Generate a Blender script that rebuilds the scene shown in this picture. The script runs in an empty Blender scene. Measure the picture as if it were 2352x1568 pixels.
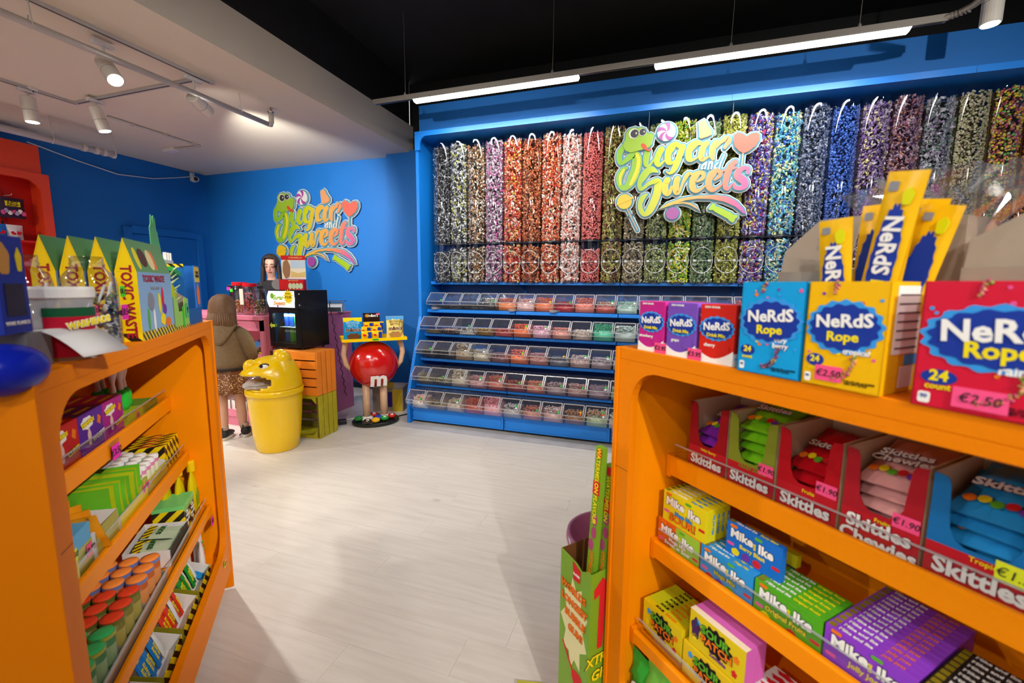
import bpy, math, random
import numpy as np
from mathutils import Vector, Matrix
random.seed(11); rng = np.random.default_rng(5)
sc = bpy.context.scene
col = sc.collection
PI = math.pi

# ------------------------------------------------------------------ camera
cam_d = bpy.data.cameras.new('camera'); cam = bpy.data.objects.new('camera', cam_d); col.objects.link(cam)
cam_d.sensor_width = 36.0; cam_d.lens = 987.57 / 2352 * 36; cam_d.clip_start = 0.05
_y, _p, _r = -0.31930442, 0.12923833, 0.00755403
_f = Vector((math.sin(_y)*math.cos(_p), math.cos(_y)*math.cos(_p), -math.sin(_p)))
_r0 = Vector((math.cos(_y), -math.sin(_y), 0)); _u0 = _r0.cross(_f)
_R = _r0*math.cos(_r) + _u0*math.sin(_r); _U = -_r0*math.sin(_r) + _u0*math.cos(_r)
cam.matrix_world = Matrix(((_R.x, _U.x, -_f.x, 0), (_R.y, _U.y, -_f.y, 0), (_R.z, _U.z, -_f.z, 1.4), (0, 0, 0, 1)))
cam_d.dof.use_dof = True; cam_d.dof.focus_distance = 3.2; cam_d.dof.aperture_fstop = 3.2
sc.camera = cam

# ------------------------------------------------------------------ view, world
vs = sc.view_settings
vs.view_transform = 'Standard'; vs.look = 'None'; vs.gamma = 1.0; vs.use_curve_mapping = False
vs.exposure = EXPOSURE = 0.0
w = bpy.data.worlds.new('shop_front_fill'); sc.world = w; w.use_nodes = True  # even fill added behind the camera, where the room stays open
w.node_tree.nodes['Background'].inputs[0].default_value = (1.0, 0.97, 0.93, 1)
w.node_tree.nodes['Background'].inputs[1].default_value = 0.75
sc.cycles.use_denoising = True
sc.cycles.max_bounces = 6; sc.cycles.diffuse_bounces = 3; sc.cycles.use_adaptive_sampling = True; sc.cycles.adaptive_threshold = .08; sc.cycles.adaptive_min_samples = 20; sc.cycles.glossy_bounces = 3
sc.cycles.transmission_bounces = 4; sc.cycles.transparent_max_bounces = 14
sc.cycles.caustics_reflective = False; sc.cycles.caustics_refractive = False
sc.cycles.sample_clamp_indirect = 4.0
# strengths of the lamps (their builders are further down)
STRIP_W = 8.0          # emission of the two LED strips over the candy wall
STRIP_BEAM_W = 25.0   # their downward wall-washing beam
SPOT_W = 185.0           # track spots in the low ceiling
ADDED_SPOT_W = 105.0     # spots added out of view, over and behind the photographer
# ------------------------------------------------------------------ helpers
def lin(h):
    if isinstance(h, str):
        h = h.lstrip('#'); c = [int(h[i:i+2], 16)/255 for i in (0, 2, 4)]
    else: c = h
    return tuple(x/12.92 if x <= .04045 else ((x+.055)/1.055)**2.4 for x in c) + (1,)
MATS = {}
def pmat(name, color='#808080', rough=.5, metal=0.0, spec=.5, coat=0.0, noise=0.0, nscale=8.0, emit=None, estr=0.0, bump=0.0, bscale=200.0, stretch=None, sss=0.0):
    """principled material; noise gives a fine procedural colour variation, bump a fine relief"""
    if name in MATS: return MATS[name]
    m = bpy.data.materials.new(name); m.use_nodes = True; nt = m.node_tree; b = nt.nodes['Principled BSDF']
    c = lin(color); b.inputs['Base Color'].default_value = c
    b.inputs['Roughness'].default_value = rough; b.inputs['Metallic'].default_value = metal
    b.inputs['Specular IOR Level'].default_value = spec; b.inputs['Coat Weight'].default_value = coat
    if sss: b.inputs['Subsurface Weight'].default_value = sss; b.inputs['Subsurface Radius'].default_value = (.02, .008, .005)
    if noise or bump:
        tc = nt.nodes.new('ShaderNodeTexCoord'); src = tc.outputs['Object']
        if stretch:
            mp = nt.nodes.new('ShaderNodeMapping'); mp.inputs['Scale'].default_value = stretch; nt.links.new(src, mp.inputs[0]); src = mp.outputs[0]
        if noise:
            n = nt.nodes.new('ShaderNodeTexNoise'); n.inputs['Scale'].default_value = nscale; n.inputs['Detail'].default_value = 5; nt.links.new(src, n.inputs['Vector'])
            mx = nt.nodes.new('ShaderNodeMix'); mx.data_type = 'RGBA'
            mx.inputs[6].default_value = tuple(x*(1-noise) for x in c[:3])+(1,); mx.inputs[7].default_value = tuple(min(1, x*(1+noise)+noise*.02) for x in c[:3])+(1,)
            nt.links.new(n.outputs['Fac'], mx.inputs[0]); nt.links.new(mx.outputs[2], b.inputs['Base Color'])
        if bump:
            n2 = nt.nodes.new('ShaderNodeTexNoise'); n2.inputs['Scale'].default_value = bscale; nt.links.new(src, n2.inputs['Vector'])
            bp = nt.nodes.new('ShaderNodeBump'); bp.inputs['Strength'].default_value = bump; bp.inputs['Distance'].default_value = .004
            nt.links.new(n2.outputs['Fac'], bp.inputs['Height']); nt.links.new(bp.outputs[0], b.inputs['Normal'])
    if emit:
        b.inputs['Emission Color'].default_value = lin(emit); b.inputs['Emission Strength'].default_value = estr
    MATS[name] = m; return m
def clear_mat(name, tint='#f4f6f8', gloss=.10, rough=.03, edge=.55, haze=0.0):
    """thin clear plastic: transparent with a reflection that grows towards grazing angles, optional milky haze"""
    if name in MATS: return MATS[name]
    m = bpy.data.materials.new(name); m.use_nodes = True; nt = m.node_tree; nt.nodes.clear()
    out = nt.nodes.new('ShaderNodeOutputMaterial'); tr = nt.nodes.new('ShaderNodeBsdfTransparent'); gl = nt.nodes.new('ShaderNodeBsdfGlossy')
    tr.inputs[0].default_value = lin(tint); gl.inputs['Roughness'].default_value = rough
    lw = nt.nodes.new('ShaderNodeLayerWeight'); lw.inputs[0].default_value = .35
    mr = nt.nodes.new('ShaderNodeMapRange'); mr.inputs['To Min'].default_value = gloss; mr.inputs['To Max'].default_value = edge
    nt.links.new(lw.outputs['Facing'], mr.inputs['Value'])
    mx = nt.nodes.new('ShaderNodeMixShader'); nt.links.new(mr.outputs[0], mx.inputs[0]); nt.links.new(tr.outputs[0], mx.inputs[1]); nt.links.new(gl.outputs[0], mx.inputs[2])
    last = mx
    if haze:
        df = nt.nodes.new('ShaderNodeBsdfDiffuse'); df.inputs[0].default_value = (.8, .8, .82, 1)
        m2 = nt.nodes.new('ShaderNodeMixShader'); m2.inputs[0].default_value = haze
        nt.links.new(mx.outputs[0], m2.inputs[1]); nt.links.new(df.outputs[0], m2.inputs[2]); last = m2
    nt.links.new(last.outputs[0], out.inputs[0]); MATS[name] = m; return m
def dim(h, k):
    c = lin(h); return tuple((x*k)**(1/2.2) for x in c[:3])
def lighter(h, k):
    return tuple(x+(1-x)*k for x in [int(h[i:i+2], 16)/255 for i in (1, 3, 5)])
def multi_mat(name, colors, rough=.3, spec=.6, coat=0.0, metal=0.0):
    """every loose piece of the mesh takes one of the colours"""
    if name in MATS: return MATS[name]
    m = bpy.data.materials.new(name); m.use_nodes = True; nt = m.node_tree; b = nt.nodes['Principled BSDF']
    g = nt.nodes.new('ShaderNodeNewGeometry'); r = nt.nodes.new('ShaderNodeValToRGB'); r.color_ramp.interpolation = 'CONSTANT'
    els = r.color_ramp.elements
    while len(els) < len(colors): els.new(.5)
    for i, c in enumerate(colors): els[i].position = i/len(colors); els[i].color = lin(c)
    nt.links.new(g.outputs['Random Per Island'], r.inputs[0]); nt.links.new(r.outputs[0], b.inputs['Base Color'])
    b.inputs['Roughness'].default_value = rough; b.inputs['Specular IOR Level'].default_value = spec; b.inputs['Coat Weight'].default_value = coat; b.inputs['Metallic'].default_value = metal
    MATS[name] = m; return m
def stripe_mat(name, ca, cb, scale=20.0, ang=.785, rough=.35, axes='XZ'):
    """diagonal two-colour warning stripes printed on card"""
    if name in MATS: return MATS[name]
    m = bpy.data.materials.new(name); m.use_nodes = True; nt = m.node_tree; b = nt.nodes['Principled BSDF']
    tc = nt.nodes.new('ShaderNodeTexCoord'); sp = nt.nodes.new('ShaderNodeSeparateXYZ'); nt.links.new(tc.outputs['Object'], sp.inputs[0])
    def math_(op, a, bb):
        n = nt.nodes.new('ShaderNodeMath'); n.operation = op
        for i, v in enumerate((a, bb)):
            if isinstance(v, (int, float)): n.inputs[i].default_value = v
            else: nt.links.new(v, n.inputs[i])
        return n.outputs[0]
    s = math_('ADD', math_('ADD', math_('MULTIPLY', sp.outputs[0], math.cos(ang)), math_('MULTIPLY', sp.outputs[1], math.cos(ang))), math_('MULTIPLY', sp.outputs[2], math.sin(ang)))
    fr = math_('FRACT', math_('MULTIPLY', s, scale), 0)
    gt = math_('GREATER_THAN', fr, .5)
    mx = nt.nodes.new('ShaderNodeMix'); mx.data_type = 'RGBA'; mx.inputs[6].default_value = lin(ca); mx.inputs[7].default_value = lin(cb)
    nt.links.new(gt, mx.inputs[0]); nt.links.new(mx.outputs[2], b.inputs['Base Color']); b.inputs['Roughness'].default_value = rough
    MATS[name] = m; return m

class MB:
    """collects shapes into one mesh"""
    def __init__(s): s.v = []; s.f = []
    def add(s, vs, fs):
        n = len(s.v); s.v += [tuple(v) for v in vs]; s.f += [tuple(i+n for i in f) for f in fs]; return s
    def box(s, x0, x1, y0, y1, z0, z1):
        return s.add([(x0,y0,z0),(x1,y0,z0),(x1,y1,z0),(x0,y1,z0),(x0,y0,z1),(x1,y0,z1),(x1,y1,z1),(x0,y1,z1)],
                     [(0,3,2,1),(4,5,6,7),(0,1,5,4),(1,2,6,5),(2,3,7,6),(3,0,4,7)])
    def prism(s, poly, a0, a1, axis='y'):
        def P(p, a): return {'y': (p[0], a, p[1]), 'x': (a, p[0], p[1]), 'z': (p[0], p[1], a)}[axis]
        n = len(poly)
        return s.add([P(p, a0) for p in poly]+[P(p, a1) for p in poly],
                     [tuple(range(n)), tuple(reversed(range(n, 2*n)))]+[(i, (i+1) % n, n+(i+1) % n, n+i) for i in range(n)])
    def lathe(s, prof, n=24, c=(0,0), sx=1, sy=1, a0=0, a1=2*PI):
        full = abs(a1-a0-2*PI) < 1e-6; m = n if full else n+1; vs = []
        for r, z in prof:
            for i in range(m):
                a = a0+(a1-a0)*i/n; vs.append((c[0]+r*sx*math.cos(a), c[1]+r*sy*math.sin(a), z))
        fs = []
        for k in range(len(prof)-1):
            for i in range(n):
                j = (i+1) % m; fs.append((k*m+i, k*m+j, (k+1)*m+j, (k+1)*m+i))
        if full:
            if prof[0][0] > 1e-5: fs.append(tuple(reversed(range(m))))
            if prof[-1][0] > 1e-5: fs.append(tuple((len(prof)-1)*m+i for i in range(m)))
        return s.add(vs, fs)
    def tube(s, pts, r, n=8, closed=False):
        pts = [Vector(p) for p in pts]; N = len(pts); rs = r if isinstance(r, (list, tuple)) else [r]*N
        vs = []; up = Vector((0, 0, 1)); prev = None
        for i, p in enumerate(pts):
            d = (pts[(i+1) % N]-pts[i-1]) if closed else (pts[min(i+1, N-1)]-pts[max(i-1, 0)])
            d.normalize()
            if prev is None: a = d.cross(up if abs(d.z) < .9 else Vector((1, 0, 0)))
            else: a = prev-d*prev.dot(d)
            a.normalize(); prev = a; b = d.cross(a)
            for k in range(n):
                t = 2*PI*k/n; vs.append(p+(a*math.cos(t)+b*math.sin(t))*rs[i])
        fs = []
        for i in range(N if closed else N-1):
            for k in range(n):
                j = (i+1) % N; fs.append((i*n+k, i*n+(k+1) % n, j*n+(k+1) % n, j*n+k))
        if not closed: fs += [tuple(reversed(range(n))), tuple((N-1)*n+k for k in range(n))]
        return s.add(vs, fs)
    def sphere(s, c, r, nu=16, nv=10):
        rx, ry, rz = r if isinstance(r, (tuple, list)) else (r, r, r)
        vs = [(c[0], c[1], c[2]-rz)]; fs = []
        for j in range(1, nv):
            ph = -PI/2+PI*j/nv
            for i in range(nu):
                a = 2*PI*i/nu; vs.append((c[0]+rx*math.cos(ph)*math.cos(a), c[1]+ry*math.cos(ph)*math.sin(a), c[2]+rz*math.sin(ph)))
        vs.append((c[0], c[1], c[2]+rz)); L = len(vs)-1
        for i in range(nu):
            fs.append((0, 1+(i+1) % nu, 1+i)); fs.append((L, 1+(nv-2)*nu+i, 1+(nv-2)*nu+(i+1) % nu))
        for j in range(nv-2):
            for i in range(nu):
                k = (i+1) % nu; fs.append((1+j*nu+i, 1+j*nu+k, 1+(j+1)*nu+k, 1+(j+1)*nu+i))
        return s.add(vs, fs)
    def loft(s, rings, cap=True, closed=True):
        n = len(rings[0]); vs = [v for r in rings for v in r]; fs = []
        for k in range(len(rings)-1):
            for i in range(n if closed else n-1):
                j = (i+1) % n; fs.append((k*n+i, k*n+j, (k+1)*n+j, (k+1)*n+i))
        if cap and closed: fs += [tuple(reversed(range(n))), tuple((len(rings)-1)*n+i for i in range(n))]
        return s.add(vs, fs)
    def xf(s, m):
        s.v = [tuple(m @ Vector(v)) for v in s.v]; return s
    def build(s, name, mat, parent=None, smooth=False, bevel=0.0, sub=0):
        me = bpy.data.meshes.new(name); me.from_pydata(s.v, [], s.f); me.update()
        return link(name, me, mat, parent, smooth, bevel, sub)
def link(name, me, mat, parent=None, smooth=False, bevel=0.0, sub=0):
    for m in (mat if isinstance(mat, (list, tuple)) else [mat]): me.materials.append(m)
    if smooth:
        me.polygons.foreach_set('use_smooth', [True]*len(me.polygons))
    o = bpy.data.objects.new(name, me); col.objects.link(o)
    if parent is not None: o.parent = parent
    if bevel:
        b = o.modifiers.new('bevel', 'BEVEL'); b.width = bevel; b.segments = 2; b.limit_method = 'ANGLE'
    if sub:
        d = o.modifiers.new('sub', 'SUBSURF'); d.levels = sub; d.render_levels = sub
    return o
def tag(o, label=None, cat=None, group=None, kind=None):
    if label: o['label'] = label
    if cat: o['category'] = cat
    if group: o['group'] = group
    if kind: o['kind'] = kind
    return o
def thing(name, label, cat, loc=(0,0,0), rz=0.0, group=None, rx=0.0, ry=0.0):
    o = bpy.data.objects.new(name, None); o.empty_display_size = .05; col.objects.link(o)
    o.location = loc; o.rotation_euler = (rx, ry, rz); return tag(o, label, cat, group)
def struct(name, mb, mat, **k):
    return tag(mb.build(name, mat, **k), kind='structure')
TEXT = {}
def text_mesh(t, size, bold=0.0, shear=0.0, depth=.0004, spacing=1.0):
    key = (t, size, bold, shear, depth, spacing)
    if key in TEXT: return TEXT[key].copy()
    c = bpy.data.curves.new('t', 'FONT'); c.body = t; c.size = size; c.align_x = 'CENTER'; c.align_y = 'CENTER'
    c.offset = bold*size; c.shear = shear; c.extrude = depth; c.resolution_u = 2; c.space_character = spacing; c.space_line = .85
    o = bpy.data.objects.new('t', c)
    me = bpy.data.meshes.new_from_object(o)
    bpy.data.objects.remove(o); bpy.data.curves.remove(c); me.materials.clear(); TEXT[key] = me; return me.copy()
FACE = {'front': (PI/2, 0, 0), 'right': (PI/2, 0, PI/2), 'left': (PI/2, 0, -PI/2), 'top': (0, 0, 0), 'back': (PI/2, 0, PI)}
FN = {'front': (0,-1,0), 'right': (1,0,0), 'left': (-1,0,0), 'top': (0,0,1), 'back': (0,1,0)}
def text(parent, t, loc, size, mat, face='front', bold=.012, shear=0.0, outline=None, ow=.05, rot=0.0, squash=1.0, name='lettering', spacing=1.0):
    n = Vector(FN[face]); M = Matrix.Translation(Vector(loc)) @ Matrix(Euler_(FACE[face])).to_4x4() @ Matrix.Rotation(rot, 4, 'Z') @ Matrix.Diagonal((squash, 1, 1, 1))
    if outline:
        me = text_mesh(t, size, bold+ow, shear, .0004, spacing); o = link(name+'_outline', me, outline, parent); o.matrix_local = Matrix.Translation(n*.0006) @ M
    me = text_mesh(t, size, bold, shear, .0004, spacing); o = link(name, me, mat, parent); o.matrix_local = Matrix.Translation(n*(.0016 if outline else .0008)) @ M
    return o
def Euler_(e):
    from mathutils import Euler
    return Euler(e).to_matrix()
def patch(parent, name, poly, mat, face='front', off=.0, loc=(0,0,0), thick=.0006):
    """thin printed or stuck-on shape on a face; poly in the plane of the face"""
    mb = MB().prism(poly, 0, thick, 'z'); o = mb.build(name, mat, parent)
    o.matrix_local = Matrix.Translation(Vector(loc)+Vector(FN[face])*off) @ Matrix(Euler_(FACE[face])).to_4x4(); return o
def rect(x0, x1, z0, z1): return [(x0,z0),(x1,z0),(x1,z1),(x0,z1)]
def ell(cx, cz, rx, rz, n=28, wob=0.0, k=9):
    return [(cx+rx*(1+wob*math.sin(k*2*PI*i/n))*math.cos(2*PI*i/n), cz+rz*(1+wob*math.sin(k*2*PI*i/n))*math.sin(2*PI*i/n)) for i in range(n)]
def rrect(x0, x1, z0, z1, r, n=6):
    out = []
    for cx, cz, a in ((x1-r, z0+r, -PI/2), (x1-r, z1-r, 0), (x0+r, z1-r, PI/2), (x0+r, z0+r, PI)):
        out += [(cx+r*math.cos(a+PI/2*i/n), cz+r*math.sin(a+PI/2*i/n)) for i in range(n+1)]
    return out
def frame_ring(mb, outer, inner, y0, y1):
    """plate in the XZ plane from y0 to y1 between a rectangle and a rounded opening; outer=(x0,x1,z0,z1)"""
    x0, x1, z0, z1 = outer; n = len(inner); q = n//4; oc = [(x1,z0),(x1,z1),(x0,z1),(x0,z0)]
    out = [oc[i//q] for i in range(n)]
    for y, flip in ((y0, False), (y1, True)):
        vs = [(p[0], y, p[1]) for p in out]+[(p[0], y, p[1]) for p in inner]; fs = []
        for i in range(n):
            j = (i+1) % n
            f = (i, j, n+j, n+i) if out[i] != out[j] else (i, n+j, n+i)
            fs.append(tuple(reversed(f)) if flip else f)
        mb.add(vs, fs)
    vs = [(p[0], y, p[1]) for y in (y0, y1) for p in inner]; mb.add(vs, [(i, (i+1) % n, n+(i+1) % n, n+i) for i in range(n)])
    vs = [(p[0], y, p[1]) for y in (y0, y1) for p in oc]; mb.add(vs, [(i, 4+i, 4+(i+1) % 4, (i+1) % 4) for i in range(4)])
    return mb
# small pieces scattered by the thousand: prototypes and one fast mesh
def proto_box(sx, sy, sz):
    m = MB().box(-sx, sx, -sy, sy, -sz, sz); return np.array(m.v), m.f
def proto_twist(l=.5):
    v = [(-.5,-.35,-.2),(.5,-.35,-.2),(.5,.35,-.2),(-.5,.35,-.2),(-.5,-.3,.22),(.5,-.3,.22),(.5,.3,.22),(-.5,.3,.22),
         (-.95,-.42,.12),(-.95,.42,-.1),(.95,-.42,-.1),(.95,.42,.12)]
    f = [(0,3,2,1),(4,5,6,7),(0,1,5,4),(1,2,6,5),(2,3,7,6),(3,0,4,7),(4,7,9,8),(6,5,10,11)]
    return np.array(v), f
def proto_bean(n=6, m=4, r=(.6,.42,.42)):
    b = MB().sphere((0,0,0), r, n, m); return np.array(b.v), b.f
def proto_stick(l=1.6, r=.14):
    b = MB().tube([(-l/2,0,0),(-l/5,.12,.05),(l/5,-.08,.08),(l/2,.1,0)], r, 5); return np.array(b.v), b.f
def scatter(proto, pos, size, squash=.35, tilt=PI, seed=0):
    """mesh with one copy of the prototype at each position, randomly turned"""
    r = np.random.default_rng(seed); pv, pf = proto; N = len(pos); pos = np.asarray(pos, float)
    a = r.uniform(-tilt, tilt, (N, 3)); sz = size*(1+r.uniform(-squash, squash, N))
    ca, sa = np.cos(a), np.sin(a)
    Rx = np.zeros((N,3,3)); Ry = np.zeros((N,3,3)); Rz = np.zeros((N,3,3))
    Rx[:,0,0] = 1; Rx[:,1,1] = ca[:,0]; Rx[:,1,2] = -sa[:,0]; Rx[:,2,1] = sa[:,0]; Rx[:,2,2] = ca[:,0]
    Ry[:,1,1] = 1; Ry[:,0,0] = ca[:,1]; Ry[:,0,2] = sa[:,1]; Ry[:,2,0] = -sa[:,1]; Ry[:,2,2] = ca[:,1]
    Rz[:,2,2] = 1; Rz[:,0,0] = ca[:,2]; Rz[:,0,1] = -sa[:,2]; Rz[:,1,0] = sa[:,2]; Rz[:,1,1] = ca[:,2]
    M = Rz @ Ry @ Rx
    V = np.einsum('nij,vj->nvi', M, pv)*sz[:,None,None]+pos[:,None,:]
    nv = len(pv)
    faces = []
    loops = np.concatenate([np.array(f) for f in pf]); lens = np.array([len(f) for f in pf])
    L = (loops[None,:]+np.arange(N)[:,None]*nv).ravel(); ln = np.tile(lens, N)
    return V.reshape(-1,3), L, ln
def mesh_np(name, V, L, ln):
    me = bpy.data.meshes.new(name); me.vertices.add(len(V)); me.vertices.foreach_set('co', V.astype(np.float32).ravel())
    me.loops.add(len(L)); me.loops.foreach_set('vertex_index', L.astype(np.int32)); me.polygons.add(len(ln))
    st = np.concatenate([[0], np.cumsum(ln)[:-1]]); me.polygons.foreach_set('loop_start', st.astype(np.int32)); me.polygons.foreach_set('loop_total', ln.astype(np.int32))
    me.update(calc_edges=True); me.validate(); return me
ORD = ['first','second','third','fourth','fifth','sixth','seventh','eighth','ninth','tenth','eleventh','twelfth','thirteenth','fourteenth','fifteenth','sixteenth','seventeenth','eighteenth','nineteenth','twentieth','twenty-first','twenty-second','twenty-third','twenty-fourth','twenty-fifth']

def pillow(mb, w, h, d, nu=8, nv=8, crimp=.1, wob=.004, seed=0):
    """filled bag lying in XZ, centred on x, z from 0 to h, thickness d in y"""
    r = random.Random(seed); N = nu+1
    for side in (-1, 1):
        vs = []
        for j in range(nv+1):
            t = j/nv; ez = min(t, 1-t)/crimp if crimp else 1
            for i in range(N):
                u = i/nu*2-1; k = max(0, 1-abs(u)**2.6)*max(0, min(1, (min(t, 1-t)-crimp*.6)/.28))**.6 if min(t, 1-t) > crimp*.6 else 0
                vs.append((u*w/2*(1-.05*math.sin(PI*t)), side*(d/2*k+.0006)+(r.uniform(-wob, wob)*min(1, 2*k+.3)+wob*.6*math.sin(9*u+7*t+seed) if k > 0 and abs(u) < 1 else 0), t*h))
        fs = []
        for j in range(nv):
            for i in range(nu):
                f = (j*N+i, j*N+i+1, (j+1)*N+i+1, (j+1)*N+i); fs.append(f if side < 0 else tuple(reversed(f)))
        mb.add(vs, fs)
    return mb
# ------------------------------------------------------------------ materials of the place
WALL = pmat('blue_wall_paint', '#0069ba', .62, noise=.05, nscale=3, bump=.12, bscale=260)
UNIT = pmat('blue_lacquered_board', '#0f7fe2', .42, noise=.03, nscale=2)
BLACK = pmat('black_ceiling_paint', '#0b0a0a', .8, noise=.3, nscale=4)
CEIL = pmat('white_ceiling_plaster', '#e4dac6', .85, noise=.02, nscale=6, bump=.08, bscale=120)
ORANGE = pmat('orange_lacquered_board', '#f08400', .5, spec=.12, noise=.03, nscale=3)
ORANGE_IN = pmat('orange_lacquered_metal', '#fc9400', .46, spec=.15, noise=.03, nscale=3)
WHITE = pmat('white_plastic', '#e8e6e2', .35)
CREAM = pmat('white_lamp_housing', '#d9d2c6', .4)
GREYRAIL = pmat('grey_aluminium_rail', '#8f877e', .45, metal=.3)
BLACKP = pmat('black_plastic', '#121214', .35)
DARK = pmat('dark_recess', '#0a0d14', .6)
CARD = pmat('grey_cardboard_inside', '#9a8a78', .8, noise=.06, nscale=30)
KRAFT = pmat('brown_cardboard', '#d9bd9c', .8, noise=.05, nscale=40)
WCARD = pmat('white_cardboard', '#e9e2dc', .6)
ACRYL = clear_mat('clear_acrylic', tint='#fbfcfd', gloss=.02, edge=.22)
TUBE = clear_mat('clear_dispenser_tube', gloss=.045, rough=.035, edge=.65)
LIDM = clear_mat('clear_bin_lid', tint='#fafafc', gloss=.035, rough=.04, edge=.5, haze=.012)
RINGM = clear_mat('moulded_ring_edge', gloss=.25, rough=.25, edge=.6, haze=.36)
EDGE = clear_mat('bright_acrylic_edge', gloss=.16, rough=.2, edge=.6, haze=.28)
PINKTAG = pmat('neon_pink_sticker', '#ff4f8b', .6); YELTAG = pmat('neon_yellow_sticker', '#e6f21a', .6); GRNTAG = pmat('neon_green_sticker', '#3fe21c', .6)
INK = pmat('black_ink', '#15121a', .6)
def floor_mat():
    m = bpy.data.materials.new('white_oak_vinyl'); m.use_nodes = True; nt = m.node_tree; b = nt.nodes['Principled BSDF']
    tc = nt.nodes.new('ShaderNodeTexCoord'); oi = nt.nodes.new('ShaderNodeObjectInfo'); ad = nt.nodes.new('ShaderNodeVectorMath'); ad.operation = 'ADD'
    ml = nt.nodes.new('ShaderNodeVectorMath'); ml.operation = 'SCALE'; ml.inputs['Scale'].default_value = 40
    cx = nt.nodes.new('ShaderNodeCombineXYZ')
    for i in range(3): nt.links.new(oi.outputs['Random'], cx.inputs[i])
    nt.links.new(cx.outputs[0], ml.inputs[0]); nt.links.new(tc.outputs['Object'], ad.inputs[0]); nt.links.new(ml.outputs[0], ad.inputs[1])
    mp = nt.nodes.new('ShaderNodeMapping'); mp.inputs['Scale'].default_value = (1.2, 14, 1); nt.links.new(ad.outputs[0], mp.inputs[0])
    n1 = nt.nodes.new('ShaderNodeTexNoise'); n1.inputs['Scale'].default_value = 2.2; n1.inputs['Detail'].default_value = 7; n1.inputs['Roughness'].default_value = .65; nt.links.new(mp.outputs[0], n1.inputs['Vector'])
    r1 = nt.nodes.new('ShaderNodeValToRGB'); r1.color_ramp.elements[0].position = .28; r1.color_ramp.elements[1].position = .6
    r1.color_ramp.elements[0].color = lin('#cdc5ba'); r1.color_ramp.elements[1].color = lin('#d9d2c8'); nt.links.new(n1.outputs['Fac'], r1.inputs[0])
    mp2 = nt.nodes.new('ShaderNodeMapping'); mp2.inputs['Scale'].default_value = (2.2, 7, 1); nt.links.new(ad.outputs[0], mp2.inputs[0])
    n2 = nt.nodes.new('ShaderNodeTexNoise'); n2.inputs['Scale'].default_value = 1.5; n2.inputs['Detail'].default_value = 3; nt.links.new(mp2.outputs[0], n2.inputs['Vector'])
    r2 = nt.nodes.new('ShaderNodeValToRGB'); r2.color_ramp.elements[0].position = .70; r2.color_ramp.elements[1].position = .80
    r2.color_ramp.elements[0].color = (0,0,0,1); r2.color_ramp.elements[1].color = (1,1,1,1); nt.links.new(n2.outputs['Fac'], r2.inputs[0])
    mx = nt.nodes.new('ShaderNodeMix'); mx.data_type = 'RGBA'; nt.links.new(r2.outputs[0], mx.inputs[0]); nt.links.new(r1.outputs[0], mx.inputs[6]); mx.inputs[7].default_value = lin('#b5aba0')
    nt.links.new(mx.outputs[2], b.inputs['Base Color']); b.inputs['Roughness'].default_value = .36; b.inputs['Specular IOR Level'].default_value = .4
    return m
FLOOR = floor_mat()
# ------------------------------------------------------------------ floor of planks
fl = struct('floor', MB().box(-7, 5, -5.5, 5.2, -.06, -.003), pmat('floor_joint', '#8d8378', .7))
PLW, PLL = .1815, 1.32
pm = bpy.data.meshes.new('plank'); _m = MB().box(0, PLL-.0007, .0003, PLW-.0003, -.003, 0); pm.from_pydata(_m.v, [], _m.f); pm.materials.append(FLOOR)
for k in range(-9, 18):
    y = 1.609+PLW*k; off = -1.243 if k == 0 else (-1.785 if k == 5 else random.uniform(0, PLL))
    x = off-PLL*math.ceil((off+6.4)/PLL)
    while x < 3.6:
        if x > -7.7:
            o = bpy.data.objects.new('plank', pm); col.objects.link(o); o.location = (x, y, 0); o.parent = fl
        x += PLL
# ------------------------------------------------------------------ walls and ceilings
struct('wall_left', MB().box(-6.5, -6.36, -4.5, 4.95, 0, 3.0), WALL)
struct('wall_back', MB().box(-6.5, -3.17, 4.82, 4.95, 0, 3.0), WALL)
struct('wall_pier', MB().box(-3.19, -2.30, 4.71, 4.95, 0, 2.985), WALL)
struct('wall_black', MB().box(-2.9, 4.0, 4.80, 4.95, 0, 3.75), BLACK)
struct('wall_right', MB().box(3.6, 3.75, -4.5, 4.95, 0, 3.75), WALL)
struct('wall_bulkhead', MB().box(-7, -2.86, -4.5, 4.72, 3.28, 3.75), BLACK)
struct('ceiling_low', MB().box(-7, -2.86, -4.5, 4.83, 2.97, 3.28), CEIL)
struct('ceiling', MB().box(-7, 4.0, -4.5, 5.0, 3.75, 3.85), BLACK)
hd = struct('wall_header', MB().box(-2.345, 3.6, 4.055, 4.80, 2.905, 3.18), WALL)
# door in the left wall, painted over
dr = tag(bpy.data.objects.new('door_1', None), kind='structure'); col.objects.link(dr); dr.location = (-6.36, 4.18, 0)
MB().box(0, .02, -.40, .40, 0, 2.02).build('door_leaf', WALL, dr)
mb = MB().box(0, .045, -.50, -.405, 0, 2.10).box(0, .045, .405, .50, 0, 2.10).box(0, .045, -.405, .405, 2.025, 2.12); mb.build('door_frame', WALL, dr, bevel=.004)
MB().box(.02, .05, .31, .33, 1.0, 1.03).tube([(.05,.32,1.015),(.07,.32,1.015),(.07,.22,1.015)], .009).build('door_handle', pmat('blue_painted_handle', '#2267a8', .4), dr)
struct('baseboard_back', MB().box(-6.36, -3.19, 4.806, 4.82, 0, .07), pmat('dark_skirting', '#0d2338', .5))
struct('baseboard_pier', MB().box(-3.19, -2.37, 4.70, 4.71, 0, .05), pmat('dark_skirting', '#0d2338', .5))
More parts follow.
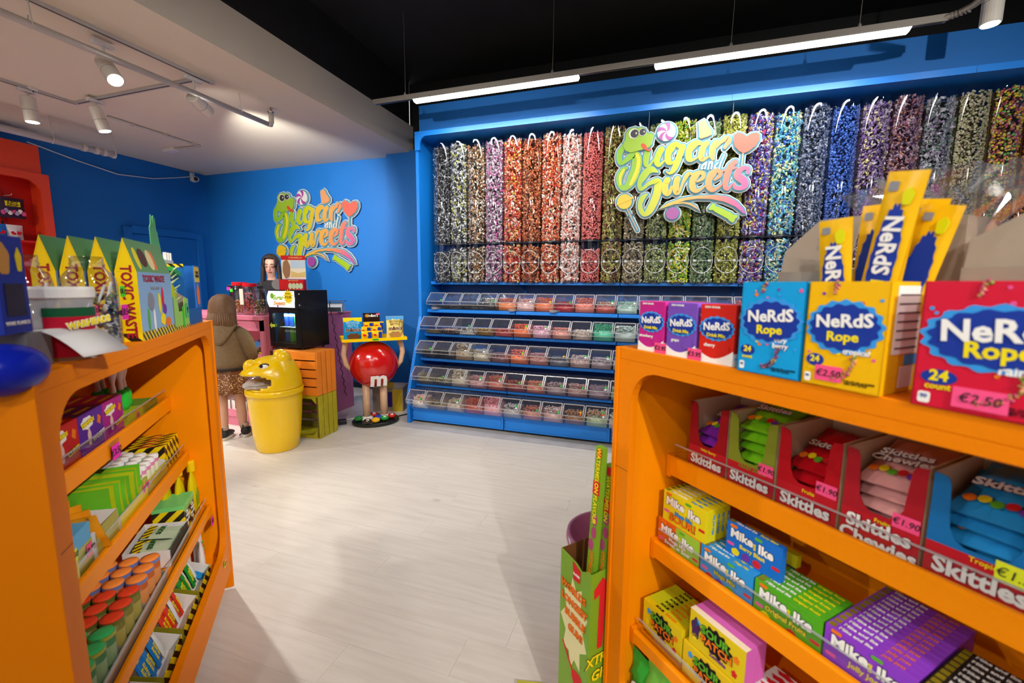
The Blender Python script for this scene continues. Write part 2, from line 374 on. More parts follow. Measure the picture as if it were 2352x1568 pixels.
# ------------------------------------------------------------------ lamps
LED = bpy.data.materials.new('lit_led_diffuser'); LED.use_nodes = True
LED.node_tree.nodes['Principled BSDF'].inputs['Emission Color'].default_value = (1, .97, .93, 1); LED.node_tree.nodes['Principled BSDF'].inputs['Emission Strength'].default_value = STRIP_W
BULB = bpy.data.materials.new('lit_spot_lens'); BULB.use_nodes = True
BULB.node_tree.nodes['Principled BSDF'].inputs['Emission Color'].default_value = (1, .95, .86, 1); BULB.node_tree.nodes['Principled BSDF'].inputs['Emission Strength'].default_value = 30
RY, RZ = 3.57, 3.03
rl = thing('light_rail', 'grey suspended light rail with four thin wires under black ceiling', 'light rail', (0, RY, RZ))
MB().box(-2.53, 1.62, -.018, .018, .0, .042).build('rail', GREYRAIL, rl, bevel=.003)
MB().box(-2.50, 1.60, -.006, .006, -.003, .001).build('rail_slot', BLACKP, rl)
for x in (-2.2, -.86, .42, 1.17):
    MB().tube([(x,0,.042),(x+.004,0,.3),(x,0,.72)], .0018, 5).build('suspension_wire', GREYRAIL, rl)
    MB().lathe([(.012,.04),(.012,.055),(.004,.07)], 10, (x, 0)).build('wire_clamp', GREYRAIL, rl)
MB().tube([(1.60,0,.02),(1.66,-.03,.025),(1.70,-.09,.03),(1.72,-.17,.04)], .019, 8).build('flexible_joint', GREYRAIL, rl)
for i, x in enumerate((1.62, 1.635, 1.65, 1.665, 1.68, 1.69)): MB().tube([(x,-.004-.012*i,.022),(x+.004,-.008-.012*i,.023)], .022, 8).build('joint_rib', GREYRAIL, rl)
MB().box(1.70, 1.74, -.75, -.15, .02, .06).build('rail', GREYRAIL, rl)
for i, (a, b) in enumerate(((-2.11, -.645), (-.087, 1.44))):
    t = thing('led_strip_light', ['lit white LED strip on the left part of the suspended rail', 'longer lit white LED strip on the right part of the rail'][i], 'LED light', ((a+b)/2, RY, RZ-.003), group='LED strips on the suspended rail')
    h = (b-a)/2
    MB().prism([(-h,.0),(-h,-.006),(h,-.006),(h,.0)], -.026, .026).build('housing', GREYRAIL, t)
    MB().add([(-h,-.026,-.006),(h,-.026,-.006),(h,.026,-.006),(-h,.026,-.006),(-h+.01,-.02,-.03),(h-.01,-.02,-.03),(h-.01,.02,-.03),(-h+.01,.02,-.03)],
             [(4,7,6,5),(0,4,5,1),(1,5,6,2),(2,6,7,3),(3,7,4,0)]).build('diffuser', LED, t)
def strip_beam(t, L):
    l = bpy.data.lights.new('strip_beam', 'AREA'); l.shape = 'RECTANGLE'; l.size = L; l.size_y = .04; l.energy = STRIP_BEAM_W*L/1.5; l.spread = math.radians(135); l.color = (1, .97, .92)
    o = bpy.data.objects.new('beam', l); col.objects.link(o); o.parent = t; o.location = (0, 0, -.034); o.rotation_euler = (math.radians(22), 0, 0)
for o_ in [o_ for o_ in col.objects if o_.name.startswith('led_strip_light')]: strip_beam(o_, 1.46)
def spot(name, label, loc, tgt, power, L=.19, r=.046, adapter=True, lit=True, angle=64, col_=(1,.965,.91), blend=.6, top=None, cat='spotlight', group='track spotlights'):
    t = thing(name, label, cat, loc, group=group); d = (Vector(tgt)-Vector(loc)).normalized(); q = d.to_track_quat('-Z', 'Y').to_matrix().to_4x4()
    def part(nm, mb, m):
        o = mb.build(nm, m, t, smooth=False); o.matrix_local = q; return o
    part('lamp_housing', MB().lathe([(r*.92,.0),(r,.004),(r,L*.45),(r*1.0,L),(r*.8,L+.006),(0,L+.006)], 24), CREAM)
    part('housing_seam', MB().lathe([(r*1.006,L*.45),(r*1.006,L*.45+.003)], 24), pmat('seam_grey', '#77716a', .6))
    part('lens', MB().lathe([(r*.86,-.002),(0,-.0025)], 24), BULB if lit else CREAM)
    p = q @ Vector((0,0,L*.85)); z = (top if top is not None else 2.95)-loc[2]
    MB().tube([p, (p.x, p.y, z-.02)], .008, 8).build('stem', CREAM, t)
    if adapter: MB().box(p.x-.016, p.x+.016, p.y-.06, p.y+.06, z-.024, z).build('track_adapter', WHITE, t, bevel=.003)
    if lit:
        l = bpy.data.lights.new(name+'_beam', 'SPOT'); l.energy = power; l.spot_size = math.radians(angle); l.spot_blend = blend; l.color = col_; l.shadow_soft_size = .035
        lo = bpy.data.objects.new('beam', l); col.objects.link(lo); lo.parent = t; lo.matrix_local = q @ Matrix.Translation((0,0,-.012))
    return t
# tracks in the low ceiling
tr = thing('lighting_track', 'white lighting track forming a U on the low white ceiling', 'track', (-4.1, 2.6, 2.95))
TRK = pmat('white_track', '#c2bfbd', .5)
for nm, bx in (('track', (.70,.734,-6,.09)), ('track', (-.834,-.80,-6,.02)), ('track', (-.80,.70,-.02,.014))):
    MB().box(bx[0], bx[1], bx[2], bx[3], 0, .02).build(nm, TRK, tr)
for bx in ((.71,.724,-6,.06), (-.824,-.81,-6,.0), (-.78,.69,-.01,.004)): MB().box(bx[0], bx[1], bx[2], bx[3], -.001, .001).build('track_slot', pmat('track_slot_dark', '#5d5853', .6), tr)
spot('track_spotlight', 'lit white track spotlight facing the shop on the near track', (-3.39, 2.02, 2.70), (-1.2, 1.75, .3), SPOT_W*1.0)
spot('track_spotlight', 'white track spotlight hanging straight down on the far left track', (-4.92, 2.30, 2.70), (-4.85, 2.4, 0), SPOT_W*.8)
spot('track_spotlight', 'white track spotlight tilted down beside the track corner', (-4.60, 2.62, 2.70), (-4.2, 3.1, .4), SPOT_W*.9)
spot('track_spotlight', 'white track spotlight swung up towards the blue logo wall', (-3.47, 2.70, 2.76), (-4.3, 4.8, 2.25), SPOT_W*1.25, angle=75)
spot('track_spotlight', 'white spotlight at the end of the suspended rail', (1.86, 3.62, 3.0), (1.86, 3.62, 0), SPOT_W*.3, L=.27, r=.05, top=3.75, angle=50, lit=True)
# spots added on rails out of the picture, to light tubes, islands and floor
r2 = thing('light_rail', 'grey light rail crossing the black ceiling above the shelves', 'light rail', (0, .35, 3.15))
MB().box(-2.6, 3.2, -.018, .018, 0, .042).build('rail', GREYRAIL, r2)
for x in (-2.2, -.4, 1.4, 3.0): MB().tube([(x,0,.042),(x,0,.60)], .002, 5).build('suspension_wire', GREYRAIL, r2)
r3 = thing('light_rail', 'grey light rail crossing the black ceiling behind the photographer', 'light rail', (0, -1.6, 3.15))
MB().box(-2.6, 3.2, -.018, .018, 0, .042).build('rail', GREYRAIL, r3)
for x in (-2.2, -.4, 1.4, 3.0): MB().tube([(x,0,.042),(x,0,.60)], .002, 5).build('suspension_wire', GREYRAIL, r3)
BEAMS = [((1.6,.35,2.9), (-.4,2.9,.2), .7, 3.15), ((-1.9,.35,2.9), (-1.6,3.3,.4), .5, 3.15), ((-1.2,.35,2.9), (-3.1,3.2,.8), 1.0, 3.15), ((.55,.35,2.9), (-1.6,1.0,.6), .4, 3.15),
         ((1.3,-1.6,2.9), (-1.5,1.3,.5), .55, 3.15), ((.1,-1.6,2.9), (-1.1,2.6,.0), .6, 3.15),
         ((-3.39,.3,2.70), (.35,.75,.9), .55, 2.95), ((-3.39,-1.3,2.70), (.5,.6,.9), 1.0, 2.95), ((-4.92,.8,2.70), (-4.3,3.3,.9), 2.0, 2.95), ((-4.92,-.8,2.70), (-5.4,1.6,.6), 2.2, 2.95), ((-3.39,-.5,2.70), (-3.3,.4,.0), 1.2, 2.95)]  # far left spots added so the floor bounces light to the low ceiling
AIMED = [((-1.6,.35,2.9), (-1.75,4.1,1.75), 2.6, 58, 'at the left tubes'), ((.1,.35,2.9), (-.2,4.1,1.8), 1.45, 58, 'at the middle tubes'), ((2.3,.35,2.9), (1.6,4.1,1.9), 2.5, 62, 'at the right tubes'),
         ((1.75,.35,2.9), (-1.62,1.33,.72), 3.8, 27, 'into the left island'), ((1.6,-1.6,2.9), (.25,1.0,.78), 2.5, 36, 'into the right island from the right'), ((-.95,-1.6,2.75), (.3,.95,.9), .5, 40, 'into the right island from the left')]  # tube and left island spots added for more light there
for i, (a, b, p, an, w_) in enumerate(AIMED): spot('added_spotlight', 'added white spotlight out of view aimed '+w_, a, b, ADDED_SPOT_W*p, top=3.15, angle=an, blend=.85, group='added spotlights above the photographer')
for i, (a, b, p, tz) in enumerate(BEAMS):
    spot('added_spotlight', 'added white spotlight out of view above the shelves, '+ORD[i]+' of the row', a, b, ADDED_SPOT_W*p, top=tz, angle=88, blend=.9, group='added spotlights above the photographer')
# pipes, cable and small fittings on the low ceiling
PIPE = pmat('white_painted_pipe', '#cdc6bc', .45)
p = thing('ceiling_pipe', 'white water pipe hanging under the low ceiling from hooks', 'pipe', (-3.37, 0, 2.82))
MB().tube([(0,-4,0),(0,3.19,0)], .02, 12).build('pipe', PIPE, p, smooth=True)
MB().tube([(0,3.17,0),(0,3.205,.004),(0,3.215,.03),(0,3.215,.10)], .022, 10).build('elbow', PIPE, p, smooth=True)
MB().lathe([(.016,.10),(.03,.115),(.008,.125),(.008,.15)], 12, (0, 3.215)).build('sprinkler_head', pmat('chrome', '#b0a9a0', .25, metal=1), p)
for y in (1.62, 2.90): MB().tube([(0,y,.15),(.012,y,.05),(.022,y,.0),(0,y,-.022),(-.022,y,.0),(-.012,y,.05)], .004, 6).build('pipe_hook', PIPE, p)
p = thing('ceiling_pipe', 'thick white pipe ending in a taped joint over the red shelf', 'pipe', (-5.55, 0, 2.75))
MB().tube([(-.1,-4,0),(0,3.22,0)], .032, 12).build('pipe', PIPE, p, smooth=True)
for y in (2.95, 3.05, 3.12, 3.2): MB().tube([(-.006,y,0),(-.006,y+.03,0)], .037, 12).build('tape_band', PIPE, p)
for y in (2.72, 3.22): MB().tube([(-.005,y,.22),(.02,y,.06),(.034,y,.0),(0,y,-.034),(-.034,y,.0)], .005, 6).build('pipe_hook', PIPE, p)
p = thing('cable_conduit', 'thin white conduit with junction box on the low ceiling', 'conduit', (-5.0, 2.88, 2.957))
MB().tube([(0,0,0),(-.04,.91,0)], .011, 8).build('conduit', PIPE, p); MB().tube([(-.04,.90,0),(-.42,.88,0)], .010, 8).build('conduit', PIPE, p)
MB().box(-.56, -.40, .84, .92, -.03, .013).build('junction_box', WHITE, p, bevel=.004)
for y in (.2, .5, .8): MB().box(-.03, .012, y, y+.025, -.012, .013).build('clip', PIPE, p)
t = thing('smoke_detector', 'round white smoke detector on the low ceiling', 'smoke detector', (-4.94, 2.32, 2.97))
MB().lathe([(.052,0),(.052,-.012),(.045,-.02)], 24).build('base', WHITE, t); MB().lathe([(.036,-.02),(.038,-.035),(.025,-.043),(0,-.043)], 24).build('sensor_dome', WHITE, t)
for i in range(8): MB().box(-.004+.037*math.cos(i*PI/4), .004+.037*math.cos(i*PI/4), -.004+.037*math.sin(i*PI/4), .004+.037*math.sin(i*PI/4), -.033, -.025).build('vent_slot', BLACKP, t)
t = thing('security_camera', 'small white security camera in the blue wall corner', 'camera', (-6.33, 4.62, 2.86))
MB().box(-.03, -.01, -.03, .03, -.02, .10).build('bracket', WHITE, t, bevel=.004); MB().sphere((.05,-.02,.0), (.07,.045,.042)).build('body', WHITE, t, smooth=True)
MB().sphere((.108,-.045,-.005), (.022,.028,.028)).build('lens', BLACKP, t, smooth=True); MB().tube([(-.01,0,.05),(.04,-.01,.01)], .014).build('arm', WHITE, t)
t = MB().tube([(-6.345,2.9,2.86),(-6.345,3.3,2.78),(-6.345,3.7,2.72),(-6.345,4.1,2.76),(-6.345,4.4,2.84),(-6.34,4.60,2.90)], .006, 6).build('camera_cable', WHITE)
tag(t, 'thin white cable drooping along the blue wall to the camera', 'cable')
t = thing('wall_speaker', 'small black wall box with grey lens above the red shelf', 'speaker', (-6.34, 2.42, 2.86)); MB().box(-.02, .12, -.12, .17, -.1, .1).build('box', BLACKP, t, bevel=.006); MB().box(.12, .125, .02, .14, -.04, .06).build('grey_panel', pmat('speaker_grey', '#8b8a90', .5), t)
# ------------------------------------------------------------------ candy wall unit
X0, X1 = -2.35, 2.92
u = thing('candy_wall_unit', 'long blue wall unit holding candy tubes above rows of bins', 'shelf unit', (0, 0, 0))
prof = [(3.712,0),(3.712,.29),(3.985,1.07),(3.985,2.906),(4.78,2.906),(4.78,0)]
MB().prism([(y, z) for y, z in prof], X0, X0+.034, 'x').build('side_panel', UNIT, u, bevel=.002)
MB().prism([(y, z) for y, z in prof], X1-.034, X1, 'x').build('side_panel', UNIT, u, bevel=.002)
# front frame: top rail with rounded inner corners
r = .075; n = 8
cor = [(X0+.034+.0, 2.86-r)]+[(X0+.034+r-r*math.cos(PI/2*i/n), 2.86-r+r*math.sin(PI/2*i/n)) for i in range(n+1)]
poly = [(X0, 2.906), (X0, 2.73), (X0+.034+.022, 2.73)]+[(x+.022, z) for x, z in cor]+[(X1-.034, 2.86), (X1, 2.86), (X1, 2.906)]
MB().prism(poly, 3.968, 3.985).build('top_frame', UNIT, u)
MB().box(X0+.034, X1-.034, 3.985, 4.78, 2.86, 2.9).build('top_board', UNIT, u)
for i in range(3): MB().box(-1.0+1.5*i, -.998+1.5*i, 3.9675, 3.969, 2.862, 2.905).build('panel_joint', pmat('joint_dark_blue', '#123a66', .6), u)
BACKB = pmat('dark_blue_back_panel', '#1a5fae', .5)
MB().box(X0+.034, X1-.034, 4.44, 4.47, .05, 2.87).build('back_panel', BACKB, u)
BAY = [-2.313+.997*k for k in range(6)]
for k, x in enumerate(BAY):
    MB().box(x-.012, x+.012, 4.425, 4.44, .1, 1.43).build('slotted_upright', UNIT, u)
    mb = MB()
    for j in range(26): mb.box(x-.003, x+.003, 4.4235, 4.4255, .14+.05*j, .165+.05*j)
    mb.build('upright_slots', DARK, u)['kind'] = 'stuff'
SH = [(4.183,1.441,4.44),(4.09,1.144,4.44),(4.03,.897,4.44),(3.93,.65,4.44),(3.84,.396,4.44)]
for y, z, yb in SH:
    for k in range(5):
        a, b = BAY[k]+.004, BAY[k+1]-.004
        MB().box(a, b, y+.012, yb, z-.03, z-.008).build('shelf_deck', BACKB, u)
        MB().prism([(y,z),(y-.004,z-.004),(y-.004,z-.030),(y,z-.034),(y+.014,z-.034),(y+.014,z)], a, b, 'x').build('shelf_lip', UNIT, u)
        MB().prism([(y+.01,z-.03),(4.43,z-.09),(4.43,z-.03)], b-.004, b, 'x').build('shelf_bracket', UNIT, u)
for k in range(5):
    a, b = BAY[k]+.004, BAY[k+1]-.004
    MB().box(a, b, 3.745, 3.765, .03, .155).build('base_panel', UNIT, u, bevel=.002)
    MB().box(a+.02, b-.02, 3.741, 3.746, .05, .132).build('base_panel_field', UNIT, u, bevel=.002)
    MB().prism([(3.735,.174),(3.73,.168),(3.73,.15),(3.75,.15),(4.43,.15),(4.43,.174)], a, b, 'x').build('base_deck', UNIT, u)
    mb = MB()
    for j in (.055, .085, .115): mb.box(a+.006, a+.011, 3.7435, 3.7455, j, j+.02)
    mb.build('base_slots', DARK, u)['kind'] = 'stuff'
MB().box(X0+.05, X1-.05, 3.80, 4.40, 0, .03).build('plinth', BLACKP, u)
MB().box(X0-.006, X0+.01, 3.74, 3.76, 0, .018).build('levelling_foot', BLACKP, u)
# ------------------------------------------------------------------ gravity tubes
SW, SQ, SB, SS = proto_twist(), proto_box(.5,.36,.24), proto_bean(), proto_stick()
TUBES = [  # description, colours, prototype, size
 ('small black and silver', ['#17171a','#2a2a2e','#c9c9cf','#0e0e10','#77777c','#3b3b40'], SW, .0125),
 ('black, grey and pale yellow', ['#202024','#cfd0d2','#8e9094','#b9b84a','#39393d','#dedfe2'], SW, .0185),
 ('brown, orange and silver', ['#5b4026','#b56a2c','#d8c9b2','#8a6238','#2f241b','#e2d8ca'], SW, .018),
 ('pale purple and grey', ['#a0708e','#cfc0cc','#6d4d62','#d15a9a','#8a7788','#e2d8e0'], SW, .0185),
 ('bright red and orange with yellow', ['#d63a1c','#e8683a','#f0d8cc','#c7281a','#e2b23c','#a8200f'], SW, .0185),
 ('dark rust orange', ['#a83f12','#7a2a0c','#d8702c','#5b1f0b','#c9522a','#e0a070'], SW, .0175),
 ('red, orange and gold', ['#d2431c','#e8702a','#efc08a','#b82a12','#f0e0d0','#c93018'], SW, .0175),
 ('white and salmon pink', ['#f2dcd4','#e8a08c','#fbeee8','#d8664c','#e9c8be','#f6e2da'], SW, .0185),
 ('coral pink', ['#e0605a','#d8504c','#ec7a72','#c8443f','#e66c66'], SB, .0135),
 ('olive green and brown', ['#8a8a2c','#b3ae48','#5a2c1a','#6d6f22','#c6bb62','#7a3a20'], SW, .0165),
 ('tan and grey brown', ['#9c8a68','#c0ad88','#6b5c42','#80704e','#d6c7a6'], SW, .0165),
 ('sage green', ['#98a45c','#c2cb8c','#6d7c3c','#b2b766','#4f5a30'], SW, .0165),
 ('lime, yellow and green', ['#b8d81c','#f0dc1c','#7cc41c','#e8e8c0','#d8b41c','#58a018'], SW, .018),
 ('muted grey green', ['#6c8a54','#94ac78','#4c6a3c','#aebf94','#5a7848'], SW, .0165),
 ('mustard green', ['#a0a428','#c6c440','#7c8018','#dcd878','#8c9020'], SW, .0165),
 ('violet and white with yellow', ['#3c3ca8','#5a4cc0','#e8e4f2','#ecd84a','#a02868','#7a78cc'], SW, .018),
 ('sky blue, lime and navy', ['#3ca4d8','#74c8e4','#c8e08c','#2444b0','#54b4cc','#f0e8b0'], SW, .018),
 ('slate grey and navy', ['#4c5a78','#7c88a4','#2c3a68','#a4a8bc','#5c6884','#3a4460'], SW, .0175),
 ('deep royal blue', ['#1c48b0','#2c5cc8','#14389a','#4878d8','#163c8c'], SQ, .0155),
 ('mauve and plum', ['#6c4a8c','#9c84b4','#4c2c68','#b8a8c8','#84609c','#d8c890'], SW, .0185),
 ('plum with copper', ['#6c3c5c','#9c5c6c','#4a2440','#c0785c','#8c6c8c','#b89aa8'], SW, .0185),
 ('grey, lilac and green', ['#807c88','#aca8b4','#5c6460','#9c84a8','#648074','#c8c4cc'], SW, .019),
 ('beige pistachio', ['#b0a078','#c8bc9c','#94845c','#a8b068','#d8ccb0'], SB, .015),
 ('yellow, green, orange and wine red', ['#d8b41c','#58a83c','#8c3048','#d86c2c','#c8bc9c','#a83c5c','#ecd02c'], SB, .018),
 ('burnt orange', ['#a84c10','#c86018','#8c3808','#d8782c'], SB, .016),
]
TP, TX = .1937, -2.248; HW = .0945
def bulge(x, b=.062): return -b*max(0.0, math.cos(PI/2*min(1, abs(x)/HW)))**.75
def tube_shell(z0, z1, b, n=14):
    xs = [-HW+2*HW*i/n for i in range(n+1)]; ring = [(x, bulge(x, b)) for x in xs]+[(HW, .19), (-HW, .19)]
    return MB().loft([[(x, y, z0) for x, y in ring], [(x, y, z1) for x, y in ring]], cap=False)
me_up = tube_shell(.39, 1.405, .062); me_low = tube_shell(.0, .387, .07)
def mk(mb, name, mat, smooth=True):
    me = bpy.data.meshes.new(name); me.from_pydata(mb.v, [], mb.f); me.materials.append(mat)
    if smooth: me.polygons.foreach_set('use_smooth', [True]*len(me.polygons))
    return me
M_UP, M_LOW = mk(me_up, 'tube', TUBE), mk(me_low, 'dispenser_box', TUBE)
xs = [-HW+2*HW*i/14 for i in range(15)]
M_RIM = mk(MB().loft([[(x, bulge(x,.07)-.004, z) for x in xs] for z in (.380, .392)], closed=False), 'rim', pmat('dark_clear_rim', '#2b2f38', .3))
ring = [(.088*math.cos(a), 0, .195+.108*math.sin(a)) for a in [2*PI*i/36 for i in range(36)]]
M_RING = mk(MB().tube([(x, bulge(x,.07)-.006, z) for x, y, z in ring], .0030, 6, closed=True), 'door_ring', RINGM)
M_FLAP = mk(MB().tube([(x, bulge(x,.07)-.006, .192) for x in [-.085+.17*i/10 for i in range(11)]], .0016, 5), 'flap_edge', RINGM)
M_HINGE = [mk(MB().box(sx-.011, sx+.011, bulge(sx,.07)-.010, bulge(sx,.07)-.004, .184, .203), 'flap_hinge', RINGM, False) for sx in (-.058, .058)]
M_FOOT = mk(MB().prism([(.052*math.cos(a), -.045+.034*math.sin(a)) for a in [PI+PI*i/10 for i in range(11)]], -.012, 0, 'z'), 'spout_lip', pmat('dark_spout', '#1a2a48', .4), False)
def front_pts(z0, z1, size, b, seed, dens=1.0):
    r_ = np.random.default_rng(seed); N = int(dens*.245*(z1-z0)/(size*.80)**2)
    x = r_.uniform(-1, 1, N); x = (HW-size*.85)*np.sin(x*PI/2*.98); y = np.array([bulge(v, b) for v in x])+size*.55+np.abs(r_.normal(0, size*.35, N))
    return np.stack([x, y, r_.uniform(z0, z1, N)], 1)
for i, (desc, cols, pr, size) in enumerate(TUBES):
    t = thing('candy_dispenser', 'tube of %s sweets, %s from the left' % (desc, ORD[i]), 'candy dispenser', (TX+TP*(i+.5), 4.155, 1.4335), group='candy tubes on the blue wall')
    for me in (M_UP, M_LOW, M_RIM, M_RING, M_FLAP, M_HINGE[0], M_HINGE[1], M_FOOT):
        o = bpy.data.objects.new(me.name.split('.')[0], me); col.objects.link(o); o.parent = t
    top = 1.355+.02*math.sin(i*2.3); lowt = (.36, .34, .35, .36, .365, .35, .36, .37, .31, .37)[i % 10] if i else .31
    P_ = np.concatenate([front_pts(.40, top, size, .055, i), front_pts(.008, lowt, size, .062, 50+i, .9)])
    V, L, ln = scatter(pr, P_, size, .25, seed=i)
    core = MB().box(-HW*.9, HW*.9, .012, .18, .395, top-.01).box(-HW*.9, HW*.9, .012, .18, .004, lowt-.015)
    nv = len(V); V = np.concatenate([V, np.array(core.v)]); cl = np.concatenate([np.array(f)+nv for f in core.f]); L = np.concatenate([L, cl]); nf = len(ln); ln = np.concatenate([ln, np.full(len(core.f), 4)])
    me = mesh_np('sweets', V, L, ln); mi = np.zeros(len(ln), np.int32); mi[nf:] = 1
    dk = tuple(.55*sum(c[k] for c in [[int(h[j:j+2], 16)/255 for j in (1,3,5)] for h in cols])/len(cols) for k in range(3))  # core darkened in colour, as shade in the gaps between sweets
    me.materials.append(multi_mat('sweets_'+desc.replace(' ', '_').replace(',', ''), [lighter(h, .12) for h in cols], .26, .6)); me.materials.append(pmat('sweets_gap_shade_%d' % i, dk, .8))
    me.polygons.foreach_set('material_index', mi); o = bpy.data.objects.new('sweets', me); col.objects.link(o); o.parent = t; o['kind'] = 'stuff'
# ------------------------------------------------------------------ pick and mix bins
ROWS = [((4.024,1.233),(4.119,1.316),1.1475,4.085),((3.871,.989),(3.962,1.072),.8985,3.985),((3.777,.755),(3.876,.831),.6515,3.895),((3.685,.5),(3.77,.58),.3975,3.80),((3.586,.286),(3.669,.365),.1755,3.69)]
ROWN = ['top row', 'second row', 'middle row', 'fourth row', 'bottom row']
FILL = [  # per row and column: description, colours, prototype, size, fullness
 [('very few dark', ['#1a1a1c'], SB,.010,.12),('few dark', ['#222226'], SB,.010,.15),('dark grey', ['#2b2b30','#111114'], SB,.012,.25),('black and white', ['#e2ded0','#1c1c1e','#c8c4a8'], SB,.013,.6),('orange', ['#e0562c','#f08040','#c8421c'], SS,.014,.62),('pale pink', ['#e8b0ac','#f0c8c4'], SB,.013,.6),('orange red ring', ['#ea5c30','#f07848'], SS,.014,.68),('scarlet', ['#c81c24','#a81420'], SB,.010,.5),('coral', ['#e85c4c','#f07c68'], SB,.013,.7),('cream and red', ['#e8e0b0','#c83c34','#f0ecd0'], SS,.013,.5),('mint green', ['#a8dcc4','#c8ecdc'], SB,.013,.55),('white', ['#ece8e4'], SB,.014,.6)],
 [('nearly no', ['#6a5a2c'], SB,.010,.1),('scattered pale', ['#d8a890','#3a2a20'], SB,.012,.2),('white and liquorice', ['#e8e4da','#2a2622'], SS,.016,.25),('gold brown', ['#b08a3c','#8a6424'], SB,.013,.3),('dark red', ['#a83030','#d05048'], SB,.012,.35),('bright orange', ['#f05a2c','#ff7a44','#e04820'], SB,.014,.62),('rose pink', ['#f0a4c0','#f8c0d4'], SB,.016,.55),('salmon', ['#e88c7c','#f0a494'], SB,.014,.5),('beige white', ['#e8d8cc','#d8c4b4'], SB,.018,.4),('turquoise stick', ['#2cc48c','#54d8a8','#1ca478'], SS,.016,.75),('white ball', ['#dcece4','#c4dcd4'], SB,.018,.7),('pale blue', ['#a8c8e0'], SB,.014,.6)],
 [('dark brown', ['#1c1814'], SB,.012,.5),('black liquorice', ['#141416'], SB,.012,.45),('sand coloured shell', ['#b8a07c','#d8c4a0','#8c7854'], SB,.02,.8),('cream whistle', ['#c8bc9c','#e0d8bc'], SS,.018,.5),('dusty pink', ['#b07874','#8c5c60'], SB,.012,.4),('vivid orange', ['#f8602c','#ff8454'], SB,.013,.62),('light rose', ['#d89c94','#c8847c'], SB,.013,.5),('grey blue', ['#5c6474','#787c88'], SB,.012,.4),('pale rose and white', ['#e4d0cc','#d8b8b0'], SB,.014,.5),('lilac white', ['#d8ccd4','#bca8b0'], SB,.014,.45),('beige', ['#d8ccb0'], SB,.014,.5),('ivory', ['#e4dcc8'], SB,.014,.5)],
 [('dark olive sugared', ['#3a3414','#5c5424'], SB,.010,.5),('few yellow', ['#a8a020','#3a3420'], SB,.012,.3),('pale beige lump', ['#c8bc9c','#a8987c'], SB,.022,.75),('pink foam', ['#e0a4a0','#c88c8c'], SS,.018,.5),('salmon stick', ['#e07c68','#d06854'], SS,.016,.6),('brick red', ['#b04438','#983428'], SB,.012,.45),('peach', ['#e8906c','#d87c5c'], SB,.012,.5),('pink and grey', ['#c0a4a4','#a88c90'], SB,.013,.5),('rosy', ['#d8a89c','#c4948c'], SB,.013,.5),('mauve', ['#c4a8b4','#a88c9c'], SS,.016,.5),('pale green', ['#b8c8a0'], SB,.014,.5),('light grey', ['#c4c4c4'], SB,.014,.5)],
 [('mixed pastel', ['#f0a878','#e8b4b4','#f0ece0','#d8903c'], SB,.017,.5),('near-black', ['#17140f','#8a6a2c'], SB,.014,.35),('pale brown', ['#b0987c','#c8b498'], SB,.013,.5),('orange red stick', ['#d8502c','#b83c24'], SS,.017,.6),('bubblegum pink stick', ['#f08c98','#f8a8b0','#e07480'], SS,.019,.75),('pale grey', ['#c8c4c4','#b0a8a8'], SB,.014,.5),('rust', ['#b85c44','#c87c68'], SB,.013,.5),('white and pink', ['#e8dcd8','#d8a8a0'], SB,.014,.55),('brown and orange', ['#c88c5c','#8c5c3c'], SB,.013,.5),('peach and green', ['#e8b494','#a8c490','#d87c64'], SB,.015,.6),('cream', ['#e0d4b8'], SB,.014,.5),('dark cherry', ['#6c2028'], SB,.014,.5)]]
BW = .1905
DOT = {'g': pmat('green_dot', '#35d04a', .6), 'w': pmat('white_dot', '#f2f2f0', .6), 'y': pmat('yellow_dot', '#f2c81e', .6), 'o': pmat('orange_dot', '#e8641e', .6)}
DOTS = ['g','','','g','','w','y','g','','wg','w','', '','','g','','','yg','wg','','w','','','', 'g','','w','w','','yg','','y','wg','wg','','', '','g','w','wg','wg','g','g','g','g','wg','','', 'g','','wg','','','wg','g','g','oy','wog','','']
